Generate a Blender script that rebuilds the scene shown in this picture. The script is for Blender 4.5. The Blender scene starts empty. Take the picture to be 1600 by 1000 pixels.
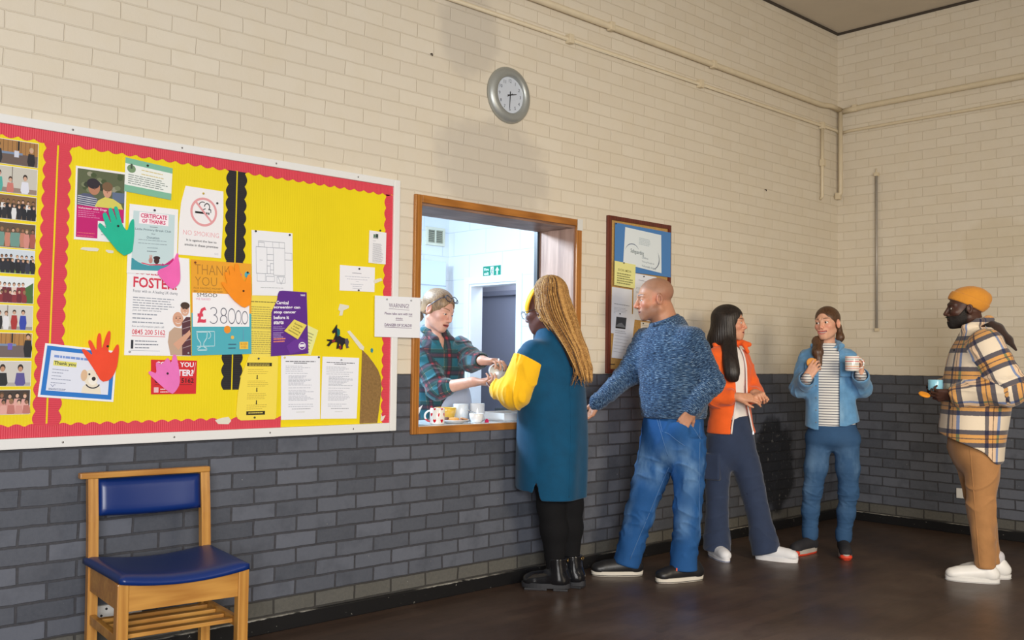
import bpy, bmesh, math, random
import numpy as np
from mathutils import Vector, Matrix
RES = 1.0                       # voxel scale of the sculpted figures
PI = math.pi
scene = bpy.context.scene
COL = scene.collection

# ------------------------------------------------------------------ materials
MATS = {}
def srgb(r, g, b):
    def f(c):
        c /= 255.0
        return c / 12.92 if c <= 0.04045 else ((c + 0.055) / 1.055) ** 2.4
    return (f(r), f(g), f(b), 1.0)

def new_mat(name):
    m = bpy.data.materials.new(name); m.use_nodes = True
    nt = m.node_tree; b = nt.nodes['Principled BSDF']
    return m, nt, b

def N(nt, t, **kw):
    n = nt.nodes.new(t)
    for k, v in kw.items(): setattr(n, k, v)
    return n

def setin(nt, sock, v):
    if hasattr(v, 'node') or isinstance(v, bpy.types.NodeSocket): nt.links.new(v, sock)
    else: sock.default_value = v

def math_(nt, op, a, b=0.0, c=None):
    n = N(nt, 'ShaderNodeMath', operation=op)
    setin(nt, n.inputs[0], a); setin(nt, n.inputs[1], b)
    if c is not None: setin(nt, n.inputs[2], c)
    return n.outputs[0]

def mix_(nt, fac, a, b, mode='MIX'):
    n = N(nt, 'ShaderNodeMix', data_type='RGBA', blend_type=mode)
    setin(nt, n.inputs[0], fac); setin(nt, n.inputs[6], a); setin(nt, n.inputs[7], b)
    return n.outputs[2]

def ramp_(nt, fac, stops, interp='LINEAR'):
    n = N(nt, 'ShaderNodeValToRGB'); cr = n.color_ramp; cr.interpolation = interp
    while len(cr.elements) < len(stops): cr.elements.new(0.5)
    for e, (p, c) in zip(cr.elements, stops):
        e.position = p; e.color = c if len(c) == 4 else (*c, 1)
    setin(nt, n.inputs[0], fac)
    return n.outputs[0]

def noise_(nt, vec, scale, detail=3, rough=0.55):
    n = N(nt, 'ShaderNodeTexNoise'); n.inputs['Scale'].default_value = scale
    n.inputs['Detail'].default_value = detail; n.inputs['Roughness'].default_value = rough
    if vec is not None: nt.links.new(vec, n.inputs['Vector'])
    return n.outputs['Fac']

def maprange(nt, v, a, b, c=0.0, d=1.0, smooth=True):
    n = N(nt, 'ShaderNodeMapRange'); n.interpolation_type = 'SMOOTHSTEP' if smooth else 'LINEAR'
    setin(nt, n.inputs[0], v)
    for i, x in enumerate((a, b, c, d)): n.inputs[i + 1].default_value = x
    return n.outputs[0]

def bump_(nt, b, h, strength=0.5, dist=0.003):
    n = N(nt, 'ShaderNodeBump'); n.inputs['Strength'].default_value = strength
    n.inputs['Distance'].default_value = dist
    nt.links.new(h, n.inputs['Height']); nt.links.new(n.outputs[0], b.inputs['Normal'])

def objco(nt, scale=None):
    t = N(nt, 'ShaderNodeTexCoord').outputs['Object']
    if scale is None: return t
    m = N(nt, 'ShaderNodeMapping'); m.inputs['Scale'].default_value = scale
    nt.links.new(t, m.inputs['Vector']); return m.outputs[0]

def flat(name, rgb, rough=0.7, metal=0.0, var=0.0, vscale=20.0, spec=0.5, bump=0.0, bscale=200.0, coat=0.0, trans=0.0):
    """plain material, optionally mottled by noise; rgb in sRGB 0-255"""
    if name in MATS: return MATS[name]
    m, nt, b = new_mat(name)
    c = srgb(*rgb)
    b.inputs['Base Color'].default_value = c
    b.inputs['Roughness'].default_value = rough; b.inputs['Metallic'].default_value = metal
    b.inputs['Specular IOR Level'].default_value = spec
    b.inputs['Coat Weight'].default_value = coat
    b.inputs['Transmission Weight'].default_value = trans
    if var or bump:
        co = objco(nt)
        if var:
            n = noise_(nt, co, vscale, 4)
            lo = tuple(x * (1 - var) for x in c[:3]) + (1,); hi = tuple(min(1, x * (1 + var)) for x in c[:3]) + (1,)
            nt.links.new(ramp_(nt, n, [(0.25, lo), (0.75, hi)]), b.inputs['Base Color'])
        if bump: bump_(nt, b, noise_(nt, co, bscale, 3), 0.5, bump)
    m.diffuse_color = c
    MATS[name] = m
    return m

def wood(name, dark, light, axis=2, rough=0.45, scale=9.0, coat=0.0):
    if name in MATS: return MATS[name]
    m, nt, b = new_mat(name)
    s = [scale * 2.2] * 3; s[axis] = scale * 0.16
    co = objco(nt, s)
    n = noise_(nt, co, 3.0, 5, 0.6)
    w = N(nt, 'ShaderNodeTexWave'); w.inputs['Scale'].default_value = 0.8; w.inputs['Distortion'].default_value = 6; w.inputs['Detail'].default_value = 3
    nt.links.new(co, w.inputs['Vector'])
    f = math_(nt, 'ADD', math_(nt, 'MULTIPLY', n, 0.7), math_(nt, 'MULTIPLY', w.outputs['Fac'], 0.3))
    nt.links.new(ramp_(nt, f, [(0.2, srgb(*dark)), (0.75, srgb(*light))]), b.inputs['Base Color'])
    b.inputs['Roughness'].default_value = rough; b.inputs['Coat Weight'].default_value = coat
    bump_(nt, b, n, 0.25, 0.001)
    MATS[name] = m; return m

# ------------------------------------------------------------------ mesh building
class MB:
    """collects faces of several materials and links them as ONE mesh object"""
    def __init__(s): s.v = []; s.f = []; s.m = []; s.mats = []; s.sm = []
    def mi(s, m):
        if m not in s.mats: s.mats.append(m)
        return s.mats.index(m)
    def add(s, verts, faces, m, smooth=False, mtx=None):
        o = len(s.v); k = s.mi(m)
        if mtx is not None: verts = [mtx @ Vector(v) for v in verts]
        s.v += [tuple(v) for v in verts]
        for f in faces: s.f.append(tuple(i + o for i in f)); s.m.append(k); s.sm.append(smooth)
        return s
    def box(s, a, b, m, mtx=None, bev=0.0):
        x0, y0, z0 = [min(p, q) for p, q in zip(a, b)]; x1, y1, z1 = [max(p, q) for p, q in zip(a, b)]
        if bev <= 0:
            v = [(x0,y0,z0),(x1,y0,z0),(x1,y1,z0),(x0,y1,z0),(x0,y0,z1),(x1,y0,z1),(x1,y1,z1),(x0,y1,z1)]
            f = [(0,3,2,1),(4,5,6,7),(0,1,5,4),(1,2,6,5),(2,3,7,6),(3,0,4,7)]
            return s.add(v, f, m, False, mtx)
        bm = bmesh.new(); bmesh.ops.create_cube(bm, size=1)
        for w in bm.verts: w.co = Vector(((x0+x1)/2 + w.co.x*(x1-x0), (y0+y1)/2 + w.co.y*(y1-y0), (z0+z1)/2 + w.co.z*(z1-z0)))
        bmesh.ops.bevel(bm, geom=bm.edges[:], offset=bev, segments=2, affect='EDGES', profile=0.6)
        return s.bm(bm, m, False, mtx)
    def bm(s, bm, m, smooth=False, mtx=None):
        bm.verts.index_update()
        v = [w.co.copy() for w in bm.verts]; f = [tuple(x.index for x in q.verts) for q in bm.faces]
        bm.free(); return s.add(v, f, m, smooth, mtx)
    def lathe(s, prof, m, segs=32, mtx=None, smooth=True):
        """prof: (r, z) list, revolved about z"""
        v = []; f = []
        for r, z in prof:
            for k in range(segs):
                a = 2 * PI * k / segs; v.append((r * math.cos(a), r * math.sin(a), z))
        n = len(prof)
        for i in range(n - 1):
            for k in range(segs):
                k2 = (k + 1) % segs
                f.append((i*segs+k, i*segs+k2, (i+1)*segs+k2, (i+1)*segs+k))
        return s.add(v, f, m, smooth, mtx)
    def tube(s, pts, r, m, segs=10, mtx=None, cap=True, closed=False):
        pts = [Vector(p) for p in pts]; n = len(pts)
        rr = r if isinstance(r, (list, tuple)) else [r] * n
        v = []; f = []; up = None
        for i, p in enumerate(pts):
            if closed: t = pts[(i + 1) % n] - pts[i - 1]
            else: t = pts[min(i + 1, n - 1)] - pts[max(i - 1, 0)]
            t.normalize()
            if up is None:
                up = Vector((0, 0, 1)) if abs(t.z) < 0.9 else Vector((1, 0, 0))
            a = t.cross(up).normalized(); b = a.cross(t).normalized(); up = b
            for k in range(segs):
                q = 2 * PI * k / segs
                v.append(p + a * (rr[i] * math.cos(q)) + b * (rr[i] * math.sin(q)))
        for i in range(n if closed else n - 1):
            j = (i + 1) % n
            for k in range(segs):
                k2 = (k + 1) % segs
                f.append((i*segs+k, i*segs+k2, j*segs+k2, j*segs+k))
        if cap and not closed:
            f.append(tuple(range(segs - 1, -1, -1))); f.append(tuple((n-1)*segs + k for k in range(segs)))
        return s.add(v, f, m, True, mtx)
    def prism(s, pts, y0, y1, m, mtx=None, smooth=False):
        """outline in the XZ plane extruded from y0 to y1"""
        n = len(pts)
        area = sum(pts[i][0] * pts[(i+1) % n][1] - pts[(i+1) % n][0] * pts[i][1] for i in range(n))
        if area < 0: pts = pts[::-1]
        v = [(x, y0, z) for x, z in pts] + [(x, y1, z) for x, z in pts]
        f = [tuple(range(n)), tuple(range(2*n - 1, n - 1, -1))] + [(i, i + n, (i+1) % n + n, (i+1) % n) for i in range(n)]
        return s.add(v, f, m, smooth, mtx)
    def build(s, name, parent=None, loc=None, smooth_angle=None):
        me = bpy.data.meshes.new(name); me.from_pydata(s.v, [], s.f)
        for m in s.mats: me.materials.append(m)
        me.polygons.foreach_set('material_index', s.m); me.polygons.foreach_set('use_smooth', s.sm)
        me.update()
        o = bpy.data.objects.new(name, me); COL.objects.link(o)
        if parent is not None: o.parent = parent
        if loc is not None: o.location = loc
        return o

def tag(o, label, cat, group=None):
    o['label'] = label; o['category'] = cat
    if group: o['group'] = group
    return o
def thing(name, label, cat, loc=(0,0,0), rotz=0.0, group=None):
    o = bpy.data.objects.new(name, None); COL.objects.link(o)
    o.empty_display_size = 0.05
    o.location = loc; o.rotation_euler = (0, 0, rotz)
    return tag(o, label, cat, group)
def structure(o):
    o['kind'] = 'structure'; return o
def rotm(axis, deg): return Matrix.Rotation(math.radians(deg), 4, axis)
def trm(x, y, z): return Matrix.Translation((x, y, z))

# ------------------------------------------------------------------ camera
cam_d = bpy.data.cameras.new('camera'); cam = bpy.data.objects.new('camera', cam_d); COL.objects.link(cam)
YAW, PIT, ROL, FPX = 0.754805731, 0.0418309123, 0.0128031023, 1521.15057
fw = Vector((math.sin(YAW)*math.cos(PIT), math.cos(YAW)*math.cos(PIT), math.sin(PIT)))
rt = Vector((math.cos(YAW), -math.sin(YAW), 0)); up = rt.cross(fw)
r2 = rt*math.cos(ROL) + up*math.sin(ROL); u2 = -rt*math.sin(ROL) + up*math.cos(ROL)
M = Matrix((r2, u2, -fw)).transposed().to_4x4(); M.translation = (-7.65288705, -4.10711893, 1.27658682)
cam.matrix_world = M
cam_d.sensor_width = 36.0; cam_d.lens = FPX * 36.0 / 1600.0; cam_d.clip_end = 100
scene.camera = cam
# ------------------------------------------------------------------ the room
def brick_mat(name, axis, shift, stains):
    """painted brickwork: dark dado to 1.2 m, cream above. axis: 0 for the wall along X, 1 for the wall along Y"""
    m, nt, b = new_mat(name)
    co = objco(nt); sep = N(nt, 'ShaderNodeSeparateXYZ'); nt.links.new(co, sep.inputs[0])
    z = sep.outputs[2]
    u = math_(nt, 'ADD', sep.outputs[0], shift) if axis == 0 else math_(nt, 'MULTIPLY_ADD', sep.outputs[1], -1.0, shift)
    wob = noise_(nt, co, 9.0, 2); wob2 = noise_(nt, co, 14.0, 2)
    u = math_(nt, 'ADD', u, math_(nt, 'MULTIPLY', math_(nt, 'SUBTRACT', wob, 0.5), 0.012))
    zz = math_(nt, 'ADD', z, math_(nt, 'MULTIPLY', math_(nt, 'SUBTRACT', wob2, 0.5), 0.008))
    cmb = N(nt, 'ShaderNodeCombineXYZ'); nt.links.new(u, cmb.inputs[0]); nt.links.new(zz, cmb.inputs[1])
    def brick(c1, c2, mort, msize, msm):
        t = N(nt, 'ShaderNodeTexBrick'); nt.links.new(cmb.outputs[0], t.inputs['Vector'])
        t.offset = 0.5; t.offset_frequency = 2; t.squash = 1.0
        t.inputs['Color1'].default_value = c1; t.inputs['Color2'].default_value = c2; t.inputs['Mortar'].default_value = mort
        t.inputs['Scale'].default_value = 1.0; t.inputs['Mortar Size'].default_value = msize; t.inputs['Mortar Smooth'].default_value = msm
        t.inputs['Brick Width'].default_value = 0.225; t.inputs['Row Height'].default_value = 0.075; t.inputs['Bias'].default_value = 0.0
        return t
    dark = brick(srgb(62, 67, 77), srgb(97, 102, 114), srgb(40, 39, 44), 0.0056, 0.2)
    crm = brick(srgb(217, 207, 189), srgb(222, 213, 196), srgb(214, 203, 183), 0.0040, 0.7)
    fine = noise_(nt, co, 60.0, 5, 0.7); mid = noise_(nt, co, 6.0, 4, 0.6)
    # --- dado: scuffed blue-grey bricks, greenish bottom course
    dcol = mix_(nt, math_(nt, 'MULTIPLY', fine, 0.35), dark.outputs['Color'], srgb(124, 126, 134))
    dcol = mix_(nt, maprange(nt, mid, 0.45, 0.75, 0, 0.5), dcol, srgb(56, 60, 70))
    low = mix_(nt, fine, srgb(70, 70, 66), srgb(112, 108, 96))
    low = mix_(nt, dark.outputs['Fac'], low, srgb(58, 56, 52))
    dcol = mix_(nt, math_(nt, 'MULTIPLY', math_(nt, 'LESS_THAN', z, 0.152), 0.8), dcol, low)
    chips = maprange(nt, noise_(nt, co, 48.0, 2, 0.5), 0.745, 0.78)
    dcol = mix_(nt, math_(nt, 'MULTIPLY', chips, 0.6), dcol, srgb(190, 188, 184))
    rough_d = maprange(nt, mid, 0.3, 0.7, 0.42, 0.62)
    # --- cream: flaking spots
    ccol = mix_(nt, maprange(nt, mid, 0.35, 0.75, 0, 0.25), crm.outputs['Color'], srgb(214, 200, 172))
    a = sep.outputs[axis]
    for (cx, cz, rx, rz, col, amt, hard) in stains:
        dx = math_(nt, 'DIVIDE', math_(nt, 'SUBTRACT', a, cx), rx); dz = math_(nt, 'DIVIDE', math_(nt, 'SUBTRACT', z, cz), rz)
        d = math_(nt, 'ADD', math_(nt, 'MULTIPLY', dx, dx), math_(nt, 'MULTIPLY', dz, dz))
        d = math_(nt, 'ADD', d, math_(nt, 'MULTIPLY', math_(nt, 'SUBTRACT', noise_(nt, co, 5.0, 3), 0.5), 1.6))
        k = maprange(nt, d, 1.0 - hard, 1.0 + hard, amt, 0.0)
        if cz < 1.2:
            dcol = mix_(nt, k, dcol, mix_(nt, maprange(nt, noise_(nt, co, 30.0, 4), 0.6, 0.7), srgb(*col), srgb(120, 118, 112)))
            rough_d = math_(nt, 'SUBTRACT', rough_d, math_(nt, 'MULTIPLY', k, 0.2))
        else: ccol = mix_(nt, k, ccol, srgb(*col))
    top = math_(nt, 'GREATER_THAN', zz, 1.2)
    nt.links.new(mix_(nt, top, dcol, ccol), b.inputs['Base Color'])
    r = N(nt, 'ShaderNodeMix', data_type='FLOAT'); nt.links.new(top, r.inputs[0]); nt.links.new(rough_d, r.inputs[2]); r.inputs[3].default_value = 0.6
    nt.links.new(r.outputs[0], b.inputs['Roughness'])
    # heights: deep joints below, paint-filled joints above
    hd = math_(nt, 'SUBTRACT', math_(nt, 'MULTIPLY', fine, 0.12), dark.outputs['Fac'])
    hc = math_(nt, 'SUBTRACT', math_(nt, 'MULTIPLY', fine, 0.16), math_(nt, 'MULTIPLY', crm.outputs['Fac'], 0.46))
    hm = N(nt, 'ShaderNodeMix', data_type='FLOAT'); nt.links.new(top, hm.inputs[0]); nt.links.new(hd, hm.inputs[2]); nt.links.new(hc, hm.inputs[3])
    bump_(nt, b, hm.outputs[0], 0.75, 0.006)
    return m

GREY = (190, 182, 170)
m_wall_l = brick_mat('painted_brick_long_wall', 0, 0.122, [
    (-3.95, 2.36, 0.42, 0.30, GREY, 0.6, 0.4), (-4.15, 3.12, 0.22, 0.26, GREY, 0.55, 0.4),
    (-0.99, 0.50, 0.30, 0.34, (30, 31, 35), 0.9, 0.25)])
m_wall_r = brick_mat('painted_brick_end_wall', 1, 0.1755, [(-1.3, 2.2, 0.25, 0.2, (205, 192, 165), 0.4, 0.4)])

H = 4.114
HX0, HX1, HZ0, HZ1 = -4.478, -3.262, 0.90, 2.117        # hatch opening
WT = 0.30
def wall_with_hole():
    m = MB(); x0, x1 = -11.0, 0.0
    def slab(y):
        return [(x0,y,0),(HX0,y,0),(HX1,y,0),(x1,y,0),(x0,y,HZ0),(HX0,y,HZ0),(HX1,y,HZ0),(x1,y,HZ0),
                (x0,y,HZ1),(HX0,y,HZ1),(HX1,y,HZ1),(x1,y,HZ1),(x0,y,H),(HX0,y,H),(HX1,y,H),(x1,y,H)]
    v = slab(0.0) + slab(WT); f = []; fb = []
    for r in range(3):
        for c in range(3):
            if r == 1 and c == 1: continue
            i = r*4 + c; f.append((i, i+1, i+5, i+4)); fb.append((16+i, 16+i+4, 16+i+5, 16+i+1))
    f += [(5, 6, 22, 21), (9, 25, 26, 10), (5, 21, 25, 9), (6, 10, 26, 22), (12, 13, 29, 28), (13, 14, 30, 29), (14, 15, 31, 30), (0, 4, 20, 16), (4, 8, 24, 20), (8, 12, 28, 24)]
    m.add(v, f, m_wall_l); m.add(v, fb, flat('kitchen_paint', (232, 234, 238), 0.55, bump=0.0006, bscale=60))
    return structure(m.build('wall_left'))
wall_with_hole()
structure(MB().box((0, -9, 0), (0.25, 0.3, H), m_wall_r).build('wall_right'))
def floor_mat():
    m, nt, b = new_mat('dark_wood_floor')
    co = objco(nt)
    br = N(nt, 'ShaderNodeTexBrick'); nt.links.new(co, br.inputs['Vector'])
    br.offset = 0.37; br.inputs['Scale'].default_value = 1; br.inputs['Brick Width'].default_value = 0.9; br.inputs['Row Height'].default_value = 0.075
    br.inputs['Mortar Size'].default_value = 0.0008; br.inputs['Color1'].default_value = srgb(60, 47, 40); br.inputs['Color2'].default_value = srgb(74, 58, 49); br.inputs['Mortar'].default_value = srgb(40, 31, 27)
    n = noise_(nt, objco(nt, (1.2, 14, 1)), 5, 5, 0.65); w = noise_(nt, co, 1.6, 5, 0.6)
    c = mix_(nt, maprange(nt, n, 0.3, 0.75, 0, 0.55), br.outputs['Color'], srgb(88, 70, 60))
    c = mix_(nt, maprange(nt, w, 0.45, 0.75, 0, 0.45), c, srgb(100, 86, 76))
    nt.links.new(c, b.inputs['Base Color'])
    nt.links.new(maprange(nt, w, 0.3, 0.75, 0.30, 0.52), b.inputs['Roughness'])
    b.inputs['Specular IOR Level'].default_value = 0.4
    bump_(nt, b, math_(nt, 'ADD', math_(nt, 'MULTIPLY', n, 0.4), math_(nt, 'MULTIPLY', br.outputs['Fac'], -1.0)), 0.2, 0.001)
    return m
structure(MB().box((-11, -9, -0.1), (0.25, 0.0, 0), floor_mat()).build('floor'))
structure(MB().box((-11, -9, H), (0.25, 0.3, H + 0.1), flat('ceiling_paint', (206, 196, 180), 0.8, var=0.04, vscale=3)).build('ceiling'))

# black painted skirting with chipped white top edge
def skirt_mat():
    m, nt, b = new_mat('chipped_black_skirting'); co = objco(nt)
    sep = N(nt, 'ShaderNodeSeparateXYZ'); nt.links.new(co, sep.inputs[0])
    n = noise_(nt, objco(nt, (1, 1, 4)), 16, 4, 0.7)
    edge = maprange(nt, math_(nt, 'ADD', sep.outputs[2], math_(nt, 'MULTIPLY', n, 0.02)), 0.078, 0.082)
    side = maprange(nt, noise_(nt, co, 1.7, 2), 0.44, 0.6)
    sp = maprange(nt, noise_(nt, co, 60, 2), 0.72, 0.75)
    k = math_(nt, 'MAXIMUM', math_(nt, 'MULTIPLY', edge, side), math_(nt, 'MULTIPLY', sp, 0.5))
    nt.links.new(mix_(nt, k, srgb(20, 20, 22), srgb(176, 174, 166)), b.inputs['Base Color'])
    b.inputs['Roughness'].default_value = 0.45
    return m
msk = skirt_mat()
structure(MB().box((-11, -0.022, 0), (-0.0225, -0.0005, 0.072), msk, bev=0.004).build('baseboard_left'))
structure(MB().box((-0.022, -9, 0), (-0.0005, -0.0005, 0.072), msk, bev=0.004).build('baseboard_right'))
structure(MB().box((-0.012, -9, H-0.02), (-0.0005, -0.0005, H - 0.0005), flat('ceiling_joint_dark', (70, 62, 54), 0.9)).build('trim_1'))
structure(MB().box((-11, -0.012, H-0.02), (-0.0125, -0.0005, H - 0.0005), flat('ceiling_joint_dark', (70, 62, 54), 0.9)).build('trim_2'))

# ------------------------------------------------------------------ painted pipes and conduit
m_pipe = flat('cream_pipe_paint', (214, 200, 172), 0.45, var=0.05, vscale=12)
def pipe(name, pts, r, label, clips=(), cat='pipe'):
    t = thing(name, label, cat)
    m = MB(); m.tube(pts, r, m_pipe, 12); m.build('pipe_run', t)
    for p, ax in clips:
        q = MB(); q.box((-0.02, -0.024, -0.028), (0.02, 0.016, 0.028), m_pipe, bev=0.004)
        o = q.build('pipe_clip', t); o.location = p
    return t
zt, zl = 3.43, 3.262
pipe('water_pipe', [(-11, -0.03, zt), (-0.32, -0.03, zt), (-0.2, -0.045, zt + 0.012), (-0.056, -0.055, zt + 0.0)] , 0.021,
     'thick cream painted pipe running high along the long brick wall', [((-2.98, -0.03, zt), 0), ((-1.86, -0.03, zt), 0)])
pipe('water_pipe', [(-0.056, -0.055, zt - 0.01), (-0.056, -0.055, 2.72), (-0.056, -0.04, 2.70), (-0.056, -0.002, 2.695)], 0.017,
     'thick vertical cream pipe dropping down beside the room corner', [((-0.056, -0.03, 2.70), 0)])
pipe('water_pipe', [(-0.045, -0.07, zt - 0.012), (-0.035, -0.16, zt - 0.005), (-0.035, -0.3, zt), (-0.035, -9, zt + 0.01)], 0.024,
     'thick cream painted pipe running high along the end wall', [((-0.035, -0.17, zt), 0)])
pipe('water_pipe', [(-11, -0.018, zl - 0.005), (-0.06, -0.018, zl), (-0.03, -0.03, zl - 0.02)], 0.0125,
     'thin cream painted pipe running below the thick one along long wall', [((-0.3, -0.018, zl), 0), ((-3.35, -0.018, zl), 0), ((-2.0, -0.018, zl), 0)])
pipe('water_pipe', [(-0.30, -0.022, zl - 0.02), (-0.30, -0.022, 2.665), (-0.30, -0.002, 2.65)], 0.014,
     'thin vertical cream pipe ending in a wall bend left of the corner', [((-0.30, -0.022, 2.95), 0)])
pipe('water_pipe', [(-0.03, -0.045, zl - 0.025), (-0.022, -0.12, zl - 0.012), (-0.02, -9, zl)], 0.0125,
     'thin cream painted pipe running below the thick one along end wall')
t = thing('hanging_rod', 'slim grey metal rod hung vertically on the cream end wall', 'rod', (-0.02, -0.352, 0))
m = MB(); m.tube([(0, 0, 1.575), (0, 0, 2.84)], 0.0105, flat('grey_rod_paint', (168, 162, 154), 0.4, 0.2), 12); m.build('rod', t)
m = MB(); m.box((-0.012, -0.018, 2.835), (0.0195, 0.018, 2.865), m_pipe, bev=0.004); m.tube([(0, 0, 2.86), (0.0, 0, 2.90)], 0.005, m_pipe); m.build('bracket', t)
m = MB(); m.box((-0.014, -0.013, 1.555), (0.0195, 0.013, 1.58), m_pipe, bev=0.003); m.build('end_cap', t)
t = MB().box((-0.012, -1.065, 0.27), (-0.0005, -0.98, 0.345), flat('white_plastic', (235, 235, 232), 0.35), bev=0.003).build('wall_socket')
tag(t, 'small white socket plate low on the dark end wall', 'socket')
for (x, z) in [(-2.03+0.9, 2.62), (-4.42, 2.93)]:
    t = MB().tube([(x, -0.0005, z), (x, -0.012, z), (x, -0.016, z - 0.012)], 0.0035, flat('rusty_iron', (60, 48, 40), 0.7, 0.5), 8).build('wall_hook')
    tag(t, 'tiny rusty hook in the cream wall ' + ('to the left of the clock' if x < -3 else 'above the woman in orange'), 'hook')
t = thing('conduit_box', 'small white cable trunking low on wall behind blue chair', 'trunking', (-6.03, 0, 0))
m = MB(); m.box((-0.10, -0.02, 0.19), (0.10, -0.0005, 0.25), flat('white_plastic', (235, 235, 232), 0.35), bev=0.003); m.build('cover', t)
m = MB()
for dx, dz in ((-0.07, 0.21), (-0.05, 0.235), (0.05, 0.22)):
    m = MB(); m.tube([(dx, -0.0199, dz), (dx, -0.022, dz)], 0.005, flat('dark_screw', (40, 40, 44), 0.5), 8); m.build('fixing_screw', t)
t = MB(); t.tube([(-6.236, -0.012, 0.47), (-6.245, -0.018, 0.44), (-6.252, -0.02, 0.40), (-6.24, -0.016, 0.365), (-6.225, -0.012, 0.34), (-6.228, -0.012, 0.325)], 0.006, flat('old_cable', (186, 180, 166), 0.5), 8)
t.tube([(-6.228, -0.012, 0.47), (-6.233, -0.016, 0.43), (-6.238, -0.016, 0.39), (-6.222, -0.012, 0.35)], 0.004, flat('old_cable', (186, 180, 166), 0.5), 8)
o = t.build('cable_loop'); o.location = (0.092, 0, 0); tag(o, 'short loop of old white cable on wall beside chair post', 'cable')

# ------------------------------------------------------------------ serving hatch: timber lining and architrave
m_arch = wood('golden_oak_frame_v', (140, 86, 34), (186, 122, 54), 2, 0.35, 8, 0.2)
m_arch_h = wood('golden_oak_frame_h', (140, 86, 34), (186, 122, 54), 0, 0.35, 8, 0.2)
m_rev = wood('worn_timber_lining', (118, 84, 68), (180, 146, 128), 2, 0.55, 7)
m_rev_t = wood('worn_timber_head', (112, 84, 70), (156, 124, 106), 0, 0.5, 7)
def chamfer_arch(x0, z0, x1, z1, vertical, name):
    m = MB(); m.box((x0, -0.021, z0), (x1, -0.0005, z1), m_arch if vertical else m_arch_h, bev=0.005); return structure(m.build(name))
AX0, AX1, AZ0, AZ1 = -4.520, -3.222, 0.882, 2.155
chamfer_arch(AX0, AZ0, HX0 + 0.003, AZ1, True, 'trim_3')
chamfer_arch(HX1 - 0.003, AZ0, AX1, AZ1, True, 'trim_4')
chamfer_arch(HX0 + 0.0035, HZ1 - 0.003, HX1 - 0.0035, AZ1, False, 'trim_5')
chamfer_arch(HX0 + 0.0035, AZ0, HX1 - 0.0035, HZ0 + 0.022, False, 'trim_6')
structure(MB().box((HX1 - 0.0035, -0.025, HZ1 - 0.03), (AX1 + 0.003, -0.0215, AZ1 + 0.003), flat('bare_filler', (214, 214, 210), 0.8), bev=0.001).build('trim_7'))
structure(MB().box((HX0 + 0.0003, 0.0, HZ1 - 0.016), (HX1 - 0.0003, WT, HZ1 - 0.0003), m_rev_t).build('trim_8'))
structure(MB().box((HX1 - 0.012, 0.0, HZ0 + 0.0255), (HX1 - 0.0003, WT, HZ1 - 0.0165), m_rev).build('trim_9'))
structure(MB().box((HX0 + 0.0003, 0.0, HZ0 + 0.0255), (HX0 + 0.012, WT, HZ1 - 0.0165), m_rev).build('trim_10'))
structure(MB().box((HX1 - 0.03, WT + 0.0005, HZ0 + 0.035), (HX1 + 0.012, WT + 0.03, HZ1 - 0.002), flat('shutter_track', (44, 48, 56), 0.4)).build('trim_11'))

# ------------------------------------------------------------------ the kitchen beyond the hatch
kp = flat('kitchen_paint', (232, 234, 238), 0.55, bump=0.0006, bscale=60)
KX, KY, KH = -1.8, 3.0, 2.9
def kitchen_brick():
    m, nt, b = new_mat('white_painted_block')
    co = objco(nt); sep = N(nt, 'ShaderNodeSeparateXYZ'); nt.links.new(co, sep.inputs[0])
    c = N(nt, 'ShaderNodeCombineXYZ'); nt.links.new(math_(nt, 'ADD', sep.outputs[0], sep.outputs[1]), c.inputs[0]); nt.links.new(sep.outputs[2], c.inputs[1])
    t = N(nt, 'ShaderNodeTexBrick'); nt.links.new(c.outputs[0], t.inputs['Vector'])
    t.inputs['Scale'].default_value = 1; t.inputs['Brick Width'].default_value = 0.45; t.inputs['Row Height'].default_value = 0.225; t.inputs['Mortar Size'].default_value = 0.004
    t.inputs['Mortar Smooth'].default_value = 0.5
    for k, v in (('Color1', (233, 235, 238)), ('Color2', (236, 238, 241)), ('Mortar', (214, 218, 224))): t.inputs[k].default_value = srgb(*v)
    nt.links.new(t.outputs['Color'], b.inputs['Base Color']); b.inputs['Roughness'].default_value = 0.5
    bump_(nt, b, math_(nt, 'MULTIPLY', t.outputs['Fac'], -1.0), 0.5, 0.003)
    return m
kb = kitchen_brick()
m = MB()                                            # side wall with the inner doorway (opening y 2.07-2.69, to 1.97)
DY0, DY1, DZ = 2.05, 2.69, 1.975
m.box((KX, WT, 0), (KX + 0.14, DY0, KH), kb); m.box((KX, DY1, 0), (KX + 0.14, KY, KH), kb); m.box((KX, DY0, DZ), (KX + 0.14, DY1, KH), kb)
structure(m.build('wall_kitchen_side'))
structure(MB().box((-7.2, KY, 0), (KX + 0.14, KY + 0.12, KH), kb).build('wall_kitchen_back'))
m = MB(); m.box((-7.3, WT, 0), (-7.2, 0.95, KH), kp); m.box((-7.3, 2.75, 0), (-7.2, KY + 0.12, KH), kp); m.box((-7.3, 0.95, 0), (-7.2, 2.75, 1.0), kp); m.box((-7.3, 0.95, 2.35), (-7.2, 2.75, KH), kp)
structure(m.build('wall_kitchen_end'))
structure(MB().box((-7.3, WT, KH), (KX + 0.14, KY + 0.12, KH + 0.08), kp).build('ceiling_kitchen'))
structure(MB().box((-7.3, WT, -0.1), (0.24, KY + 0.12, 0), flat('kitchen_vinyl', (150, 150, 152), 0.4, var=0.1)).build('floor_kitchen'))
wf = flat('white_gloss', (238, 239, 240), 0.3)
m = MB()
for y in (0.95, 1.85 - 0.025, 2.70): m.box((-7.27, y, 1.0), (-7.22, y + 0.05, 2.35), wf)
for z in (1.0, 2.30): m.box((-7.27, 0.95, z), (-7.22, 2.75, z + 0.05), wf)
structure(m.build('window_1'))
m = MB(); w_ = 0.065                                # white door lining
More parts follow.
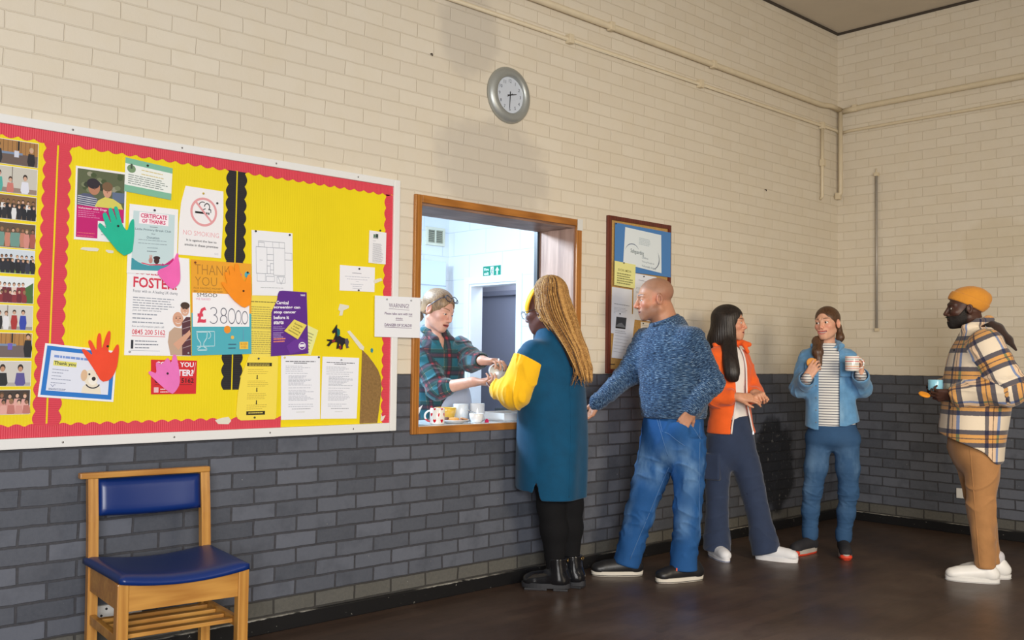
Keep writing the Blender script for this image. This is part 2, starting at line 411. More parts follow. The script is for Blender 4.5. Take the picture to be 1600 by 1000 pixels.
m.box((KX - 0.018, DY0 - w_, 0), (KX - 0.0005, DY0, DZ + w_), wf, bev=0.003); m.box((KX - 0.018, DY1, 0), (KX - 0.0005, DY1 + w_, DZ + w_), wf, bev=0.003)
m.box((KX - 0.018, DY0, DZ), (KX - 0.0005, DY1, DZ + w_), wf, bev=0.003)
m.box((KX, DY1 - 0.02, 0), (KX + 0.14, DY1 - 0.0003, DZ), wf); m.box((KX, DY0 + 0.0003, 0), (KX + 0.14, DY0 + 0.02, DZ), wf); m.box((KX, DY0 + 0.02, DZ - 0.02), (KX + 0.14, DY1 - 0.02, DZ - 0.0003), wf)
structure(m.build('door_1'))
hp = flat('hall_blue_grey', (148, 153, 168), 0.6)
m = MB(); m.box((-0.6, 0.31, 0), (-0.52, 4.6, KH), hp); structure(m.build('wall_passage_far'))
m = MB(); m.box((KX + 0.14, 4.6, 0), (-0.52, 4.7, KH), hp); structure(m.build('wall_passage_back'))
m = MB(); m.box((KX + 0.14, 0.31, KH - 0.3), (-0.52, 4.7, KH - 0.2), hp); structure(m.build('ceiling_passage'))
m = MB(); m.box((-0.645, 3.15, 0), (-0.6005, 3.20, 2.02), flat('passage_trim', (116, 122, 140), 0.5)); m.box((-0.645, 3.95, 0), (-0.6005, 4.00, 2.02), flat('passage_trim', (116, 122, 140), 0.5)); m.box((-0.645, 3.20, 1.97), (-0.6005, 3.95, 2.02), flat('passage_trim', (116, 122, 140), 0.5)); m.box((-0.62, 3.20, 0), (-0.6005, 3.95, 1.97), flat('passage_door', (120, 127, 146), 0.5))
structure(m.build('door_2'))
dk = flat('dark_grey_plastic', (74, 78, 88), 0.4)
t = thing('light_switch', 'square dark switch plate on the grey wall seen through inner doorway', 'switch', (-0.6, 2.42, 1.27))
MB().box((-0.012, -0.055, -0.06), (-0.0005, 0.055, 0.06), dk, bev=0.003).build('plate', t); MB().box((-0.017, -0.02, -0.025), (-0.0125, 0.02, 0.025), flat('mid_grey_plastic', (104, 108, 118), 0.4), bev=0.001).build('rocker', t)
t = thing('door_knob', 'small dark round knob on the grey wall above the switch plate', 'knob', (-0.6, 2.16, 1.53))
MB().lathe([(0, -0.03), (0.025, -0.027), (0.03, -0.015), (0.022, -0.004), (0.016, 0)], dk, 20, Matrix.Rotation(PI/2, 4, 'Y')).build('knob', t)
# boxed white panel and vent on the back wall
structure(MB().box((-3.3, KY - 0.12, 0), (-1.93, KY - 0.0005, 2.185), flat('white_panel', (222, 232, 242), 0.4), bev=0.004).build('trim_12'))
structure(MB().box((-3.3, KY - 0.125, 1.955), (-1.93, KY - 0.1205, 1.963), flat('panel_joint', (176, 186, 198), 0.6)).build('trim_13'))
vx, vz = -1.975, 2.427
t = thing('air_vent', 'square cream vent grille high on the kitchen back wall', 'vent', (vx, KY, vz))
cv = flat('cream_plastic', (226, 222, 200), 0.4)
m = MB(); W2, H2 = 0.110, 0.085
for a, b_ in (((-W2, -0.02, -H2), (W2, -0.0005, -H2 + 0.025)), ((-W2, -0.02, H2 - 0.025), (W2, -0.0005, H2)), ((-W2, -0.02, -H2 + 0.0255), (-W2 + 0.022, -0.0005, H2 - 0.0255)), ((W2 - 0.022, -0.02, -H2 + 0.0255), (W2, -0.0005, H2 - 0.0255)), ((-0.006, -0.018, -H2 + 0.0255), (0.006, -0.0005, H2 - 0.0255))): m.box(a, b_, cv)
m.build('frame', t)
m = MB(); m.box((-W2 + 0.0225, -0.004, -H2 + 0.026), (W2 - 0.0225, -0.001, H2 - 0.026), flat('vent_shadow', (120, 118, 104), 0.8))
for k in range(7):
    z = -H2 + 0.034 + k * 0.0175
    for sx in (-1, 1): m.box((min(sx * 0.007, sx * (W2 - 0.0225)), -0.013, z - 0.004), (max(sx * 0.007, sx * (W2 - 0.0225)), -0.0045, z + 0.004), flat('vent_louvre', (176, 172, 148), 0.5))
m.build('louvre_panel', t)
# worktop
m_top = flat('pale_laminate', (206, 210, 214), 0.22, var=0.03, vscale=60)
m = MB(); m.box((HX0 + 0.0005, 0.0005, HZ0 + 0.0005), (HX1 - 0.0005, WT + 0.0002, HZ0 + 0.025), m_top, bev=0.002); m.box((-4.95, WT + 0.001, HZ0 + 0.0005), (-2.6, 0.40, HZ0 + 0.025), m_top, bev=0.002)
tag(m.build('worktop'), 'pale grey laminate worktop running through the serving hatch', 'worktop')
# ------------------------------------------------------------------ printed sheets
def font_mesh(txt, bold=0.0, shear=0.0):
    """built-in font -> (verts2d, faces, width, height)"""
    key = (txt, bold, shear)
    if key in FONTC: return FONTC[key]
    cu = bpy.data.curves.new('t', 'FONT'); cu.body = txt; cu.size = 1.0; cu.offset = bold; cu.shear = shear; cu.resolution_u = 2
    o = bpy.data.objects.new('t', cu); COL.objects.link(o)
    dg = bpy.context.evaluated_depsgraph_get(); me = o.evaluated_get(dg).to_mesh()
    v = [(p.co.x, p.co.y) for p in me.vertices]; f = [tuple(p.vertices) for p in me.polygons]
    o.evaluated_get(dg).to_mesh_clear(); bpy.data.objects.remove(o); bpy.data.curves.remove(cu)
    xs = [p[0] for p in v] or [0]; ys = [p[1] for p in v] or [0]
    r = (v, f, min(xs), max(xs), min(ys), max(ys)); FONTC[key] = r
    return r
FONTC = {}
INK = {}
def ink(rgb):
    return flat('ink_%d_%d_%d' % rgb, rgb, 0.6)
PAPER = lambda rgb: flat('sheet_%d_%d_%d' % rgb, rgb, 0.5, bump=0.0003, bscale=40)

class Sheet:
    """a sheet on the wall: quad = TL, TR, BR, BL in (X, Z); y = distance from the wall; content in u (right), v (down), 0..1"""
    def __init__(s, quad, y, rgb, th=0.0012, bulge=0.0, outline=None):
        s.q = quad; s.y = y; s.b = bulge; s.m = MB(); s.k = 0; s.th = th
        s.pm = PAPER(rgb)
        n = 10 if bulge else 1
        if outline:
            pts = [s.p(u, v, 0) for u, v in outline]; c = len(pts)
            back = [Vector(p) + Vector((0, th, 0)) for p in pts]
            vs = pts + back; f = [tuple(range(c)), tuple(range(2*c-1, c-1, -1))] + [(i, i+c, (i+1) % c + c, (i+1) % c) for i in range(c)]
            s.m.add(vs, f, s.pm); s.fix(len(s.m.f) - len(f), len(s.m.f))
        else:
            vs = []; f = []
            for lay in (0, 1):
                for j in range(n + 1):
                    for i in range(n + 1): vs.append(Vector(s.p(i / n, j / n, 0)) + Vector((0, lay * th, 0)))
            S = (n+1)*(n+1)
            for j in range(n):
                for i in range(n):
                    a = j*(n+1)+i; f.append((a, a+n+1, a+n+2, a+1)); f.append((S+a, S+a+1, S+a+n+2, S+a+n+1))
            ring = [i for i in range(n+1)] + [j*(n+1)+n for j in range(1, n+1)] + [n*(n+1)+i for i in range(n-1, -1, -1)] + [j*(n+1) for j in range(n-1, 0, -1)]
            for a, b in zip(ring, ring[1:] + ring[:1]): f.append((a, b, b+S, a+S))
            s.m.add(vs, f, s.pm, bool(bulge))
    def fix(s, a, b): pass
    def p(s, u, v, lay):
        (ax, az), (bx, bz), (cx, cz), (dx, dz) = s.q
        x = (ax*(1-u) + bx*u)*(1-v) + (dx*(1-u) + cx*u)*v; z = (az*(1-u) + bz*u)*(1-v) + (dz*(1-u) + cz*u)*v
        y = -s.y - lay * 0.00028
        if s.b: y -= s.b * (4 * (u - 0.5) ** 2) * (0.3 + 0.7 * v) if s.b > 0 else s.b * -4 * max(0, u*(1-u))
        return (x, y, z)
    def poly(s, pts, rgb, lay=None):
        if lay is None: s.k += 1; lay = s.k * 0.35 + 0.65
        w = [s.p(u, v, lay) for u, v in pts]
        ar = sum(w[i][0]*w[(i+1) % len(w)][2] - w[(i+1) % len(w)][0]*w[i][2] for i in range(len(w)))
        s.m.add(w, [tuple(range(len(w))) if ar > 0 else tuple(range(len(w)-1, -1, -1))], ink(rgb)); return s
    def rect(s, u0, v0, u1, v1, rgb, lay=None): return s.poly([(u0,v0),(u1,v0),(u1,v1),(u0,v1)], rgb, lay)
    def ell(s, cu, cv, ru, rv, rgb, n=20, a0=0, a1=360, lay=None):
        full = abs(a1 - a0) >= 360
        pts = [(cu + ru*math.cos(math.radians(a0 + (a1-a0)*k/n)), cv + rv*math.sin(math.radians(a0 + (a1-a0)*k/n))) for k in range(n if full else n+1)]
        return s.poly(pts, rgb, lay)
    def arc(s, cu, cv, ru, rv, w, rgb, a0=0, a1=360, n=28, taper=False):
        s.k += 1; lay = s.k*0.35 + 0.65; asp = ru / rv
        for k in range(n):
            t0 = math.radians(a0 + (a1-a0)*k/n); t1 = math.radians(a0 + (a1-a0)*(k+1)/n)
            w0 = w * (math.sin(PI*k/n) if taper else 1) / 2; w1 = w * (math.sin(PI*(k+1)/n) if taper else 1) / 2
            P_ = lambda t, d: (cu + (ru + d*min(1, asp))*math.cos(t), cv + (rv + d/max(asp, 1e-3)*min(1, asp))*math.sin(t))
            s.poly([P_(t0, w0), P_(t1, w1), P_(t1, -w1), P_(t0, -w0)], rgb, lay)
        return s
    def line(s, u0, v0, u1, v1, w, rgb, lay=None):
        d = math.hypot(u1-u0, v1-v0) or 1; nx, ny = -(v1-v0)/d*w/2, (u1-u0)/d*w/2
        return s.poly([(u0+nx, v0+ny), (u1+nx, v1+ny), (u1-nx, v1-ny), (u0-nx, v0-ny)], rgb, lay)
    def text(s, t, u0, v0, u1, v1, rgb, bold=0.0, shear=0.0, slope=0.0):
        v, f, x0, x1, y0, y1 = font_mesh(t, bold, shear)
        s.k += 1; lay = s.k*0.35 + 0.65
        P_ = []
        for x, y in v:
            u = u0 + (u1-u0)*(x-x0)/max(1e-6, x1-x0); w = v1 + (v0-v1)*(y-y0)/max(1e-6, y1-y0) + slope*(u-u0)
            P_.append(s.p(u, w, lay))
        s.m.add(P_, f, ink(rgb)); return s
    def lines(s, u0, v0, u1, v1, n, rgb, h=None, seed=1, ragged=0.25, words=True):
        """n lines of small illegible print, drawn as word-length strokes"""
        rn = random.Random(seed); s.k += 1; lay = s.k*0.35 + 0.65
        h = h or (v1-v0)/n*0.42
        for i in range(n):
            v = v0 + (v1-v0)*i/max(1, n-1) if n > 1 else v0
            end = u1 - (u1-u0)*ragged*rn.random(); u = u0
            while u < end - 0.012:
                w = min(end - u, (u1-u0)*rn.uniform(0.05, 0.15)) if words else end - u
                s.poly([(u, v), (u+w, v), (u+w, v+h), (u, v+h)], rgb, lay); u += w + (u1-u0)*0.018
        return s
    def stroke(s, pts, w, rgb):
        s.k += 1; lay = s.k*0.35 + 0.65
        for (a, b), (c, d) in zip(pts, pts[1:]): s.line(a, b, c, d, w, rgb, lay)
        return s
    def build(s, name, label, cat, group=None, pins=()):
        o = s.m.build(name); tag(o, label, cat, group)
        for (u, v, rgb) in pins:
            q = MB(); x, y, z = s.p(u, v, s.k*0.35 + 1.2)
            q.lathe([(0, 0.006), (0.0035, 0.0055), (0.0048, 0.003), (0.0045, 0.0), (0, 0)], flat('pin_%d_%d_%d' % rgb, rgb, 0.3), 12, Matrix.Translation((x, y, z)) @ Matrix.Rotation(PI/2, 4, 'X'))
            q.build('drawing_pin', o)
        return o
BLK = (28, 28, 30); SIL = (170, 172, 176)

# ------------------------------------------------------------------ the big notice board
YB = 0.030                                              # face of the backing
BX0, BX1, BZ0, BZ1 = -7.45, -4.636, 0.909, 2.205
board = thing('notice_board', 'big white framed notice board with yellow backing and red scalloped borders', 'notice board', (0, 0, 0))
mfr = flat('white_upvc_frame', (232, 232, 230), 0.35)
m = MB()
for a, b_ in (((BX0, -0.042, BZ0), (BX0+0.04, -0.0005, BZ1)), ((BX1-0.04, -0.042, BZ0), (BX1, -0.0005, BZ1)), ((BX0+0.04, -0.042, BZ0), (BX1-0.04, -0.0005, BZ0+0.042)), ((BX0+0.04, -0.042, BZ1-0.036), (BX1-0.04, -0.0005, BZ1))): m.box(a, b_, mfr, bev=0.004)
for x in np.arange(BX0+0.25, BX1, 0.46):
    for z in (BZ0+0.02, BZ1-0.018): m.lathe([(0, 0.0015), (0.004, 0.001), (0.0045, 0)], flat('dull_steel', (150, 146, 142), 0.35, 0.8), 10, Matrix.Translation((x, -0.042, z)) @ Matrix.Rotation(PI/2, 4, 'X'))
m.build('frame', board)
def corr(name, rgb, axis, freq, strength=0.35):
    m_, nt, b = new_mat(name); co = objco(nt); sep = N(nt, 'ShaderNodeSeparateXYZ'); nt.links.new(co, sep.inputs[0])
    w = math_(nt, 'SINE', math_(nt, 'MULTIPLY', sep.outputs[axis], freq))
    c = srgb(*rgb); n = noise_(nt, co, 3.0, 3)
    nt.links.new(ramp_(nt, n, [(0.3, tuple(x*0.93 for x in c[:3])+(1,)), (0.7, c)]), b.inputs['Base Color'])
    b.inputs['Roughness'].default_value = 0.6; bump_(nt, b, w, strength, 0.0015); return m_
m_yel = corr('yellow_backing_paper', (240, 216, 4), 0, 2*PI/0.012, 0.06); m_red = corr('red_corrugated_border', (222, 66, 84), 2, 2*PI/0.0085)
m_redh = corr('red_corrugated_border_h', (222, 66, 84), 0, 2*PI/0.0085); m_blk = corr('black_corrugated_border', (40, 38, 42), 2, 2*PI/0.0085)
m = MB(); m.box((BX0+0.0405, -YB, BZ0+0.0425), (BX1-0.0405, -0.001, BZ1-0.0365), m_yel); m.build('backing_paper', board)
def scallop(a, b, inward, m_, name, pitch=0.058, depth=0.012, y0=YB+0.0005, th=0.0018, both=False, width=0.05):
    """border strip from a to b (X,Z) whose 'inward' side is scalloped"""
    ax, az = a; bx, bz = b; L = math.hypot(bx-ax, bz-az); tx, tz = (bx-ax)/L, (bz-az)/L
    ix, iz = inward; n = max(2, int(L/pitch*8)); e1 = []; e2 = []
    for k in range(n+1):
        s_ = L*k/n; w = depth*(abs(math.sin(PI*s_/pitch))*1.0 - 0.5)
        e1.append((ax+tx*s_ + ix*(width+w), az+tz*s_ + iz*(width+w)))
        w2 = depth*(abs(math.sin(PI*(s_+pitch*0.4)/pitch)) - 0.5) if both else 0
        e2.append((ax+tx*s_ - ix*w2, az+tz*s_ - iz*w2))
    mm = MB(); v = []; f = []
    for p, q in zip(e1, e2): v += [(p[0], -y0-th, p[1]), (q[0], -y0-th, q[1]), (p[0], -y0, p[1]), (q[0], -y0, q[1])]
    flip = (tx*iz - tz*ix) < 0
    for k in range(n):
        i = 4*k; q = [(i, i+1, i+5, i+4), (i, i+4, i+6, i+2), (i+1, i+3, i+7, i+5)]
        f += [t[::-1] for t in q] if flip else q
    mm.add(v, f, m_); return mm.build(name, board)
zi0, zi1, xi1 = BZ0+0.0425, BZ1-0.0365, BX1-0.0405
scallop((BX0+0.041, zi1), (xi1, zi1), (0, -1), m_redh, 'border_strip', width=0.046)
scallop((BX0+0.041, zi0), (-5.30, zi0), (0, 1), m_redh, 'border_strip', width=0.048)
scallop((xi1, zi0), (xi1, zi1-0.045), (-1, 0), m_red, 'border_strip', width=0.046)
scallop((-6.388, zi0+0.045), (-6.335, zi1-0.045), (-1, 0), m_red, 'border_strip', width=0.0) if False else None
scallop((-6.345, zi0+0.045), (-6.335, zi1-0.04), (-1, 0), m_red, 'border_strip', width=0.045, y0=YB+0.0008)
scallop((-6.338, zi0+0.045), (-6.328, zi1-0.04), (1, 0), m_red, 'border_strip', width=0.045, y0=YB+0.0030)
scallop((-5.556, 1.13), (-5.555, zi1-0.045), (-1, 0), m_blk, 'black_strip', width=0.043, y0=YB+0.0008)
scallop((-5.549, 1.13), (-5.548, zi1-0.045), (1, 0), m_blk, 'black_strip', width=0.041, y0=YB+0.0008)
m = MB(); m.prism([(-4.849,1.322),(-4.813,1.293),(-4.777,1.255),(-4.75,1.221),(-4.734,1.187),(-4.727,1.128),(-4.734,1.06),(-4.749,0.953),(-4.856,0.953),(-4.852,1.163)], -YB-0.0004, -YB-0.002, flat('bare_cork_board', (140, 108, 62), 0.9, var=0.25, vscale=90, bump=0.001, bscale=150)); m.build('bare_cork_patch', board)
mt = flat('torn_white_paper', (226, 222, 206), 0.8)
for nm, pts in (('torn_paper', [(-4.997,1.517),(-4.988,1.546),(-4.934,1.54),(-4.936,1.528),(-4.967,1.514),(-4.972,1.489),(-4.991,1.488),(-4.985,1.509)]), ('torn_paper', [(-4.943,1.411),(-4.926,1.416),(-4.839,1.335),(-4.844,1.318),(-4.864,1.326)]),
    ('torn_paper', [(-4.792,1.672),(-4.770,1.684),(-4.742,1.690),(-4.735,1.678),(-4.760,1.668),(-4.785,1.658)]), ('torn_paper', [(-6.235,1.706),(-6.225,1.716),(-6.17,1.718),(-6.158,1.714),(-6.165,1.704),(-6.2,1.703)]), ('torn_paper', [(-6.132,1.708),(-6.13,1.714),(-6.10,1.712),(-6.10,1.702),(-6.12,1.701)]),
    ('torn_paper', [(-5.63,0.995),(-5.60,1.004),(-5.565,1.008),(-5.552,0.99),(-5.565,0.975),(-5.615,0.978)]), ('torn_paper', [(-4.735,1.02),(-4.728,1.0),(-4.73,0.96),(-4.715,0.965),(-4.70,0.99),(-4.722,0.985)])):
    m = MB(); m.prism(pts, -YB-0.0028, -YB-0.0042, mt); m.build(nm, board)

# the column of group photographs (seen at the left edge)
def photo(z1, z0, kind, label):
    xr = -6.405; q = [(xr-0.152, z1), (xr, z1), (xr, z0), (xr-0.152, z0)]
    rn = random.Random(kind*7+3); s = Sheet(q, YB+0.003, (238, 238, 236))
    bg, fl, ppl, yb = kind_tab[kind]
    s.rect(0.012, 0.02, 0.988, yb, bg, 1); s.rect(0.012, yb, 0.988, 0.985, fl, 1)
    if kind in (0, 7):                                    # hall rehearsal with wood panelling
        for k in range(9): s.rect(0.05+k*0.105, 0.02, 0.06+k*0.105, yb, (96, 66, 40), 1.5)
        s.rect(0.12, yb-0.06, 0.62, yb+0.03, (120, 140, 170), 2); s.rect(0.42, 0.42, 0.53, 0.68, (110, 96, 190) if kind == 7 else (206, 210, 226), 2.5)
        s.rect(0.5, 0.02, 0.54, 0.4, BLK, 2)
    if kind == 5: s.poly([(0.7, 0.5), (0.98, 0.2), (0.98, 0.98), (0.8, 0.98)], (70, 110, 60), 2)
    if kind in (1, 6): s.rect(0.38, 0.02, 0.4, 0.7, (120, 112, 104), 1.5)
    n = len(ppl)
    for i, (cu, cv, sc, top, skin, hair) in enumerate(ppl):
        L_ = 2.6 + i*0.3
        s.poly([(cu-0.055*sc, cv+0.10*sc), (cu+0.055*sc, cv+0.10*sc), (cu+0.075*sc, cv+0.34*sc), (cu+0.05*sc, min(0.98, cv+0.66*sc)), (cu-0.05*sc, min(0.98, cv+0.66*sc)), (cu-0.075*sc, cv+0.34*sc)], top, L_)
        s.ell(cu, cv-0.02*sc, 0.04*sc, 0.085*sc, hair, 10, lay=L_+0.1); s.ell(cu, cv+0.012*sc, 0.031*sc, 0.062*sc, skin, 10, lay=L_+0.2)
    s.k = 18
    return s.build('photo_print', label, 'photograph', 'group photographs in the left column')
def crowd(seed, n, rows, tops, v0, dv, sc, u0=0.03, u1=0.97):
    rn = random.Random(seed); out = []
    for r in range(rows):
        for i in range(n):
            out.append((u0+(u1-u0)*(i+0.5+0.25*(r % 2))/n + rn.uniform(-0.015, 0.015), v0+dv*r+rn.uniform(-0.02, 0.02), sc, rn.choice(tops), rn.choice([(206,164,140),(222,180,156),(150,108,84)]), rn.choice([(60,44,34),(96,70,46),(40,32,28),(150,116,76)])))
    return out
kind_tab = {
 0: ((168, 122, 70), (104, 88, 82), [(0.03,0.25,1.5,(40,42,50),(206,164,140),(60,44,34)), (0.83,0.35,1.3,(38,36,42),(206,164,140),(190,170,130))], 0.55),
 1: ((200, 196, 186), (150, 130, 120), [(0.08,0.3,1.3,(80,170,160),(206,164,140),(60,44,34)),(0.35,0.5,1.2,(200,120,110),(206,164,140),(70,50,40)),(0.7,0.4,1.4,(222,224,236),(206,164,140),(50,40,34))], 0.8),
 2: ((128, 96, 62), (112, 92, 74), crowd(11, 8, 2, [(30,32,40),(40,40,46),(226,226,226)], 0.26, 0.2, 0.85), 0.72),
 3: ((96, 78, 60), (120, 92, 62), crowd(12, 8, 1, [(196,130,110),(170,90,80),(110,150,140),(210,140,130)], 0.3, 0.2, 1.0), 0.78),
 4: ((206, 216, 226), (122, 148, 60), crowd(13, 8, 2, [(36,38,48),(50,54,70),(30,30,36)], 0.3, 0.16, 0.85), 0.66),
 5: ((226, 232, 236), (140, 120, 100), crowd(14, 7, 2, [(140,48,56),(110,36,50),(226,206,196)], 0.3, 0.28, 0.9, 0.03, 0.8), 0.7),
 6: ((208, 206, 200), (158, 152, 146), [(0.05,0.32,1.1,(60,70,120),(206,164,140),(60,44,34)),(0.2,0.34,1.1,(40,40,44),(206,164,140),(60,44,34)),(0.36,0.35,1.1,(226,226,230),(206,164,140),(96,70,46)),(0.55,0.3,1.1,(170,50,50),(206,164,140),(60,44,34)),(0.76,0.3,1.2,(50,70,170),(206,164,140),(40,32,28))], 0.86),
 7: ((176, 128, 70), (112, 98, 96), [(0.03,0.4,1.2,(40,42,50),(206,164,140),(60,44,34)), (0.9,0.15,1.4,(32,32,38),(206,164,140),(60,44,34))], 0.5),
 8: ((206, 202, 196), (176, 170, 166), [(0.32,0.3,1.7,(36,38,42),(190,140,110),(50,38,30)),(0.74,0.3,1.7,(92,84,150),(190,140,110),(40,32,28))], 0.85),
 9: ((66, 54, 48), (120, 84, 74), crowd(15, 5, 2, [(214,150,140),(226,170,160),(190,120,110)], 0.24, 0.26, 1.3), 0.8)}
PH = [(2.111,2.013,'two people in a wood panelled hall, topmost photo of the column'),(2.007,1.903,'photo of three performers in light dresses, second from the column top'),(1.896,1.80,'photo of a dark suited group in a hall, third from column top'),(1.788,1.69,'photo of a row of people in red, fourth from column top'),(1.685,1.59,'photo of a dark clothed group on green grass outdoors'),(1.578,1.475,'photo of a team in dark red standing in two rows, green hedge beside'),(1.468,1.371,'photo of five people by a pale wall, one in bright blue'),(1.36,1.263,'photo of a wood panelled hall with a purple bucket'),(1.251,1.153,'photo of two people standing close, one in black, one in purple'),(1.14,1.044,'photo of a crowd in pink, lowest of the photo column')]
for i, (a, b_, l) in enumerate(PH): photo(a, b_, i, l)

# 1 volunteer poster
s = Sheet([(-6.261,2.045),(-6.054,2.045),(-6.054,1.748),(-6.260,1.745)], YB+0.004, (240, 238, 238))
s.rect(0.035,0.03,0.965,0.53,(92,100,72),1); s.rect(0.035,0.53,0.965,0.965,(196,18,112),1); s.rect(0.45,0.72,0.965,0.965,(240,238,238),1.4)
for k in range(26):
    rn = random.Random(k); s.ell(rn.uniform(0.08,0.9), rn.uniform(0.06,0.32), 0.06, 0.035, rn.choice([(70,84,52),(120,128,96),(52,60,44),(150,150,128)]), 8, lay=1.2+k*0.02)
s.rect(0.72,0.3,0.965,0.44,(96,112,140),2)
s.poly([(0.04,0.53),(0.04,0.40),(0.16,0.36),(0.3,0.36),(0.45,0.44),(0.52,0.53)],(86,92,120),2.2)
for k in range(5): s.line(0.05,0.40+k*0.028,0.42,0.42+k*0.028,0.008,(220,222,230),2.3+k*0.01)
s.poly([(0.38,0.53),(0.44,0.44),(0.58,0.38),(0.75,0.40),(0.9,0.46),(0.94,0.53)],(216,206,96),2.5)
s.ell(0.36,0.27,0.115,0.10,(184,128,100),18,lay=2.7); s.ell(0.34,0.215,0.125,0.072,(44,38,48),18,lay=2.9); s.ell(0.62,0.30,0.085,0.09,(206,154,128),18,lay=2.7); s.ell(0.62,0.235,0.105,0.065,(120,92,66),18,lay=2.9)
SK1, SK2 = (120, 76, 60), (150, 96, 78)
for (fu, fv, sc, sk) in ((0.37, 0.275, 1.0, SK1), (0.62, 0.305, 0.85, SK2)):
    for dx in (-0.035, 0.035): s.ell(fu+dx*sc, fv-0.015*sc, 0.012*sc, 0.006*sc, (40,30,30), 8, lay=3.1)
    s.arc(fu, fv+0.03*sc, 0.035*sc, 0.016*sc, 0.008, (236,226,220), 15, 165, 8); s.poly([(fu-0.006,fv-0.005),(fu+0.006,fv-0.005),(fu+0.01,fv+0.02),(fu-0.01,fv+0.02)], sk, 3.05)
s.ell(0.345, 0.205, 0.13, 0.05, (44,38,48), 18, lay=3.2); s.arc(0.40, 0.262, 0.035, 0.016, 0.006, (50,44,44)); s.arc(0.335, 0.262, 0.035, 0.016, 0.006, (50,44,44))
s.k = 8
s.text('Volunteer with Dogs',0.06,0.55,0.62,0.585,(240,220,232),0.02); s.lines(0.06,0.60,0.5,0.68,4,(226,140,186),seed=3); s.lines(0.06,0.90,0.42,0.94,2,(236,120,120),seed=4); s.lines(0.52,0.78,0.88,0.9,4,(180,180,184),seed=9)
s.build('poster', 'poster of two people in a park above a magenta panel', 'poster')
# 2 green and white certificate
s = Sheet([(-6.063,2.109),(-5.858,2.092),(-5.861,1.953),(-6.064,1.966)], YB+0.0075, (238, 242, 238))
s.rect(0.0,0.0,1.0,0.17,(128,188,160),1); s.rect(0,0.80,1,1,(128,188,160),1); s.ell(0.13,0.30,0.09,0.12,(120,150,110),14,lay=1.5); s.rect(0.11,0.15,0.15,0.3,(70,84,72),1.6)
s.k = 4; s.lines(0.34,0.26,0.9,0.38,2,(210,190,120),seed=5); s.lines(0.07,0.47,0.95,0.72,5,(120,134,128),seed=6)
s.build('certificate', 'small green and white certificate pinned at the top beside park poster', 'certificate', None, [(0.46,0.10,BLK)])
# 4 foster charity poster (behind the certificate of thanks)
s = Sheet([(-6.040,1.712),(-5.770,1.706),(-5.750,1.279),(-6.043,1.279)], YB+0.004, (242, 242, 246))
R_ = (214,60,84)
s.text('COULD YOU',0.10,0.165,0.80,0.205,R_,0.02); s.text('FOSTER?',0.10,0.23,0.80,0.335,R_,0.025); s.text('Foster with us. A leading UK charity',0.10,0.355,0.80,0.392,(90,96,110))
s.lines(0.10,0.43,0.82,0.53,5,(150,156,168),seed=11); s.text('Join our team and receive:',0.10,0.548,0.54,0.57,(90,96,110)); s.lines(0.10,0.59,0.62,0.67,3,(150,156,168),seed=12,ragged=0.6)
s.text('For an information pack call',0.10,0.705,0.58,0.73,(110,116,128)); s.text('0845 200 5162',0.10,0.745,0.60,0.795,R_,0.01); s.line(0.10,0.81,0.60,0.81,0.005,R_)
s.rect(0.09,0.85,0.125,0.935,(40,44,54)); s.lines(0.15,0.855,0.52,0.92,3,(120,126,138),seed=13,ragged=0.5); s.line(0.09,0.95,0.52,0.955,0.004,(170,176,186))
s.poly([(0.68,0.995),(0.64,0.86),(0.66,0.76),(0.74,0.71),(0.86,0.72),(0.95,0.80),(0.92,0.995)],(196,166,144)); s.ell(0.80,0.63,0.085,0.075,(218,166,140)); s.poly([(0.86,0.995),(0.86,0.66),(0.93,0.60),(1.0,0.60),(1.0,0.995)],(92,52,62))
for k in range(5): s.line(0.87,0.66+k*0.065,1.0,0.63+k*0.065,0.008,(160,140,146))
s.ell(0.91,0.53,0.068,0.062,(222,174,150)); s.ell(0.915,0.485,0.075,0.035,(72,52,44)); s.poly([(0.72,0.88),(0.94,0.76),(0.985,0.73),(0.995,0.78),(0.80,0.94)],(218,166,140)); s.arc(0.80,0.655,0.04,0.018,0.01,(240,236,232),20,160,10)
for (fu, fv) in ((0.80,0.63),(0.91,0.53)):
    for dx in (-0.03, 0.03): s.ell(fu+dx, fv-0.012, 0.011, 0.006, (60,44,40), 8)
    s.arc(fu, fv-0.018, 0.045, 0.014, 0.005, (110,76,60), 200, 340, 8); s.poly([(fu-0.004,fv-0.008),(fu+0.004,fv-0.008),(fu+0.012,fv+0.014),(fu-0.012,fv+0.014)], (200,146,122))
s.arc(0.91,0.55,0.032,0.014,0.009,(240,236,232),20,160,10)
s.build('poster', 'white fostering poster with red heading and two smiling men', 'poster', None, [(0.07,0.965,SIL),(0.95,0.97,SIL)])
# 3 certificate of thanks
s = Sheet([(-6.041,1.915),(-5.829,1.915),(-5.829,1.630),(-6.045,1.623)], YB+0.0105, (242, 242, 244))
s.rect(0.08,0.09,0.93,0.80,(198,220,224),1); s.rect(0.08,0.78,0.93,0.95,(64,154,170),1.2)
s.poly([(0.08,0.76)]+[(0.08+0.85*t,0.76+0.14*math.sin(PI*t)**0.8*(1-0.35*t)) for t in [i/14 for i in range(15)]]+[(0.93,0.72),(0.93,0.6),(0.08,0.6)],(198,220,224),1.5)
s.poly([(0.70,0.835),(0.84,0.80),(0.93,0.74),(0.93,0.80),(0.84,0.85),(0.68,0.875)],(196,30,120),1.8); s.poly([(0.28,0.835),(0.45,0.86),(0.68,0.845),(0.68,0.865),(0.45,0.875),(0.28,0.85)],(220,50,90),1.8)
s.k = 4
s.rect(0.20,0.10,0.80,0.27,(250,240,246)); s.text('CERTIFICATE',0.23,0.115,0.77,0.18,(206,30,100),0.03); s.text('OF THANKS',0.26,0.195,0.74,0.255,(206,30,100),0.03)
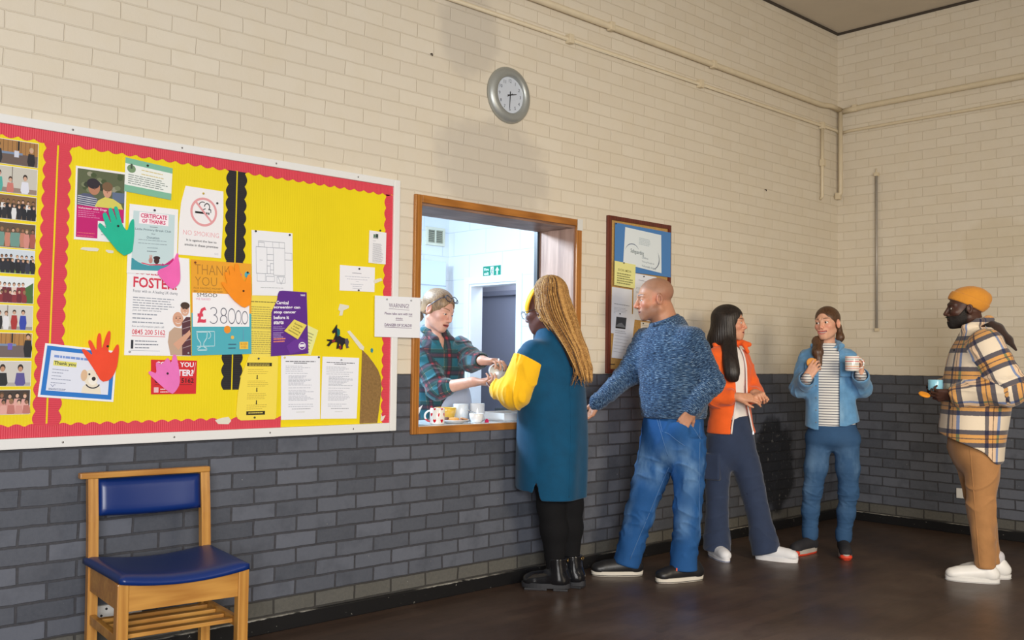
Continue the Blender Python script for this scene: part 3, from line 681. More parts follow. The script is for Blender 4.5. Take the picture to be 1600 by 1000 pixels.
s.lines(0.42,0.30,0.6,0.31,1,(140,150,156),h=0.012,seed=1); s.text('Little Primary Break Club',0.13,0.335,0.86,0.375,(70,90,104)); s.text('for',0.46,0.395,0.54,0.42,(90,104,116)); s.text('Donation',0.37,0.445,0.62,0.48,(70,90,104))
s.lines(0.20,0.50,0.80,0.55,2,(140,156,164),h=0.008,seed=2,ragged=0.05); s.lines(0.38,0.61,0.62,0.62,1,(140,156,164),h=0.01,seed=4); s.lines(0.38,0.66,0.62,0.67,1,(110,120,130),h=0.012,seed=5)
s.ell(0.46,0.80,0.04,0.045,(196,140,130)); s.ell(0.445,0.745,0.012,0.03,(206,160,150)); s.ell(0.475,0.745,0.012,0.03,(206,160,150)); s.ell(0.58,0.80,0.055,0.05,(74,40,40)); s.ell(0.58,0.76,0.07,0.028,(60,34,36)); s.poly([(0.7,0.84),(0.78,0.79),(0.82,0.81),(0.74,0.85)],(210,220,224))
s.build('certificate', 'certificate of thanks in pale teal with animals along the bottom', 'certificate', None, [(0.5,0.055,BLK)])
# 5 no smoking notice
s = Sheet([(-5.822,2.025),(-5.618,2.022),(-5.621,1.72),(-5.822,1.72)], YB+0.004, (242, 240, 242), outline=[(0.13,0),(1,0),(1.02,0.35),(1.0,1),(0,1),(0.005,0.55),(0.04,0.25)])
PK = (228,160,164)
s.arc(0.56,0.345,0.285,0.195,0.05,PK,0,360,40)
s.rect(0.36,0.345,0.60,0.375,BLK); s.rect(0.615,0.345,0.645,0.375,BLK); s.rect(0.66,0.345,0.69,0.375,BLK)
s.arc(0.53,0.255,0.085,0.055,0.02,(60,60,66),40,300,16); s.arc(0.63,0.265,0.06,0.05,0.02,(60,60,66),180,400,16); s.stroke([(0.66,0.30),(0.72,0.30),(0.72,0.345)],0.016,(60,60,66)); s.line(0.37,0.21,0.76,0.49,0.035,PK)
s.text('NO SMOKING',0.10,0.635,0.93,0.705,(232,178,184)); s.text('It is against the law to',0.18,0.76,0.88,0.80,(60,60,66),0.01); s.text('smoke in these premises',0.14,0.825,0.92,0.872,(60,60,66),0.01); s.text('NHS',0.84,0.93,0.93,0.96,(190,190,196))
s.build('notice', 'white no smoking notice with a pink prohibition ring', 'notice', None, [(0.86,0.19,BLK),(0.53,0.075,(200,170,60))])
# 6 thank you cheque poster
s = Sheet([(-5.764,1.703),(-5.474,1.706),(-5.462,1.293),(-5.748,1.281)], YB+0.0075, (236, 166, 46))
s.rect(0.0,0.555,1.0,1.0,(78,176,192),1); s.rect(0.02,0.345,0.965,0.70,(244,243,247),1.4); s.rect(0.02,0.7,0.965,0.80,(78,176,192),1.3)
s.k = 3
DK = (196,134,40)
s.text('THANK',0.06,0.045,0.64,0.15,(176,122,44),-0.012); s.text('YOU',0.06,0.175,0.42,0.27,(176,122,44),-0.012)
s.text('FOR RAISING MONEY',0.04,0.285,0.5,0.305,(150,106,40)); s.text('BBC CHILDREN IN NEED',0.04,0.318,0.52,0.338,(150,106,40)); s.text('SMSOD',0.09,0.305+0.04,0.42,0.385-0.0,(70,60,50)) 
s.text('WE RAISED',0.07,0.395,0.31,0.42,(226,150,176)); s.text('\u00a3',0.09,0.49,0.24,0.66,(220,66,92),0.03)
def digit0(cu, cv, ru, rv): s.arc(cu, cv, ru, rv, 0.012, (104,106,120))
s.arc(0.355,0.535,0.055,0.04,0.012,(104,106,120),-150,90,16); s.arc(0.355,0.62,0.065,0.045,0.012,(104,106,120),-90,150,16)
s.arc(0.525,0.54,0.045,0.04,0.012,(104,106,120)); s.arc(0.525,0.62,0.055,0.042,0.012,(104,106,120)); digit0(0.66,0.585,0.06,0.08); digit0(0.775,0.595,0.045,0.07); digit0(0.885,0.60,0.05,0.068); s.ell(0.83,0.665,0.008,0.008,(104,106,120),8)
s.ell(0.585,0.73,0.058,0.042,(238,148,42)); s.ell(0.67,0.815,0.028,0.02,(236,186,84)); s.ell(0.80,0.135,0.032,0.024,(226,110,120)); s.ell(0.93,0.125,0.048,0.036,(78,176,192))
W_ = (190,224,230)
s.stroke([(0.07,0.75),(0.37,0.75),(0.37,0.905),(0.08,0.905)],0.008,W_); s.stroke([(0.08,0.755),(0.09,0.82),(0.14,0.87),(0.14,0.91),(0.09,0.93),(0.09,0.945),(0.24,0.945),(0.24,0.93),(0.19,0.91),(0.19,0.87),(0.24,0.82),(0.25,0.755),(0.08,0.755)],0.012,W_); s.arc(0.265,0.79,0.04,0.035,0.01,W_,-90,90,12)
s.lines(0.60,0.885,0.74,0.925,2,(60,104,130),h=0.012,seed=3,ragged=0.1); s.rect(0.79,0.865,0.94,0.945,(240,196,70)); s.text('BBC CHILDREN',0.81,0.875,0.92,0.90,(190,120,30)); s.text('IN NEED',0.82,0.91,0.91,0.935,(190,120,30)); s.line(0.855,0.72,0.855,0.85,0.006,(120,150,190))
s.build('poster', 'orange and teal thank you poster with handwritten amount 38000', 'poster', None, [(0.06,0.03,(120,40,20)),(0.93,0.1,BLK)])
# 7 floor plan
s = Sheet([(-5.474,1.863),(-5.261,1.868),(-5.250,1.570),(-5.463,1.562)], YB+0.004, (238, 240, 246))
G_ = (150,154,166)
def bx_(u0,v0,u1,v1): s.stroke([(u0,v0),(u1,v0),(u1,v1),(u0,v1),(u0,v0)],0.007,G_)
for q in ((0.16,0.16,0.80,0.25),(0.10,0.25,0.36,0.66),(0.36,0.25,0.52,0.66),(0.52,0.25,0.80,0.68),(0.80,0.32,0.98,0.43),(0.12,0.66,0.32,0.78),(0.36,0.36,0.52,0.45),(0.36,0.54,0.44,0.66),(0.44,0.5,0.52,0.6),(0.34,0.70,0.54,0.78),(0.16,0.18,0.3,0.25),(0.5,0.16,0.66,0.25),(0.60,0.70,0.80,0.80)): bx_(*q)
s.stroke([(0.62,0.70),(0.7,0.82),(0.78,0.70)],0.007,G_); s.lines(0.2,0.875,0.78,0.885,1,(150,154,160),h=0.006,seed=2,ragged=0.05); s.lines(0.18,0.45,0.26,0.46,1,G_,h=0.006,seed=1)
s.build('floor_plan', 'white sheet with a line drawing of a building floor plan', 'plan', None, [(0.09,0.015,BLK),(0.92,0.03,BLK)])
# 8 yellow sheet half hidden
s = Sheet([(-5.477,1.562),(-5.330,1.564),(-5.326,1.262),(-5.470,1.262)], YB+0.003, (240, 220, 92))
s.lines(0.05,0.09,0.95,0.11,1,(90,84,50),h=0.012,seed=1,ragged=0.1); s.lines(0.05,0.17,0.95,0.48,10,(176,162,80),seed=2); s.rect(0.0,0.495,1.0,0.515,(206,188,84)); s.lines(0.05,0.55,0.95,0.88,11,(176,162,80),seed=3)
s.build('notice', 'yellow printed sheet half hidden between teal poster and purple poster', 'notice')
# 10 pale paper behind the purple poster
s = Sheet([(-5.24,1.462),(-5.107,1.412),(-5.147,1.290),(-5.27,1.325)], YB+0.003, (232, 232, 150)); s.lines(0.55,0.22,0.9,0.9,7,(160,160,110),seed=4)
s.build('leaflet', 'pale yellow green leaflet peeping out from behind the purple poster', 'leaflet')
# 9 purple poster
s = Sheet([(-5.365,1.588),(-5.179,1.592),(-5.162,1.299),(-5.362,1.283)], YB+0.0075, (92, 38, 140), outline=[(0.21,0.0),(0.30,-0.01),(1,0.0),(1,0.45),(1,1),(0,1),(0,0.60),(0,0.33),(0.06,0.25),(0.15,0.14),(0.17,0.05)])
WH = (240,236,246)
for k, (t_, w_) in enumerate((('Cervical',0.47),('screening can',0.80),('stop cancer',0.68),('before it',0.48),('starts',0.33))): s.text(t_,0.13 if k == 0 else 0.06,0.15+k*0.077,w_,0.15+k*0.077+0.055,WH,0.035)
s.text('NHS',0.82,0.035,0.95,0.065,WH,0.03); s.lines(0.05,0.55,0.38,0.60,3,(196,176,220),seed=2); s.lines(0.05,0.64,0.34,0.71,4,(196,176,220),seed=3); s.lines(0.06,0.73,0.40,0.77,2,(236,140,110),h=0.02,seed=4)
s.poly([(0.40,0.86),(0.72,0.72),(0.98,0.8),(0.98,0.93),(0.5,0.99)],(104,46,152)); s.arc(0.83,0.87,0.09,0.055,0.018,WH,0,360,24); s.rect(0.76,0.845,0.90,0.885,WH)
po = s.build('poster', 'purple cervical screening poster with torn top left corner', 'poster')
s = Sheet([(-5.246,1.459),(-5.178,1.435),(-5.224,1.365),(-5.298,1.403)], YB+0.0130, (232, 214, 96), th=0.003)
for k, (t_, u0, u1) in enumerate((('Remember',0.2,0.85),('to book',0.25,0.7),('a screening',0.2,0.9),('appointment',0.15,0.88))): s.text(t_,u0,0.16+k*0.19,u1,0.28+k*0.19,(60,56,30),0.01)
s.m.build('sticky_note_print', po)
# 11 flow chart on yellow
s = Sheet([(-5.525,1.280),(-5.323,1.280),(-5.324,0.990),(-5.530,0.990)], YB+0.0065, (246, 222, 84), outline=[(0.24,0),(1,0),(0.985,0.97),(0.96,1),(0.12,1),(0.04,0.97),(0.0,0.90),(0.02,0.6),(0.08,0.3),(0.2,0.1)])
s.rect(0.22,0.095,0.84,0.15,(40,36,20)); s.lines(0.26,0.108,0.8,0.13,2,(226,206,96),h=0.009,seed=1,ragged=0.1); s.rect(0.24,0.86,0.70,0.92,(40,36,20)); s.lines(0.29,0.88,0.66,0.89,1,(226,206,96),h=0.016,seed=2,ragged=0.05)
for v_ in (0.29,0.49,0.69): s.rect(0.465,v_,0.49,v_+0.055,(50,46,26)); s.poly([(0.45,v_+0.05),(0.505,v_+0.05),(0.4775,v_+0.068)],(50,46,26))
for v_, n_ in ((0.2,3),(0.38,4),(0.58,4),(0.76,3)): s.lines(0.24,v_,0.76,v_+0.02*n_,n_,(196,176,70),h=0.008,seed=n_+int(v_*100))
s.build('notice', 'yellow flow chart notice with black heading bars and down arrows', 'notice', None, [(0.49,0.028,(40,60,90)),(0.44,0.96,(80,72,40))])
# 12/13 typed pages
for (q, lab, pins, sd) in (([(-5.306,1.287),(-5.095,1.288),(-5.088,0.983),(-5.299,0.986)], 'typed white page to the right of the yellow flow chart', [(0.08,0.03,(226,206,110)),(0.96,0.02,(50,40,70))], 20),
                     ([(-5.080,1.285),(-4.868,1.281),(-4.876,0.979),(-5.084,0.984)], 'typed white page beside the bare brown cork patch', [(0.5,0.045,SIL)], 40)):
    s = Sheet(q, YB+0.0035, (238, 240, 248))
    s.lines(0.11,0.085,0.88,0.095,1,(70,72,84),h=0.011,seed=sd,ragged=0); s.lines(0.32,0.11,0.66,0.12,1,(70,72,84),h=0.011,seed=sd+1,ragged=0)
    for j, (v0_, n_, u0_) in enumerate(((0.16,3,0.11),(0.24,2,0.11),(0.31,9,0.18),(0.50,1,0.18),(0.54,4,0.18),(0.63,4,0.18),(0.76,2,0.18))): s.lines(u0_,v0_,0.86,v0_+0.0165*n_,n_,(168,172,186),h=0.007,seed=sd+j+2,ragged=0.45)
    s.lines(0.27,0.83,0.76,0.84,1,(150,152,164),h=0.008,seed=sd+9,ragged=0.05); s.lines(0.38,0.88,0.6,0.89,1,(190,190,180),h=0.008,seed=sd+10,ragged=0)
    s.build('typed_page', lab, 'notice', None, pins)
# 14 small notice, 15 letter
s = Sheet([(-4.992,1.738),(-4.783,1.741),(-4.783,1.616),(-4.991,1.612)], YB+0.004, (240, 240, 246)); s.lines(0.35,0.27,0.62,0.29,1,(140,140,156),h=0.025,seed=1,ragged=0)
for v_, a, b_ in ((0.42,0.14,0.86),(0.52,0.2,0.8),(0.6,0.45,0.55),(0.72,0.3,0.68),(0.8,0.36,0.64),(0.88,0.36,0.62)): s.lines(a,v_,b_,v_+0.01,1,(170,172,190),h=0.016,seed=int(v_*50),ragged=0)
s.build('notice', 'small landscape white notice pinned near the right border', 'notice', None, [(0.54,0.1,BLK),(0.53,0.96,BLK)])
s = Sheet([(-4.822,1.927),(-4.717,1.925),(-4.718,1.762),(-4.824,1.762)], YB+0.006, (238, 238, 242)); s.rect(0.24,0.1,0.36,0.2,(96,130,110)); s.rect(0.37,0.08,0.52,0.2,(50,70,66)); s.rect(0.22,0.21,0.52,0.225,(60,80,80))
s.lines(0.22,0.30,0.4,0.32,1,(180,180,190),h=0.012,seed=1); s.lines(0.22,0.38,0.85,0.95,20,(150,152,164),h=0.011,seed=2)
s.build('letter', 'small white letter overlapping the red border at upper right', 'letter', None, [(0.62,-0.04,BLK)])
# 16 warning sheet across the frames
s = Sheet([(-4.788,1.598),(-4.495,1.602),(-4.497,1.390),(-4.785,1.389)], 0.0455, (236, 238, 244), bulge=0.0)
PU = (112,88,122)
s.text('WARNING!',0.30,0.17,0.74,0.275,PU); s.line(0.30,0.305,0.75,0.32,0.008,PU); s.text('Please take care with hot',0.21,0.39,0.82,0.45,PU,0.015); s.line(0.74,0.475,0.82,0.48,0.008,PU); s.text('drinks',0.45,0.51,0.60,0.56,PU,0.015); s.line(0.45,0.58,0.61,0.58,0.008,PU)
s.text('DANGER OF SCALDS!',0.21,0.665,0.81,0.735,PU,0.02); s.line(0.21,0.755,0.81,0.765,0.01,PU)
s.build('warning_notice', 'white hot drinks warning notice bridging board frame and hatch frame', 'notice', None, [(0.25,0.08,SIL),(0.78,0.08,SIL)])
# 17 thank-you certificate with puppy
s = Sheet([(-6.357,1.323),(-6.073,1.295),(-6.083,1.085),(-6.379,1.111)], YB+0.0065, (240, 240, 244))
s.rect(0.03,0.04,0.97,0.96,(36,120,204),1); s.rect(0.09,0.12,0.915,0.87,(226,230,244),1.5)
s.k = 3; s.lines(0.14,0.20,0.62,0.22,1,(120,150,214),h=0.045,seed=2,ragged=0); s.rect(0.14,0.30,0.45,0.395,(226,220,110)); s.text('Thank you',0.15,0.31,0.44,0.395,(40,60,60),0.02)
for v_ in (0.46,0.52,0.58,0.64,0.71): s.lines(0.14,v_,0.40,v_+0.01,1,(150,156,176),h=0.014,seed=int(v_*90),ragged=0.5)
s.stroke([(0.14,0.75),(0.17,0.79),(0.19,0.75),(0.21,0.76)],0.006,(80,90,140)); s.lines(0.12,0.82,0.36,0.84,2,(120,126,150),h=0.01,seed=8)
FUR = (236,226,206)
s.k += 2; s.poly([(0.55,0.87),(0.56,0.75),(0.62,0.66),(0.75,0.66),(0.80,0.74),(0.82,0.87)],FUR); s.ell(0.66,0.56,0.10,0.15,FUR); s.ell(0.565,0.53,0.045,0.11,(222,186,150)); s.ell(0.69,0.62,0.06,0.08,(244,238,226)); s.ell(0.70,0.58,0.028,0.04,(40,34,36)); s.ell(0.635,0.50,0.014,0.02,(46,40,44)); s.ell(0.74,0.47,0.014,0.02,(46,40,44)); s.arc(0.69,0.64,0.10,0.12,0.022,(44,44,56),20,150,14)
s.build('certificate', 'blue bordered thank you certificate with a white puppy', 'certificate')
# 18 red fostering card
s = Sheet([(-5.928,1.262),(-5.722,1.259),(-5.723,1.114),(-5.924,1.114)], YB+0.004, (214, 40, 50))
s.text('COULD YOU',0.10,0.05,0.93,0.20,WH,0.03); s.text('FOSTER?',0.26,0.27,0.93,0.47,WH,0.04); s.text('0845 200 5162',0.08,0.53,0.94,0.67,(50,24,30),0.02); s.line(0.08,0.72,0.9,0.72,0.012,(70,24,30)); s.rect(0.06,0.80,0.16,0.95,(236,190,196)); s.lines(0.2,0.84,0.5,0.92,2,(240,210,214),h=0.03,seed=3); s.line(0.97,0.05,0.93,0.4,0.01,(236,200,200))
s.build('card', 'red fostering card partly covered by a pink paper hand', 'card')
# 19 paper hands
def paper_hand(pts, rgb, y, label, pin):
    mt_ = flat('craft_paper_%d_%d_%d' % rgb, rgb, 0.55, var=0.06, vscale=16, bump=0.001, bscale=30)
    cx = sum(p[0] for p in pts)/len(pts); cz = sum(p[1] for p in pts)/len(pts)
    sm = []                                              # round the fingertips by one corner-cutting pass
    n = len(pts)
    for i in range(n):
        a, b_ = pts[i], pts[(i+1) % n]
        sm += [(a[0]*0.8+b_[0]*0.2, a[1]*0.8+b_[1]*0.2), (a[0]*0.2+b_[0]*0.8, a[1]*0.2+b_[1]*0.8)]
    m = MB(); m.prism([(x, z) for x, z in sm], -y, -y-0.0012, mt_)
    o = m.build('paper_hand'); tag(o, label, 'paper hand', 'paper hand cut-outs')
    if pin:
        q = MB(); q.lathe([(0, 0.006), (0.0035, 0.0055), (0.0048, 0.003), (0.0045, 0.0), (0, 0)], flat('pin_28_28_30', BLK, 0.3), 12, Matrix.Translation((pin[0], -y-0.0014, pin[1])) @ Matrix.Rotation(PI/2, 4, 'X')); q.build('drawing_pin', o)
paper_hand([(-6.069,1.69),(-6.169,1.801),(-6.17,1.813),(-6.162,1.822),(-6.134,1.797),(-6.155,1.855),(-6.148,1.866),(-6.138,1.864),(-6.115,1.815),(-6.132,1.877),(-6.126,1.888),(-6.117,1.887),(-6.091,1.829),(-6.109,1.888),(-6.103,1.897),(-6.093,1.894),(-6.071,1.819),(-6.05,1.797),(-6.039,1.839),(-6.029,1.852),(-6.023,1.849),(-6.02,1.792),(-6.024,1.734),(-6.027,1.71)], (20,184,150), YB+0.0165, 'green paper hand over the corner of the park poster', (-6.090,1.815))
paper_hand([(-6.137,1.168),(-6.167,1.218),(-6.219,1.294),(-6.217,1.303),(-6.204,1.3),(-6.173,1.273),(-6.195,1.328),(-6.192,1.34),(-6.182,1.336),(-6.16,1.293),(-6.161,1.341),(-6.156,1.366),(-6.149,1.369),(-6.144,1.357),(-6.14,1.297),(-6.125,1.357),(-6.114,1.38),(-6.106,1.374),(-6.107,1.342),(-6.115,1.294),(-6.099,1.286),(-6.08,1.323),(-6.071,1.323),(-6.069,1.295),(-6.074,1.238),(-6.085,1.202),(-6.104,1.175)], (240,72,38), YB+0.0145, 'orange red paper hand over the puppy certificate', (-6.117,1.315))
paper_hand([(-5.917,1.628),(-5.914,1.645),(-5.872,1.664),(-5.847,1.691),(-5.835,1.722),(-5.828,1.725),(-5.825,1.697),(-5.819,1.677),(-5.814,1.61),(-5.822,1.588),(-5.847,1.566),(-5.865,1.573)], (242,104,182), YB+0.0175, 'curled pink paper hand below the certificate of thanks', None)
paper_hand([(-5.835,1.113),(-5.882,1.149),(-5.941,1.202),(-5.939,1.212),(-5.931,1.213),(-5.905,1.202),(-5.911,1.248),(-5.904,1.252),(-5.885,1.24),(-5.86,1.271),(-5.852,1.265),(-5.843,1.244),(-5.835,1.282),(-5.825,1.286),(-5.818,1.274),(-5.803,1.207),(-5.801,1.156),(-5.818,1.127)], (238,120,194), YB+0.0105, 'pink paper hand over the red fostering card', (-5.858,1.203))
paper_hand([(-5.513,1.499),(-5.569,1.536),(-5.623,1.601),(-5.624,1.612),(-5.612,1.613),(-5.595,1.602),(-5.61,1.647),(-5.609,1.658),(-5.597,1.659),(-5.584,1.641),(-5.592,1.682),(-5.584,1.69),(-5.573,1.687),(-5.562,1.658),(-5.563,1.696),(-5.553,1.703),(-5.543,1.696),(-5.535,1.652),(-5.51,1.615),(-5.498,1.651),(-5.49,1.657),(-5.482,1.652),(-5.478,1.602),(-5.476,1.548),(-5.482,1.516)], (250,146,20), YB+0.0215, 'orange paper hand over the thank you poster', (-5.518,1.578))
# 20 small dark pony ornament and blue tack
s = MB(); pm = flat('pony_black', (36, 34, 44), 0.35); pc = flat('pony_teal', (30, 110, 110), 0.35); pr = flat('pony_red', (150, 40, 50), 0.4)
def pt(u, v): return (-5.062+0.130*u, 1.443-0.123*v)
s.prism([pt(*p) for p in [(0.30,0.62),(0.38,0.44),(0.40,0.30),(0.28,0.36),(0.24,0.28),(0.36,0.12),(0.44,0.0),(0.44,0.12),(0.52,0.22),(0.52,0.42),(0.66,0.50),(0.82,0.55),(0.80,0.74),(0.72,0.82),(0.70,0.98),(0.62,1.0),(0.63,0.80),(0.56,0.74),(0.52,0.96),(0.45,0.96),(0.48,0.72),(0.36,0.70),(0.22,0.74),(0.10,0.88),(0.02,0.84),(0.16,0.68),(0.04,0.66),(0.02,0.60),(0.20,0.60)]], -YB-0.004, -YB-0.010, pm)
s.prism([pt(*p) for p in [(0.42,0.14),(0.55,0.2),(0.56,0.40),(0.46,0.48),(0.44,0.3)]], -YB-0.0102, -YB-0.013, pc)
s.prism([pt(*p) for p in [(0.80,0.56),(0.92,0.54),(0.98,0.68),(0.94,0.84),(1.0,0.90),(0.90,0.94),(0.86,0.80),(0.80,0.70)]], -YB-0.004, -YB-0.011, flat('pony_grey', (88, 80, 96), 0.4))
s.prism([pt(*p) for p in [(0.22,0.63),(0.36,0.60),(0.34,0.69),(0.22,0.72)]], -YB-0.0102, -YB-0.012, pr); s.prism([pt(*p) for p in [(0.56,0.84),(0.63,0.84),(0.63,0.97),(0.57,0.97)]], -YB-0.004, -YB-0.0115, pr)
tag(s.build('pony_ornament'), 'small dark leaping pony ornament with a teal mane on yellow paper', 'ornament')
o = MB().prism([(-4.798,1.327),(-4.790,1.332),(-4.784,1.322),(-4.788,1.308),(-4.797,1.312)], -YB-0.0005, -YB-0.005, flat('blue_tack', (40, 140, 160), 0.6)).build('putty_blob'); tag(o, 'blue putty blob stuck near the bare cork patch', 'putty')

# ------------------------------------------------------------------ the small cork board
cb = thing('cork_board', 'mahogany framed cork board with a blue sheet between hatch and bald man', 'notice board')
NX0, NX1, NZ0, NZ1 = -2.975, -2.325, 1.203, 2.215
mh = wood('mahogany_frame', (70, 24, 16), (112, 44, 28), 2, 0.35, 8, 0.2)
m = MB(); m.box((NX0, -0.024, NZ0), (NX0+0.032, -0.0005, NZ1), mh, bev=0.004); m.box((NX1-0.03, -0.024, NZ0), (NX1, -0.0005, NZ1), mh, bev=0.004); m.box((NX0+0.0325, -0.024, NZ0), (NX1-0.0305, -0.0005, NZ0+0.03), mh, bev=0.004); m.box((NX0+0.0325, -0.024, NZ1-0.028), (NX1-0.0305, -0.0005, NZ1), mh, bev=0.004); m.build('frame', cb)
MB().box((NX0+0.0325, -0.014, NZ0+0.0305), (NX1-0.0305, -0.001, NZ1-0.0285), flat('cork', (186, 146, 84), 0.9, var=0.22, vscale=70, bump=0.0008, bscale=180)).build('cork_panel', cb)
MB().tube([(-2.945, -0.0142, 1.262), (-2.945, -0.030, 1.262), (-2.92, -0.036, 1.263)], 0.003, flat('pin_28_28_30', BLK, 0.3), 8).build('hook', cb)
s = Sheet([(-2.915,2.172),(-2.335,2.164),(-2.335,1.858),(-2.920,1.866)], 0.026, (74, 128, 190)); s.build('backing_sheet', 'plain blue sheet across the top of the small cork board', 'sheet', None, [(0.01,0.02,BLK)])
s = Sheet([(-2.820,2.152),(-2.446,2.136),(-2.441,1.879),(-2.838,1.913)], 0.030, (222, 232, 238))
s.arc(0.22,0.66,0.19,0.25,0.02,(50,70,110),190,330,20,True); s.arc(0.72,0.66,0.22,0.30,0.024,(40,56,90),-40,80,20,True); s.text('Safeguarding',0.17,0.54,0.52,0.68,(110,124,130),0.01)
s.text('Children',0.47,0.68,0.64,0.735,(120,136,148)); s.text('Young People &',0.47,0.79,0.80,0.845,(120,136,148)); s.text('Vulnerable Adults',0.47,0.90,0.85,0.955,(120,136,148)); s.lines(0.38,0.20,0.74,0.36,5,(170,184,194),h=0.015,seed=5)
s.build('notice', 'pale safeguarding notice with two curved swooshes on the blue sheet', 'notice')
s = Sheet([(-2.926,1.924),(-2.717,1.914),(-2.724,1.758),(-2.929,1.768)], 0.034, (228, 226, 150)); s.text('SOCIAL MEDIA',0.16,0.28,0.80,0.38,(120,120,70),0.01); s.lines(0.12,0.46,0.88,0.85,5,(140,140,90),h=0.05,seed=5,ragged=0.2)
s.build('notice', 'small yellow notice pinned at the left of the small cork board', 'notice', None, [(0.42,0.02,BLK)])
s = Sheet([(-2.928,1.758),(-2.728,1.750),(-2.732,1.445),(-2.936,1.462)], 0.0155, (226, 230, 240)); s.lines(0.12,0.35,0.88,0.36,1,(120,124,140),h=0.012,seed=1,ragged=0); s.lines(0.12,0.43,0.88,0.55,5,(160,164,178),h=0.008,seed=2)
s.build('notice', 'white page under the small yellow notice on the cork board', 'notice')
s = Sheet([(-2.713,1.862),(-2.478,1.850),(-2.481,1.547),(-2.721,1.557)], 0.0175, (226, 230, 240)); s.lines(0.2,0.13,0.7,0.14,1,(130,134,150),h=0.01,seed=3,ragged=0)
for k in range(6): s.lines(0.1,0.3+k*0.09,0.8,0.32+k*0.09,2,(168,172,184),h=0.008,seed=k)
s.build('notice', 'white page half hidden behind the bald mans head', 'notice', None, [(0.42,0.04,BLK)])
s = Sheet([(-2.895,1.598),(-2.700,1.590),(-2.750,1.291),(-2.932,1.305)], 0.020, (230, 234, 244)); s.rect(0.05,0.10,0.57,0.35,(58,62,70)); s.poly([(0.07,0.30),(0.2,0.24),(0.35,0.22),(0.55,0.30),(0.55,0.33),(0.07,0.33)],(120,124,130)); s.rect(0.05,0.32,0.57,0.35,(20,20,24)); s.lines(0.06,0.40,0.7,0.44,2,(150,154,168),h=0.01,seed=6)
for k in range(6): s.line(0.05,0.51+k*0.07,0.78,0.52+k*0.07,0.008,(176,180,192))
s.build('leaflet', 'white leaflet with a dark photo hanging skewed on the cork board', 'leaflet', None, [(0.2,0.03,BLK)])
s = Sheet([(-2.637,1.545),(-2.487,1.539),(-2.486,1.435),(-2.640,1.442)], 0.0155, (236, 232, 226)); s.lines(0.1,0.2,0.8,0.8,4,(190,186,180),h=0.03,seed=2)
s.build('card', 'small white card pinned behind the bald mans chin', 'card', None, [(0.15,0.1,BLK)])

# ------------------------------------------------------------------ wall clock
ck = thing('wall_clock', 'round silver rimmed wall clock above the serving hatch', 'clock', (-3.848, 0, 2.815))
RT = Matrix.Rotation(PI/2, 4, 'X')
m = MB(); m.lathe([(0.0, 0.0005), (0.162, 0.0005), (0.164, 0.012), (0.158, 0.026), (0.143, 0.037), (0.125, 0.041), (0.110, 0.036), (0.105, 0.026), (0.104, 0.020), (0.0, 0.020)], flat('brushed_silver_rim', (172, 176, 174), 0.42, 0.55), 64, RT); m.build('rim', ck)
m = MB(); m.lathe([(0.104, 0.0205), (0.0, 0.0205)], flat('dial_white', (206, 214, 226), 0.4), 48, RT)
for k in range(1, 13):
    v, f, x0, x1, y0, y1 = font_mesh(str(k)); a = math.radians(90 - 30*k); hgt = 0.019; sc_ = hgt/(y1-y0)
    cx, cz = 0.082*math.cos(a), 0.082*math.sin(a)
    m.add([(cx+(x-(x0+x1)/2)*sc_, -0.0212, cz+(y-(y0+y1)/2)*sc_) for x, y in v], f, ink((60, 64, 80)))
m.build('dial', ck)
def hand(ang, L, w, y, name):
    q = MB(); a = math.radians(90-ang); d = Vector((math.cos(a), 0, math.sin(a))); n = Vector((-math.sin(a), 0, math.cos(a)))
    pts = [d*-0.02 + n*w, d*L + n*w*0.5, d*L - n*w*0.5, d*-0.02 - n*w]
    q.prism([(p.x, p.z) for p in pts], -y, -y-0.0012, flat('hand_black', (24, 24, 28), 0.4)); return q.build(name, ck)
hand(76, 0.052, 0.004, 0.0220, 'hour_hand'); hand(183, 0.076, 0.003, 0.0236, 'minute_hand'); hand(240, 0.03, 0.0012, 0.0251, 'second_hand')
m = MB(); m.lathe([(0.004, 0.0225), (0.004, 0.0285), (0, 0.0295)], flat('hand_black', (24, 24, 28), 0.4), 12, RT); m.build('centre_cap', ck)
def glass_mat():
    m_, nt, b = new_mat('clear_clock_glass'); nt.nodes.remove(b)
    o = nt.nodes['Material Output']; tr = N(nt, 'ShaderNodeBsdfTransparent'); gl = N(nt, 'ShaderNodeBsdfGlossy'); gl.inputs['Roughness'].default_value = 0.03
    mx = N(nt, 'ShaderNodeMixShader'); mx.inputs[0].default_value = 0.06; nt.links.new(tr.outputs[0], mx.inputs[1]); nt.links.new(gl.outputs[0], mx.inputs[2]); nt.links.new(mx.outputs[0], o.inputs[0]); return m_
m_glass = glass_mat()
m = MB(); m.lathe([(0.1045, 0.031), (0.08, 0.0335), (0.04, 0.035), (0.0, 0.0355)], m_glass, 48, RT); m.build('cover_glass', ck)

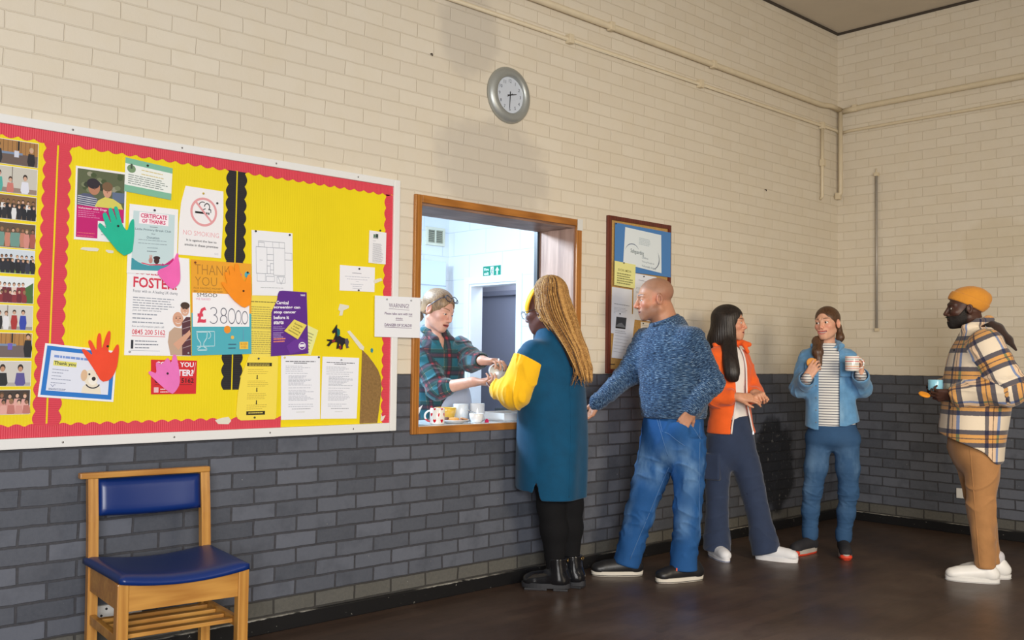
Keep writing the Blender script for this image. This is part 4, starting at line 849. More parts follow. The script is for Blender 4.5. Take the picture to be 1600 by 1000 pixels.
# ------------------------------------------------------------------ chair
cw = wood('beech_chair_wood', (164, 108, 44), (200, 146, 70), 2, 0.4, 8, 0.1); cwh = wood('beech_chair_wood_h', (164, 108, 44), (200, 146, 70), 0, 0.4, 8, 0.1)
def vinyl():
    m_, nt, b = new_mat('royal_blue_vinyl'); co = objco(nt)
    b.inputs['Base Color'].default_value = srgb(12, 44, 110); b.inputs['Roughness'].default_value = 0.36
    bump_(nt, b, noise_(nt, co, 260, 3), 0.15, 0.0006); return m_
mv = vinyl()
ch = thing('dining_chair', 'wooden chair with royal blue vinyl seat and back against the dark brick', 'chair', (-5.965, -0.150, 0), -0.10)
W = 0.226
for sx in (-1, 1):
    m = MB(); x = sx*W                                    # rear leg runs up as the back post, raked above the seat
    prof = [(0.0, -0.028), (0.46, -0.010), (0.62, 0.004), (0.786, 0.027)]
    v = []; f = []
    for z, y in prof:
        for dx, dy in ((-0.019, -0.022), (0.019, -0.022), (0.019, 0.014), (-0.019, 0.014)): v.append((x+dx, y+dy-0.012, z))
    for i in range(3):
        for k in range(4): f.append((4*i+k, 4*i+(k+1) % 4, 4*i+4+(k+1) % 4, 4*i+4+k))
    f += [(3, 2, 1, 0), (12, 13, 14, 15)]
    m.add(v, f, cw); m.build('rear_leg', ch)
    m = MB(); m.box((x-0.021, -0.452, 0.0), (x+0.021, -0.410, 0.454), cw, bev=0.004); m.build('front_leg', ch)
    m = MB(); m.box((x-0.013, -0.4095, 0.355), (x+0.013, -0.0515, 0.452), cwh, bev=0.003); m.build('side_apron', ch)
    m = MB(); m.box((x-0.011, -0.4095, 0.225), (x+0.011, -0.056, 0.262), cwh, bev=0.003); m.build('side_stretcher', ch)
m = MB(); m.prism([(-W+0.0215, 0.352)] + [(W-0.0215, 0.352)] + [((W-0.0215)*(1-2*i/12), 0.4325 + 0.0215*(1-2*i/12)**2) for i in range(13)], -0.446, -0.422, cwh); m.build('front_apron', ch)
m = MB(); m.box((-W+0.0195, -0.045, 0.36), (W-0.0195, -0.025, 0.43), cwh, bev=0.003); m.build('rear_apron', ch)
for y in (-0.36, -0.27, -0.18, -0.09):
    m = MB(); m.box((-W+0.0115, y-0.017, 0.236), (W-0.0115, y+0.017, 0.252), cwh, bev=0.003); m.build('shelf_slat', ch)
m = MB(); m.box((-W-0.050, -0.022, 0.7795), (W+0.021, 0.016, 0.8025), cwh, mtx=trm(0, 0.012, 0.007), bev=0.005)
m.build('top_rail', ch)
def cushion(nx, ny, fn, name, thick):
    m = MB(); v = []; f = []; S = (nx+1)*(ny+1)
    for lay in (0, 1):
        for j in range(ny+1):
            for i in range(nx+1): v.append(fn(i/nx, j/ny, lay))
    for j in range(ny):
        for i in range(nx):
            a = j*(nx+1)+i; f.append((a, a+1, a+nx+2, a+nx+1)); f.append((S+a, S+a+nx+1, S+a+nx+2, S+a+1))
    ring = [i for i in range(nx+1)] + [j*(nx+1)+nx for j in range(1, ny+1)] + [ny*(nx+1)+i for i in range(nx-1, -1, -1)] + [j*(nx+1) for j in range(ny-1, 0, -1)]
    for a, b_ in zip(ring, ring[1:]+ring[:1]): f.append((b_, a, a+S, b_+S))
    m.add(v, f, mv, True); o = m.build(name, ch)
    return o
def rr(u, p=5): return (1 - abs(2*u-1)**p)
def seat_fn(u, v, lay):
    e = (rr(u, 7)*rr(v, 7))**0.5 if lay == 0 else 0
    su = 2*u-1; sv = 2*v-1; k = 0.93 if lay == 0 else 1.0
    x = su*0.252*(1-0.03*sv); y = -0.235 - sv*0.232
    saddle = 0.030*su*su
    if lay == 0: return (x*(0.985+0.015*e), y, 0.447 + saddle + 0.022*e)
    return (x*0.99, y, 0.434 + saddle*0.75)
cushion(24, 20, seat_fn, 'seat_cushion', 0.03)
def back_fn(u, v, lay):
    e = (rr(u, 7)*rr(v, 7))**0.5; su = 2*u-1; z = 0.640 + 0.140*v - 0.010*(1-su*su)*(1-v)
    yb = 0.004 + (z-0.62)*0.135 - 0.012; bow = 0.022*(1-su*su)
    y = yb + bow - (0.012 + 0.022*e if lay == 0 else -0.008)
    return (su*(W-0.0195), y, z)
cushion(24, 10, back_fn, 'back_cushion', 0.03)
# ------------------------------------------------------------------ sculpting with signed distances
F32 = np.float32
def A3(p): return np.array(p, F32)
def unit(v):
    v = np.array(v, float); return v / max(1e-9, np.linalg.norm(v))
def smin(a, b, k):
    if k <= 0: return np.minimum(a, b)
    h = np.clip(0.5 + 0.5 * (b - a) / k, 0, 1); return b + (a - b) * h - k * h * (1 - h)
def smax(a, b, k): return -smin(-a, -b, k)
def waves(P, f, seed=0, warp=1.6):
    """smooth fold-like noise in about -1..1"""
    r = np.random.RandomState(seed); o = 0
    w = np.sin(P @ A3(r.randn(3) * f * 0.6) + r.rand() * 6) * warp
    for i in range(3):
        k = r.randn(3); k = k / np.linalg.norm(k) * f * (0.8 + 0.5 * i)
        o = o + np.sin(P @ A3(k) + w * (0.7 + 0.3 * i) + r.rand() * 6) / (1 + 0.5 * i)
    return o / 2.1
def hermite(t, ts, ys):
    ts = np.asarray(ts, float); ys = np.asarray(ys, float)
    m = np.gradient(ys, ts) if len(ts) > 1 else np.zeros_like(ys)
    s = np.linspace(ts[0], ts[-1], 96); i = np.clip(np.searchsorted(ts, s, side='right') - 1, 0, len(ts) - 2)
    h = ts[i + 1] - ts[i]; u = (s - ts[i]) / h
    y = (2*u**3 - 3*u**2 + 1)*ys[i] + (u**3 - 2*u**2 + u)*h*m[i] + (-2*u**3 + 3*u**2)*ys[i+1] + (u**3 - u**2)*h*m[i+1]
    return np.interp(t, s, y)
BIG = 0.06
class Field:
    def __init__(s): s.ops = []; s.frames = []
    def add(s, fn, lo, hi, k=0.0, op='u', frame=None):
        pad = k + 0.05; s.ops.append((fn, A3(lo) - pad, A3(hi) + pad, k, op))
        if frame is not None: s.frames.append((fn, frame))
        return s
    def rc(s, a, b, ra, rb, k=0.02, op='u', disp=None, sq=None, pat=False):
        """tapered limb from a to b; sq = (axis, factor) flattens it across that axis"""
        a = A3(a); b = A3(b); ab = b - a; L2 = max(1e-9, float(ab @ ab))
        ax = None if sq is None else A3(unit(sq[0]))
        def fn(P):
            v = P - a; t = np.clip((v @ ab) / L2, 0, 1); w = v - t[:, None] * ab
            if ax is not None:
                c = w @ ax; w = w + np.outer(c * (1 / sq[1] - 1), ax).astype(F32)
            d = np.sqrt((w * w).sum(1)) - (ra + (rb - ra) * t)
            if ax is not None: d = d * (sq[1] if sq[1] < 1 else 1)
            if disp is not None: d = d + disp(P, t)
            return d
        r = max(ra, rb) * (1 if sq is None else max(1, sq[1]))
        fr = None
        if pat:
            u = unit(ab); z0 = np.array((0, -1.0, 0)); z0 = unit(z0 - u*np.dot(z0, u)); fr = (a, A3(np.cross(z0, u)), A3(u), r, A3(z0))
        return s.add(fn, np.minimum(a, b) - r, np.maximum(a, b) + r, k, op, fr)
    def chain(s, pts, rads, k=0.02, op='u', disp=None, sq=None, pat=False):
        for i in range(len(pts) - 1): s.rc(pts[i], pts[i+1], rads[i], rads[i+1], k, op, disp, sq, pat)
        return s
    def ell(s, c, r, R=None, k=0.02, op='u', pat=False):
        c = A3(c); r = A3(r); Rm = np.eye(3, dtype=F32) if R is None else np.asarray(R, F32)
        def fn(P):
            q = (P - c) @ Rm; k0 = np.sqrt(((q / r) ** 2).sum(1)) + 1e-6; k1 = np.sqrt(((q / (r * r)) ** 2).sum(1)) + 1e-6
            return k0 * (k0 - 1) / k1
        m = float(r.max()); return s.add(fn, c - m, c + m, k, op, (c, A3((1, 0, 0)), A3((0, 0, 1)), m, A3((0, -1, 0))) if pat else None)
    def loft(s, O, A, U, secs, k=0.02, op='u', disp=None, n=2.0, capk=0.012, pat=False):
        """stack of ellipses along axis A from O; secs rows: (s, cu, cv, a, b)"""
        O = A3(O); A_ = unit(A); U_ = unit(np.array(U, float) - A_ * np.dot(U, A_)); V_ = np.cross(A_, U_)
        Aa, Uu, Vv = A3(A_), A3(U_), A3(V_); T = np.array(secs, float); ts = T[:, 0]
        def fn(P):
            q = P - O; t = q @ Aa; tc = np.clip(t, ts[0], ts[-1])
            cu, cv, a, b = [hermite(tc, ts, T[:, i]).astype(F32) for i in (1, 2, 3, 4)]
            x = np.abs((q @ Uu - cu) / a); y = np.abs((q @ Vv - cv) / b)
            rad = np.sqrt(x*x + y*y) if n == 2.0 else (x**n + y**n) ** (1.0 / n)
            d = (rad - 1) * np.minimum(a, b)
            if disp is not None: d = d + disp(P, tc)
            e = np.maximum(ts[0] - t, t - ts[-1]).astype(F32)
            return smax(d, e, capk)
        ext = np.abs(T[:, 1:3]).max() + T[:, 3:5].max()
        e0 = O + Aa * F32(ts[0]); e1 = O + Aa * F32(ts[-1])
        return s.add(fn, np.minimum(e0, e1) - ext, np.maximum(e0, e1) + ext, k, op, (O + Uu*F32(T[:, 1].mean()) + Vv*F32(T[:, 2].mean()), A3(np.cross(unit(np.array((0, -1.0, 0)) - A_*np.dot((0, -1.0, 0), A_)), A_)), Aa, float(T[:, 3:5].mean()), A3(unit(np.array((0, -1.0, 0)) - A_*np.dot((0, -1.0, 0), A_)))) if pat else None)
    def box(s, c, h, R=None, r=0.005, k=0.01, op='u'):
        c = A3(c); h = A3(h); Rm = np.eye(3, dtype=F32) if R is None else np.asarray(R, F32)
        def fn(P):
            q = np.abs((P - c) @ Rm) - (h - r); return np.sqrt((np.maximum(q, 0)**2).sum(1)) + np.minimum(q.max(1), 0) - r
        m = float(np.linalg.norm(h)); return s.add(fn, c - m, c + m, k, op)
    def cut(s, p, n, k=0.006, lo=(-9, -9, -9), hi=(9, 9, 9)):
        """remove everything on the side n points to"""
        p = A3(p); n = A3(unit(n))
        return s.add(lambda P: -((P - p) @ n), lo, hi, k, 'x') if False else s.add(lambda P: (P - p) @ n, lo, hi, k, 'i')
    def fn(s, f, lo, hi, k=0.0, op='u'): return s.add(f, lo, hi, k, op)
    def ev(s, P):
        d = np.full(len(P), BIG, F32)
        for fn, lo, hi, k, op in s.ops:
            m = ((P > lo) & (P < hi)).all(1)
            if not m.any(): continue
            q = fn(P[m]).astype(F32)
            if op == 'u': d[m] = smin(d[m], q, k)
            elif op == 's': d[m] = smax(d[m], -q, k)
            elif op == 'i': d[m] = smax(d[m], q, k)
            elif op == 'd': d[m] = d[m] + q
        return d
    def bounds(s):
        L = np.min([o[1] for o in s.ops if o[4] == 'u'], 0); H_ = np.max([o[2] for o in s.ops if o[4] == 'u'], 0); return L + 0.03, H_ - 0.03

def axis_coords(lo, hi, h, fine=()):
    """grid lines from lo to hi, spacing h, finer inside the given (a, b, h) ranges; count is a multiple of 4"""
    xs = [lo]
    while xs[-1] < hi:
        st = h
        for a, b, hf in fine:
            if a - 4*h <= xs[-1] <= b: st = min(st, hf)
        xs.append(xs[-1] + st)
    while len(xs) % 4: xs.append(xs[-1] + st)
    return np.array(xs, F32)

def surface(field, h=0.005, fz=(), fx=(), fy=(), lo=None, hi=None):
    """surface nets over a rectilinear grid; returns verts, quads"""
    L, H_ = field.bounds()
    if lo is not None: L = np.maximum(L, A3(lo))
    if hi is not None: H_ = np.minimum(H_, A3(hi))
    sc = lambda r: [(a, b, c * RES) for a, b, c in r]
    h = h * RES
    X = axis_coords(L[0], H_[0], h, sc(fx)); Y = axis_coords(L[1], H_[1], h, sc(fy)); Z = axis_coords(L[2], H_[2], h, sc(fz))
    nx, ny, nz = len(X)//4, len(Y)//4, len(Z)//4
    G = np.full((nx, 4, ny, 4, nz, 4), BIG, F32)
    cx, cy, cz = [c.reshape(-1, 4).mean(1) for c in (X, Y, Z)]; ex, ey, ez = [np.ptp(c.reshape(-1, 4), axis=1) for c in (X, Y, Z)]
    C = np.stack(np.meshgrid(cx, cy, cz, indexing='ij'), -1).reshape(-1, 3)
    d = field.ev(C).reshape(nx, ny, nz)
    diag = 0.5 * np.sqrt(ex[:, None, None]**2 + ey[None, :, None]**2 + ez[None, None, :]**2)
    G[:] = d[:, None, :, None, :, None]
    act = np.argwhere(np.abs(d) < diag * 1.9 + 0.004)
    for s0 in range(0, len(act), 8000):
        a = act[s0:s0+8000]
        gx = X.reshape(-1, 4)[a[:, 0]][:, :, None, None]; gy = Y.reshape(-1, 4)[a[:, 1]][:, None, :, None]; gz = Z.reshape(-1, 4)[a[:, 2]][:, None, None, :]
        sh = (len(a), 4, 4, 4)
        P = np.stack([np.broadcast_to(gx, sh), np.broadcast_to(gy, sh), np.broadcast_to(gz, sh)], -1).reshape(-1, 3)
        G[a[:, 0], :, a[:, 1], :, a[:, 2], :] = field.ev(P).reshape(sh)
    G = G.reshape(nx*4, ny*4, nz*4); S = G < 0
    dims = G.shape; ids = []; pos = []; quads = []
    st = (dims[1]*dims[2], dims[2], 1)
    axs = (X, Y, Z)
    for ax in range(3):
        b, c = (ax + 1) % 3, (ax + 2) % 3
        sl0 = [slice(None)]*3; sl1 = [slice(None)]*3
        sl0[ax] = slice(0, -1); sl1[ax] = slice(1, None)
        E_ = np.argwhere(S[tuple(sl0)] != S[tuple(sl1)])
        E_ = E_[(E_[:, b] > 0) & (E_[:, c] > 0)]
        if not len(E_): continue
        g0 = G[E_[:, 0], E_[:, 1], E_[:, 2]]; E2 = E_.copy(); E2[:, ax] += 1; g1 = G[E2[:, 0], E2[:, 1], E2[:, 2]]
        t = g0 / (g0 - g1)
        p = np.stack([axs[i][E_[:, i]] for i in range(3)], -1); p[:, ax] += t * (axs[ax][E2[:, ax]] - axs[ax][E_[:, ax]])
        base = E_ @ np.array(st)
        q = np.stack([base - st[b] - st[c], base - st[c], base, base - st[b]], 1)
        q[g0 > 0] = q[g0 > 0][:, ::-1]
        for j in range(4): ids.append(q[:, j]); pos.append(p)
        quads.append(q)
    ids = np.concatenate(ids); pos = np.concatenate(pos); quads = np.concatenate(quads)
    un, inv = np.unique(ids, return_inverse=True)
    n = np.bincount(inv); V = np.stack([np.bincount(inv, pos[:, i]) / n for i in range(3)], -1)
    Q = np.searchsorted(un, quads)
    return V.astype(F32), Q

def relax(V, Q, it=1, lam=0.5):
    e = np.concatenate([Q[:, [0, 1]], Q[:, [1, 2]], Q[:, [2, 3]], Q[:, [3, 0]]]); e = np.concatenate([e, e[:, ::-1]])
    n = np.bincount(e[:, 0], minlength=len(V))[:, None]
    for _ in range(it):
        for l_ in (lam, -lam * 1.03):
            m = np.stack([np.bincount(e[:, 0], V[e[:, 1], i], len(V)) for i in range(3)], -1) / np.maximum(n, 1)
            V = V + l_ * (m - V)
    return V.astype(F32)

def to_mesh(name, V, Q, mat, parent, col=None, gv=None, mats=None, mi=None):
    me = bpy.data.meshes.new(name)
    me.vertices.add(len(V)); me.vertices.foreach_set('co', V.astype(F32).ravel())
    me.loops.add(len(Q)*4); me.loops.foreach_set('vertex_index', Q.astype(np.int32).ravel())
    me.polygons.add(len(Q)); me.polygons.foreach_set('loop_start', np.arange(0, len(Q)*4, 4, dtype=np.int32))
    me.polygons.foreach_set('use_smooth', np.ones(len(Q), bool))
    for m in ([mat] if mats is None else mats): me.materials.append(m)
    if mi is not None: me.polygons.foreach_set('material_index', mi.astype(np.int32))
    me.update(calc_edges=True)
    if col is not None:
        at = me.attributes.new('Col', 'FLOAT_COLOR', 'POINT'); at.data.foreach_set('color', np.concatenate([col, np.ones((len(V), 1))], 1).astype(F32).ravel())
    if gv is not None:
        at = me.attributes.new('gv', 'FLOAT_VECTOR', 'CORNER'); at.data.foreach_set('vector', gv.astype(F32).ravel())
    o = bpy.data.objects.new(name, me); COL.objects.link(o); o.parent = parent
    return o

def frames_gv(field, V, Q):
    """pattern coordinates (around, along) per face corner, from the limb each face belongs to"""
    C = V[Q].mean(1); best = np.full(len(C), 1e9, F32); fid = np.zeros(len(C), int)
    for i, (fn, fr) in enumerate(field.frames):
        d = fn(C); m = d < best; best[m] = d[m]; fid[m] = i
    out = np.zeros((len(Q), 4, 3), F32)
    for i, (fn, (o, s1, a, r, s0)) in enumerate(field.frames):
        m = fid == i
        if not m.any(): continue
        q = V[Q[m]] - o; qc = C[m] - o
        an = np.arctan2(q @ s1, q @ s0); ac = np.arctan2(qc @ s1, qc @ s0)[:, None]; an = ac + (an - ac + PI) % (2*PI) - PI
        out[m, :, 0] = r * an; out[m, :, 1] = q @ a
    return out

def on_surface(field, xz, off=0.0015, y0=-0.45, y1=0.15):
    """points of the near (-y) side of a garment under the given (x, z) positions"""
    ys = np.linspace(y0, y1, 241).astype(F32); out = []
    for x, z in xz:
        d = field.ev(np.stack([np.full_like(ys, x), ys, np.full_like(ys, z)], 1)); k = np.argmax(d < 0)
        if d[k] < 0: out.append((x, float(ys[k]) - off, z))
    return out

def garment(name, field, mat, parent, h=0.005, rel=2, gv=True, col=None, **kw):
    V, Q = surface(field, h, **kw); V = relax(V, Q, rel) if rel else V
    g = frames_gv(field, V, Q) if (gv and field.frames) else None
    return to_mesh(name, V, Q, mat, parent, col(V) if col else None, g)

# ------------------------------------------------------------------ anatomy
def head_axes(f, p=0.0, r=0.0):
    """f: facing (0 = towards -y, 90 = +x), p: pitch up, r: roll; columns are side, front, up"""
    f, p, r = [math.radians(v) for v in (f, p, r)]
    fr = np.array([math.sin(f)*math.cos(p), -math.cos(f)*math.cos(p), math.sin(p)])
    x = np.array([math.cos(f), math.sin(f), 0]); z = np.cross(fr, x) * -1 if False else np.array([-math.sin(f)*math.sin(p), math.cos(f)*math.sin(p), math.cos(p)])
    x2 = x*math.cos(r) + z*math.sin(r); z2 = -x*math.sin(r) + z*math.cos(r)
    return np.stack([x2, fr, z2], 1).astype(F32)

class Head:
    def __init__(s, c, f, p=0, r=0, sc=1.0, jaw=1.0, nose=1.0, fat=0.0, smile=0.0, open_=0.0, brow=0.0, ears=True, lid=0.0):
        s.c = A3(c); s.R = head_axes(f, p, r); s.s = sc; s.jaw = jaw; s.nose = nose; s.fat = fat; s.smile = smile; s.open = open_; s.brow = brow; s.ears = ears; s.lid = lid
    def w(s, p): return s.c + s.R @ (A3(p) * F32(s.s))
    def loc(s, P): return ((P - s.c) @ s.R) / F32(s.s)
    def mouth(s, q):
        """centre line of the mouth as height above/below for |x|"""
        return -0.066 + s.smile * 8.0 * q[:, 0]**2
    def d(s, P):
        q = s.loc(P); x = np.abs(q[:, 0]); m = np.stack([x, q[:, 1], q[:, 2]], 1)
        def ell(c, r):
            k = (m - A3(c)) / A3(r); k0 = np.sqrt((k*k).sum(1)) + 1e-6; k1 = np.sqrt(((k / A3(r))**2).sum(1)) + 1e-6; return k0*(k0-1)/k1
        def cap(a, b, ra, rb):
            a = A3(a); ab = A3(b) - a; v = m - a; t = np.clip(v @ ab / (ab @ ab), 0, 1); return np.sqrt(((v - t[:, None]*ab)**2).sum(1)) - (ra + (rb-ra)*t)
        j = s.jaw; ft = s.fat
        d = ell((0, -0.018, 0.040), (0.0755, 0.098, 0.080))
        d = smin(d, ell((0, 0.030, -0.015), (0.064, 0.062, 0.085)), 0.025)
        d = smin(d, ell((0, 0.036, -0.062), (0.050*j + ft, 0.050, 0.048)), 0.025)
        d = smin(d, cap((0.050*j + ft, -0.008, -0.055), (0.018*j, 0.068, -0.098), 0.019 + ft*0.5, 0.014), 0.028)
        d = smin(d, ell((0, 0.074, -0.100), (0.019*j, 0.015, 0.014)), 0.022)
        d = smin(d, ell((0.040, 0.062, -0.022), (0.022 + ft, 0.022, 0.020)), 0.022)
        d = smin(d, cap((0.012, 0.086, 0.026), (0.046, 0.068, 0.024), 0.010 + s.brow, 0.009), 0.016)
        d = smax(d, -ell((0.032, 0.102, 0.004), (0.018, 0.020, 0.013)), 0.014)          # eye sockets
        n = s.nose
        d = smin(d, cap((0, 0.088, 0.016), (0, 0.088 + 0.0215*n, -0.030), 0.0085, 0.0112*n), 0.010)
        d = smin(d, ell((0.0125*n, 0.094 + 0.004*n, -0.036), (0.0085*n, 0.012, 0.008)), 0.007)
        zc = s.mouth(q); dz = m[:, 2] - zc
        lip = np.sqrt((np.maximum(x - 0.021 - s.smile*0.008, 0))**2 + (q[:, 1] - (0.0918 - 6.5*x*x))**2 + (dz - 0.0045 - s.open*0.35)**2) - 0.0050
        lip2 = np.sqrt((np.maximum(x - 0.017 - s.smile*0.007, 0))**2 + (q[:, 1] - (0.0902 - 6.5*x*x))**2 + (dz + 0.0052 + s.open)**2) - 0.0060
        d = smin(d, ell((0, 0.080, -0.066), (0.034, 0.018, 0.026)), 0.018)
        d = smin(d, np.minimum(lip, lip2), 0.006)
        slot = np.sqrt((np.maximum(x - 0.022 - s.smile*0.009, 0))**2 + (np.maximum(np.abs(dz + s.open*0.4) - s.open*0.55, 0))**2) - 0.0014
        d = smax(d, -np.maximum(slot, 0.080 - q[:, 1]), 0.002)
        if s.ears:
            e = ell((0.0785, -0.012, -0.006), (0.013, 0.019, 0.033)); e = smax(e, -ell((0.090, -0.006, -0.002), (0.009, 0.011, 0.021)), 0.004)
            d = smin(d, e, 0.006)
        lidz = 0.0085
        op = (np.sqrt(((x - 0.0312) / 0.0138)**2 + ((m[:, 2] - 0.0012 + s.lid*0.5) / (0.0062 - s.lid*0.5))**2) - 1) * 0.0055
        d = smin(d, smax(ell((0.0320, 0.0757, 0.002), (0.0165, 0.0150, 0.0150)), -np.maximum(op, 0.072 - q[:, 1]), 0.001), 0.002)   # eyelids with an almond opening
        return d * F32(s.s)
    def put(s, F, k=0.0): 
        r = 0.16 * s.s; F.add(s.d, s.c - r, s.c + r, k)
    def color(s, V, skin, lips, brow=None, stubble=None, stub_amt=0.0, blush=None, scalp=None, teeth=False):
        q = s.loc(V); C = np.tile(np.array(skin[:3], F32), (len(V), 1)); x = np.abs(q[:, 0]); inh = (np.abs(q) < 0.14).all(1)
        def put(m, c, a=1.0):
            a = (np.clip(m, 0, 1) * inh * a)[:, None]; C[:] = C * (1 - a) + np.array(c[:3], F32) * a
        if blush is not None:
            put(np.exp(-((x-0.042)**2 + (q[:, 2]+0.028)**2) / 0.0006) * (q[:, 1] > 0.02), blush, 0.55); put(np.exp(-(x**2 + (q[:, 2]+0.034)**2) / 0.0003) * (q[:, 1] > 0.085), blush, 0.5); put(np.exp(-((x-0.08)**2 + (q[:, 2]+0.0)**2) / 0.001) * (q[:, 1] < 0.03), blush, 0.4)
        if stubble is not None:
            b = (np.clip((-0.030 - q[:, 2] + (0.05 - q[:, 1])*0.3) / 0.02, 0, 1)) * np.clip((q[:, 1] + 0.01) / 0.02, 0, 1) * np.clip((x + q[:, 1]*0.6 - 0.028) / 0.02 + (np.abs(q[:, 2] + 0.05) < 0.006), 0, 1)
            put(b * np.clip((q[:, 2] + 0.14) / 0.02, 0, 1), stubble, stub_amt)
        if scalp is not None:
            t = np.clip((q[:, 2] - 0.020 + (q[:, 1] < 0.0)*0.05 - np.clip(q[:, 1], 0, 1)*0.62) / 0.02, 0, 1) * (q[:, 1] < 0.075) ; put(t, scalp, 0.45)
        dz = q[:, 2] - s.mouth(q); xm = 0.027 + s.smile*0.009
        lp = (np.abs(dz + s.open*0.35) < (0.0078 + s.open*0.7) * np.sqrt(np.clip(1 - (x / xm)**2, 0, 1))) & (q[:, 1] > 0.066)
        put(lp.astype(F32), lips)
        if teeth: put(((np.abs(dz + s.open*0.3) < (0.0008 + s.open*0.5) * np.sqrt(np.clip(1 - (x/(xm*0.86))**2, 0, 1))) & (q[:, 1] > 0.06)).astype(F32), (0.80, 0.76, 0.70))
        elif s.open == 0: put(((np.abs(dz) < 0.0022) & (x < xm*0.95) & (q[:, 1] > 0.066)).astype(F32), tuple(v*0.45 for v in lips[:3]))
        if brow is not None:
            bz = 0.0315 - 8.0*(x - 0.037)**2
            put(((np.abs(q[:, 2] - bz) < 0.0036*np.clip((0.060 - x)/0.03, 0.3, 1)) & (x > 0.016) & (x < 0.056) & (q[:, 1] > 0.05)).astype(F32), brow, 0.85)
        le = np.sqrt(((x - 0.0312) / 0.0142)**2 + ((q[:, 2] - 0.0012 + s.lid*0.5) / (0.0068 - s.lid*0.5))**2); put(((np.abs(le - 1.02) < 0.17) & (q[:, 2] > 0.0005 - s.lid*0.5) & (q[:, 1] > 0.066)).astype(F32), (0.03, 0.02, 0.018), 0.85)   # lash line
        return C
    def eyes(s, parent, iris=(70, 48, 30), look=(0, 0)):
        for sx in (-1, 1):
            m = MB(); sc = 0.0135*s.s
            wh = flat('eye_white', (226, 220, 214), 0.15); ir = flat('iris_%d_%d_%d' % iris, iris, 0.1); pu = flat('pupil', (8, 8, 9), 0.08)
            lx, lz = math.radians(look[0]), math.radians(look[1])
            dirh = np.array([math.sin(lx)*math.cos(lz), math.cos(lx)*math.cos(lz), math.sin(lz)]); dw = Vector((s.R @ A3(dirh)).tolist())
            rot = dw.to_track_quat('Z', 'Y').to_matrix().to_4x4()
            c = s.w((sx*0.032, 0.0755, 0.001)); mt = Matrix.Translation(Vector(c.tolist())) @ rot
            a1, a0 = math.radians(31), math.radians(14)
            ring = lambda lo_, hi_, n_: [(sc*math.sin(lo_+(hi_-lo_)*i/n_), sc*math.cos(lo_+(hi_-lo_)*i/n_)) for i in range(n_+1)]
            m.lathe(ring(PI, a1, 12), wh, 20, mt); m.lathe(ring(a1, a0, 3), ir, 20, mt); m.lathe(ring(a0, 0, 2), pu, 20, mt)
            m.build('eye', parent)

class Hand:
    """wrist point, finger direction d, palm normal n, thumb on side +1/-1 of d x n"""
    def __init__(s, w, d, n, thumb=1, curl=(25, 30, 35, 40), sc=1.0, spread=4.0, th_dir=None, th_curl=20, curl2=None):
        s.w = A3(w); D = unit(d); Nn = unit(np.array(n, float) - D*np.dot(n, D)); S = np.cross(D, Nn) * thumb
        s.D, s.N, s.S, s.sc = D, Nn, S, sc; s.curl = curl; s.spread = spread; s.th_dir = th_dir; s.th_curl = th_curl; s.curl2 = curl2 or curl
    def p(s, a, b, c): return s.w + A3((s.D*a + s.S*b + s.N*c) * s.sc)
    def put(s, F, k0=0.012):
        sc = s.sc; kn = [(0.088, 0.029, -0.002), (0.092, 0.0085, -0.004), (0.087, -0.011, -0.003), (0.078, -0.028, 0.0)]
        F.rc(s.p(-0.012, 0, 0), s.p(0.012, 0.002, 0), 0.0255*sc, 0.024*sc, 0.02, sq=(s.N, 0.80))
        for i, k in enumerate(kn):
            F.rc(s.p(0.005, k[1]*0.62, 0), s.p(*k), 0.0155*sc, 0.0118*sc, k0 if i else 0.016)
        F.rc(s.p(0.02, 0.014, 0.006), s.p(0.062, 0.0, 0.004), 0.016*sc, 0.012*sc, 0.012)
        L = [(0.042, 0.026, 0.021), (0.046, 0.029, 0.022), (0.043, 0.027, 0.021), (0.034, 0.021, 0.019)]; rr_ = [0.0092, 0.0094, 0.0090, 0.0080]
        s.tips = []
        for i, k in enumerate(kn):
            a = 0.0; p0 = np.array(k); sp = math.radians((1.5 - i) * s.spread)
            for j, l_ in enumerate(L[i]):
                a += math.radians(s.curl[i] if j == 0 else s.curl2[i] * (1.15 if j == 1 else 0.75))
                p1 = p0 + l_ * np.array([math.cos(a)*math.cos(sp), math.sin(sp)*math.cos(a), math.sin(a)])
                F.rc(s.p(*p0), s.p(*p1), rr_[i]*sc*(1.0 - 0.09*j), rr_[i]*sc*(1.0 - 0.09*(j+1)), 0.006 if j == 0 else 0.003); p0 = p1
            s.tips.append(s.p(*p0))
        t0 = np.array([0.018, 0.020, 0.006]); td = unit(s.th_dir if s.th_dir is not None else (0.72, 0.62, 0.30))
        t1 = t0 + 0.042*td; c = math.radians(s.th_curl); td2 = unit(td*math.cos(c) + np.array([0.55, -0.55, 0.45])*math.sin(c)); t2 = t1 + 0.033*td2; td3 = unit(td2*math.cos(c) + np.array([0.6, -0.5, 0.4])*math.sin(c)); t3 = t2 + 0.026*td3
        F.rc(s.p(*t0), s.p(*t1), 0.0165*sc, 0.0118*sc, 0.014); F.rc(s.p(*t1), s.p(*t2), 0.0112*sc, 0.0098*sc, 0.004); F.rc(s.p(*t2), s.p(*t3), 0.0100*sc, 0.0078*sc, 0.003)
        s.tips.append(s.p(*t3)); return s

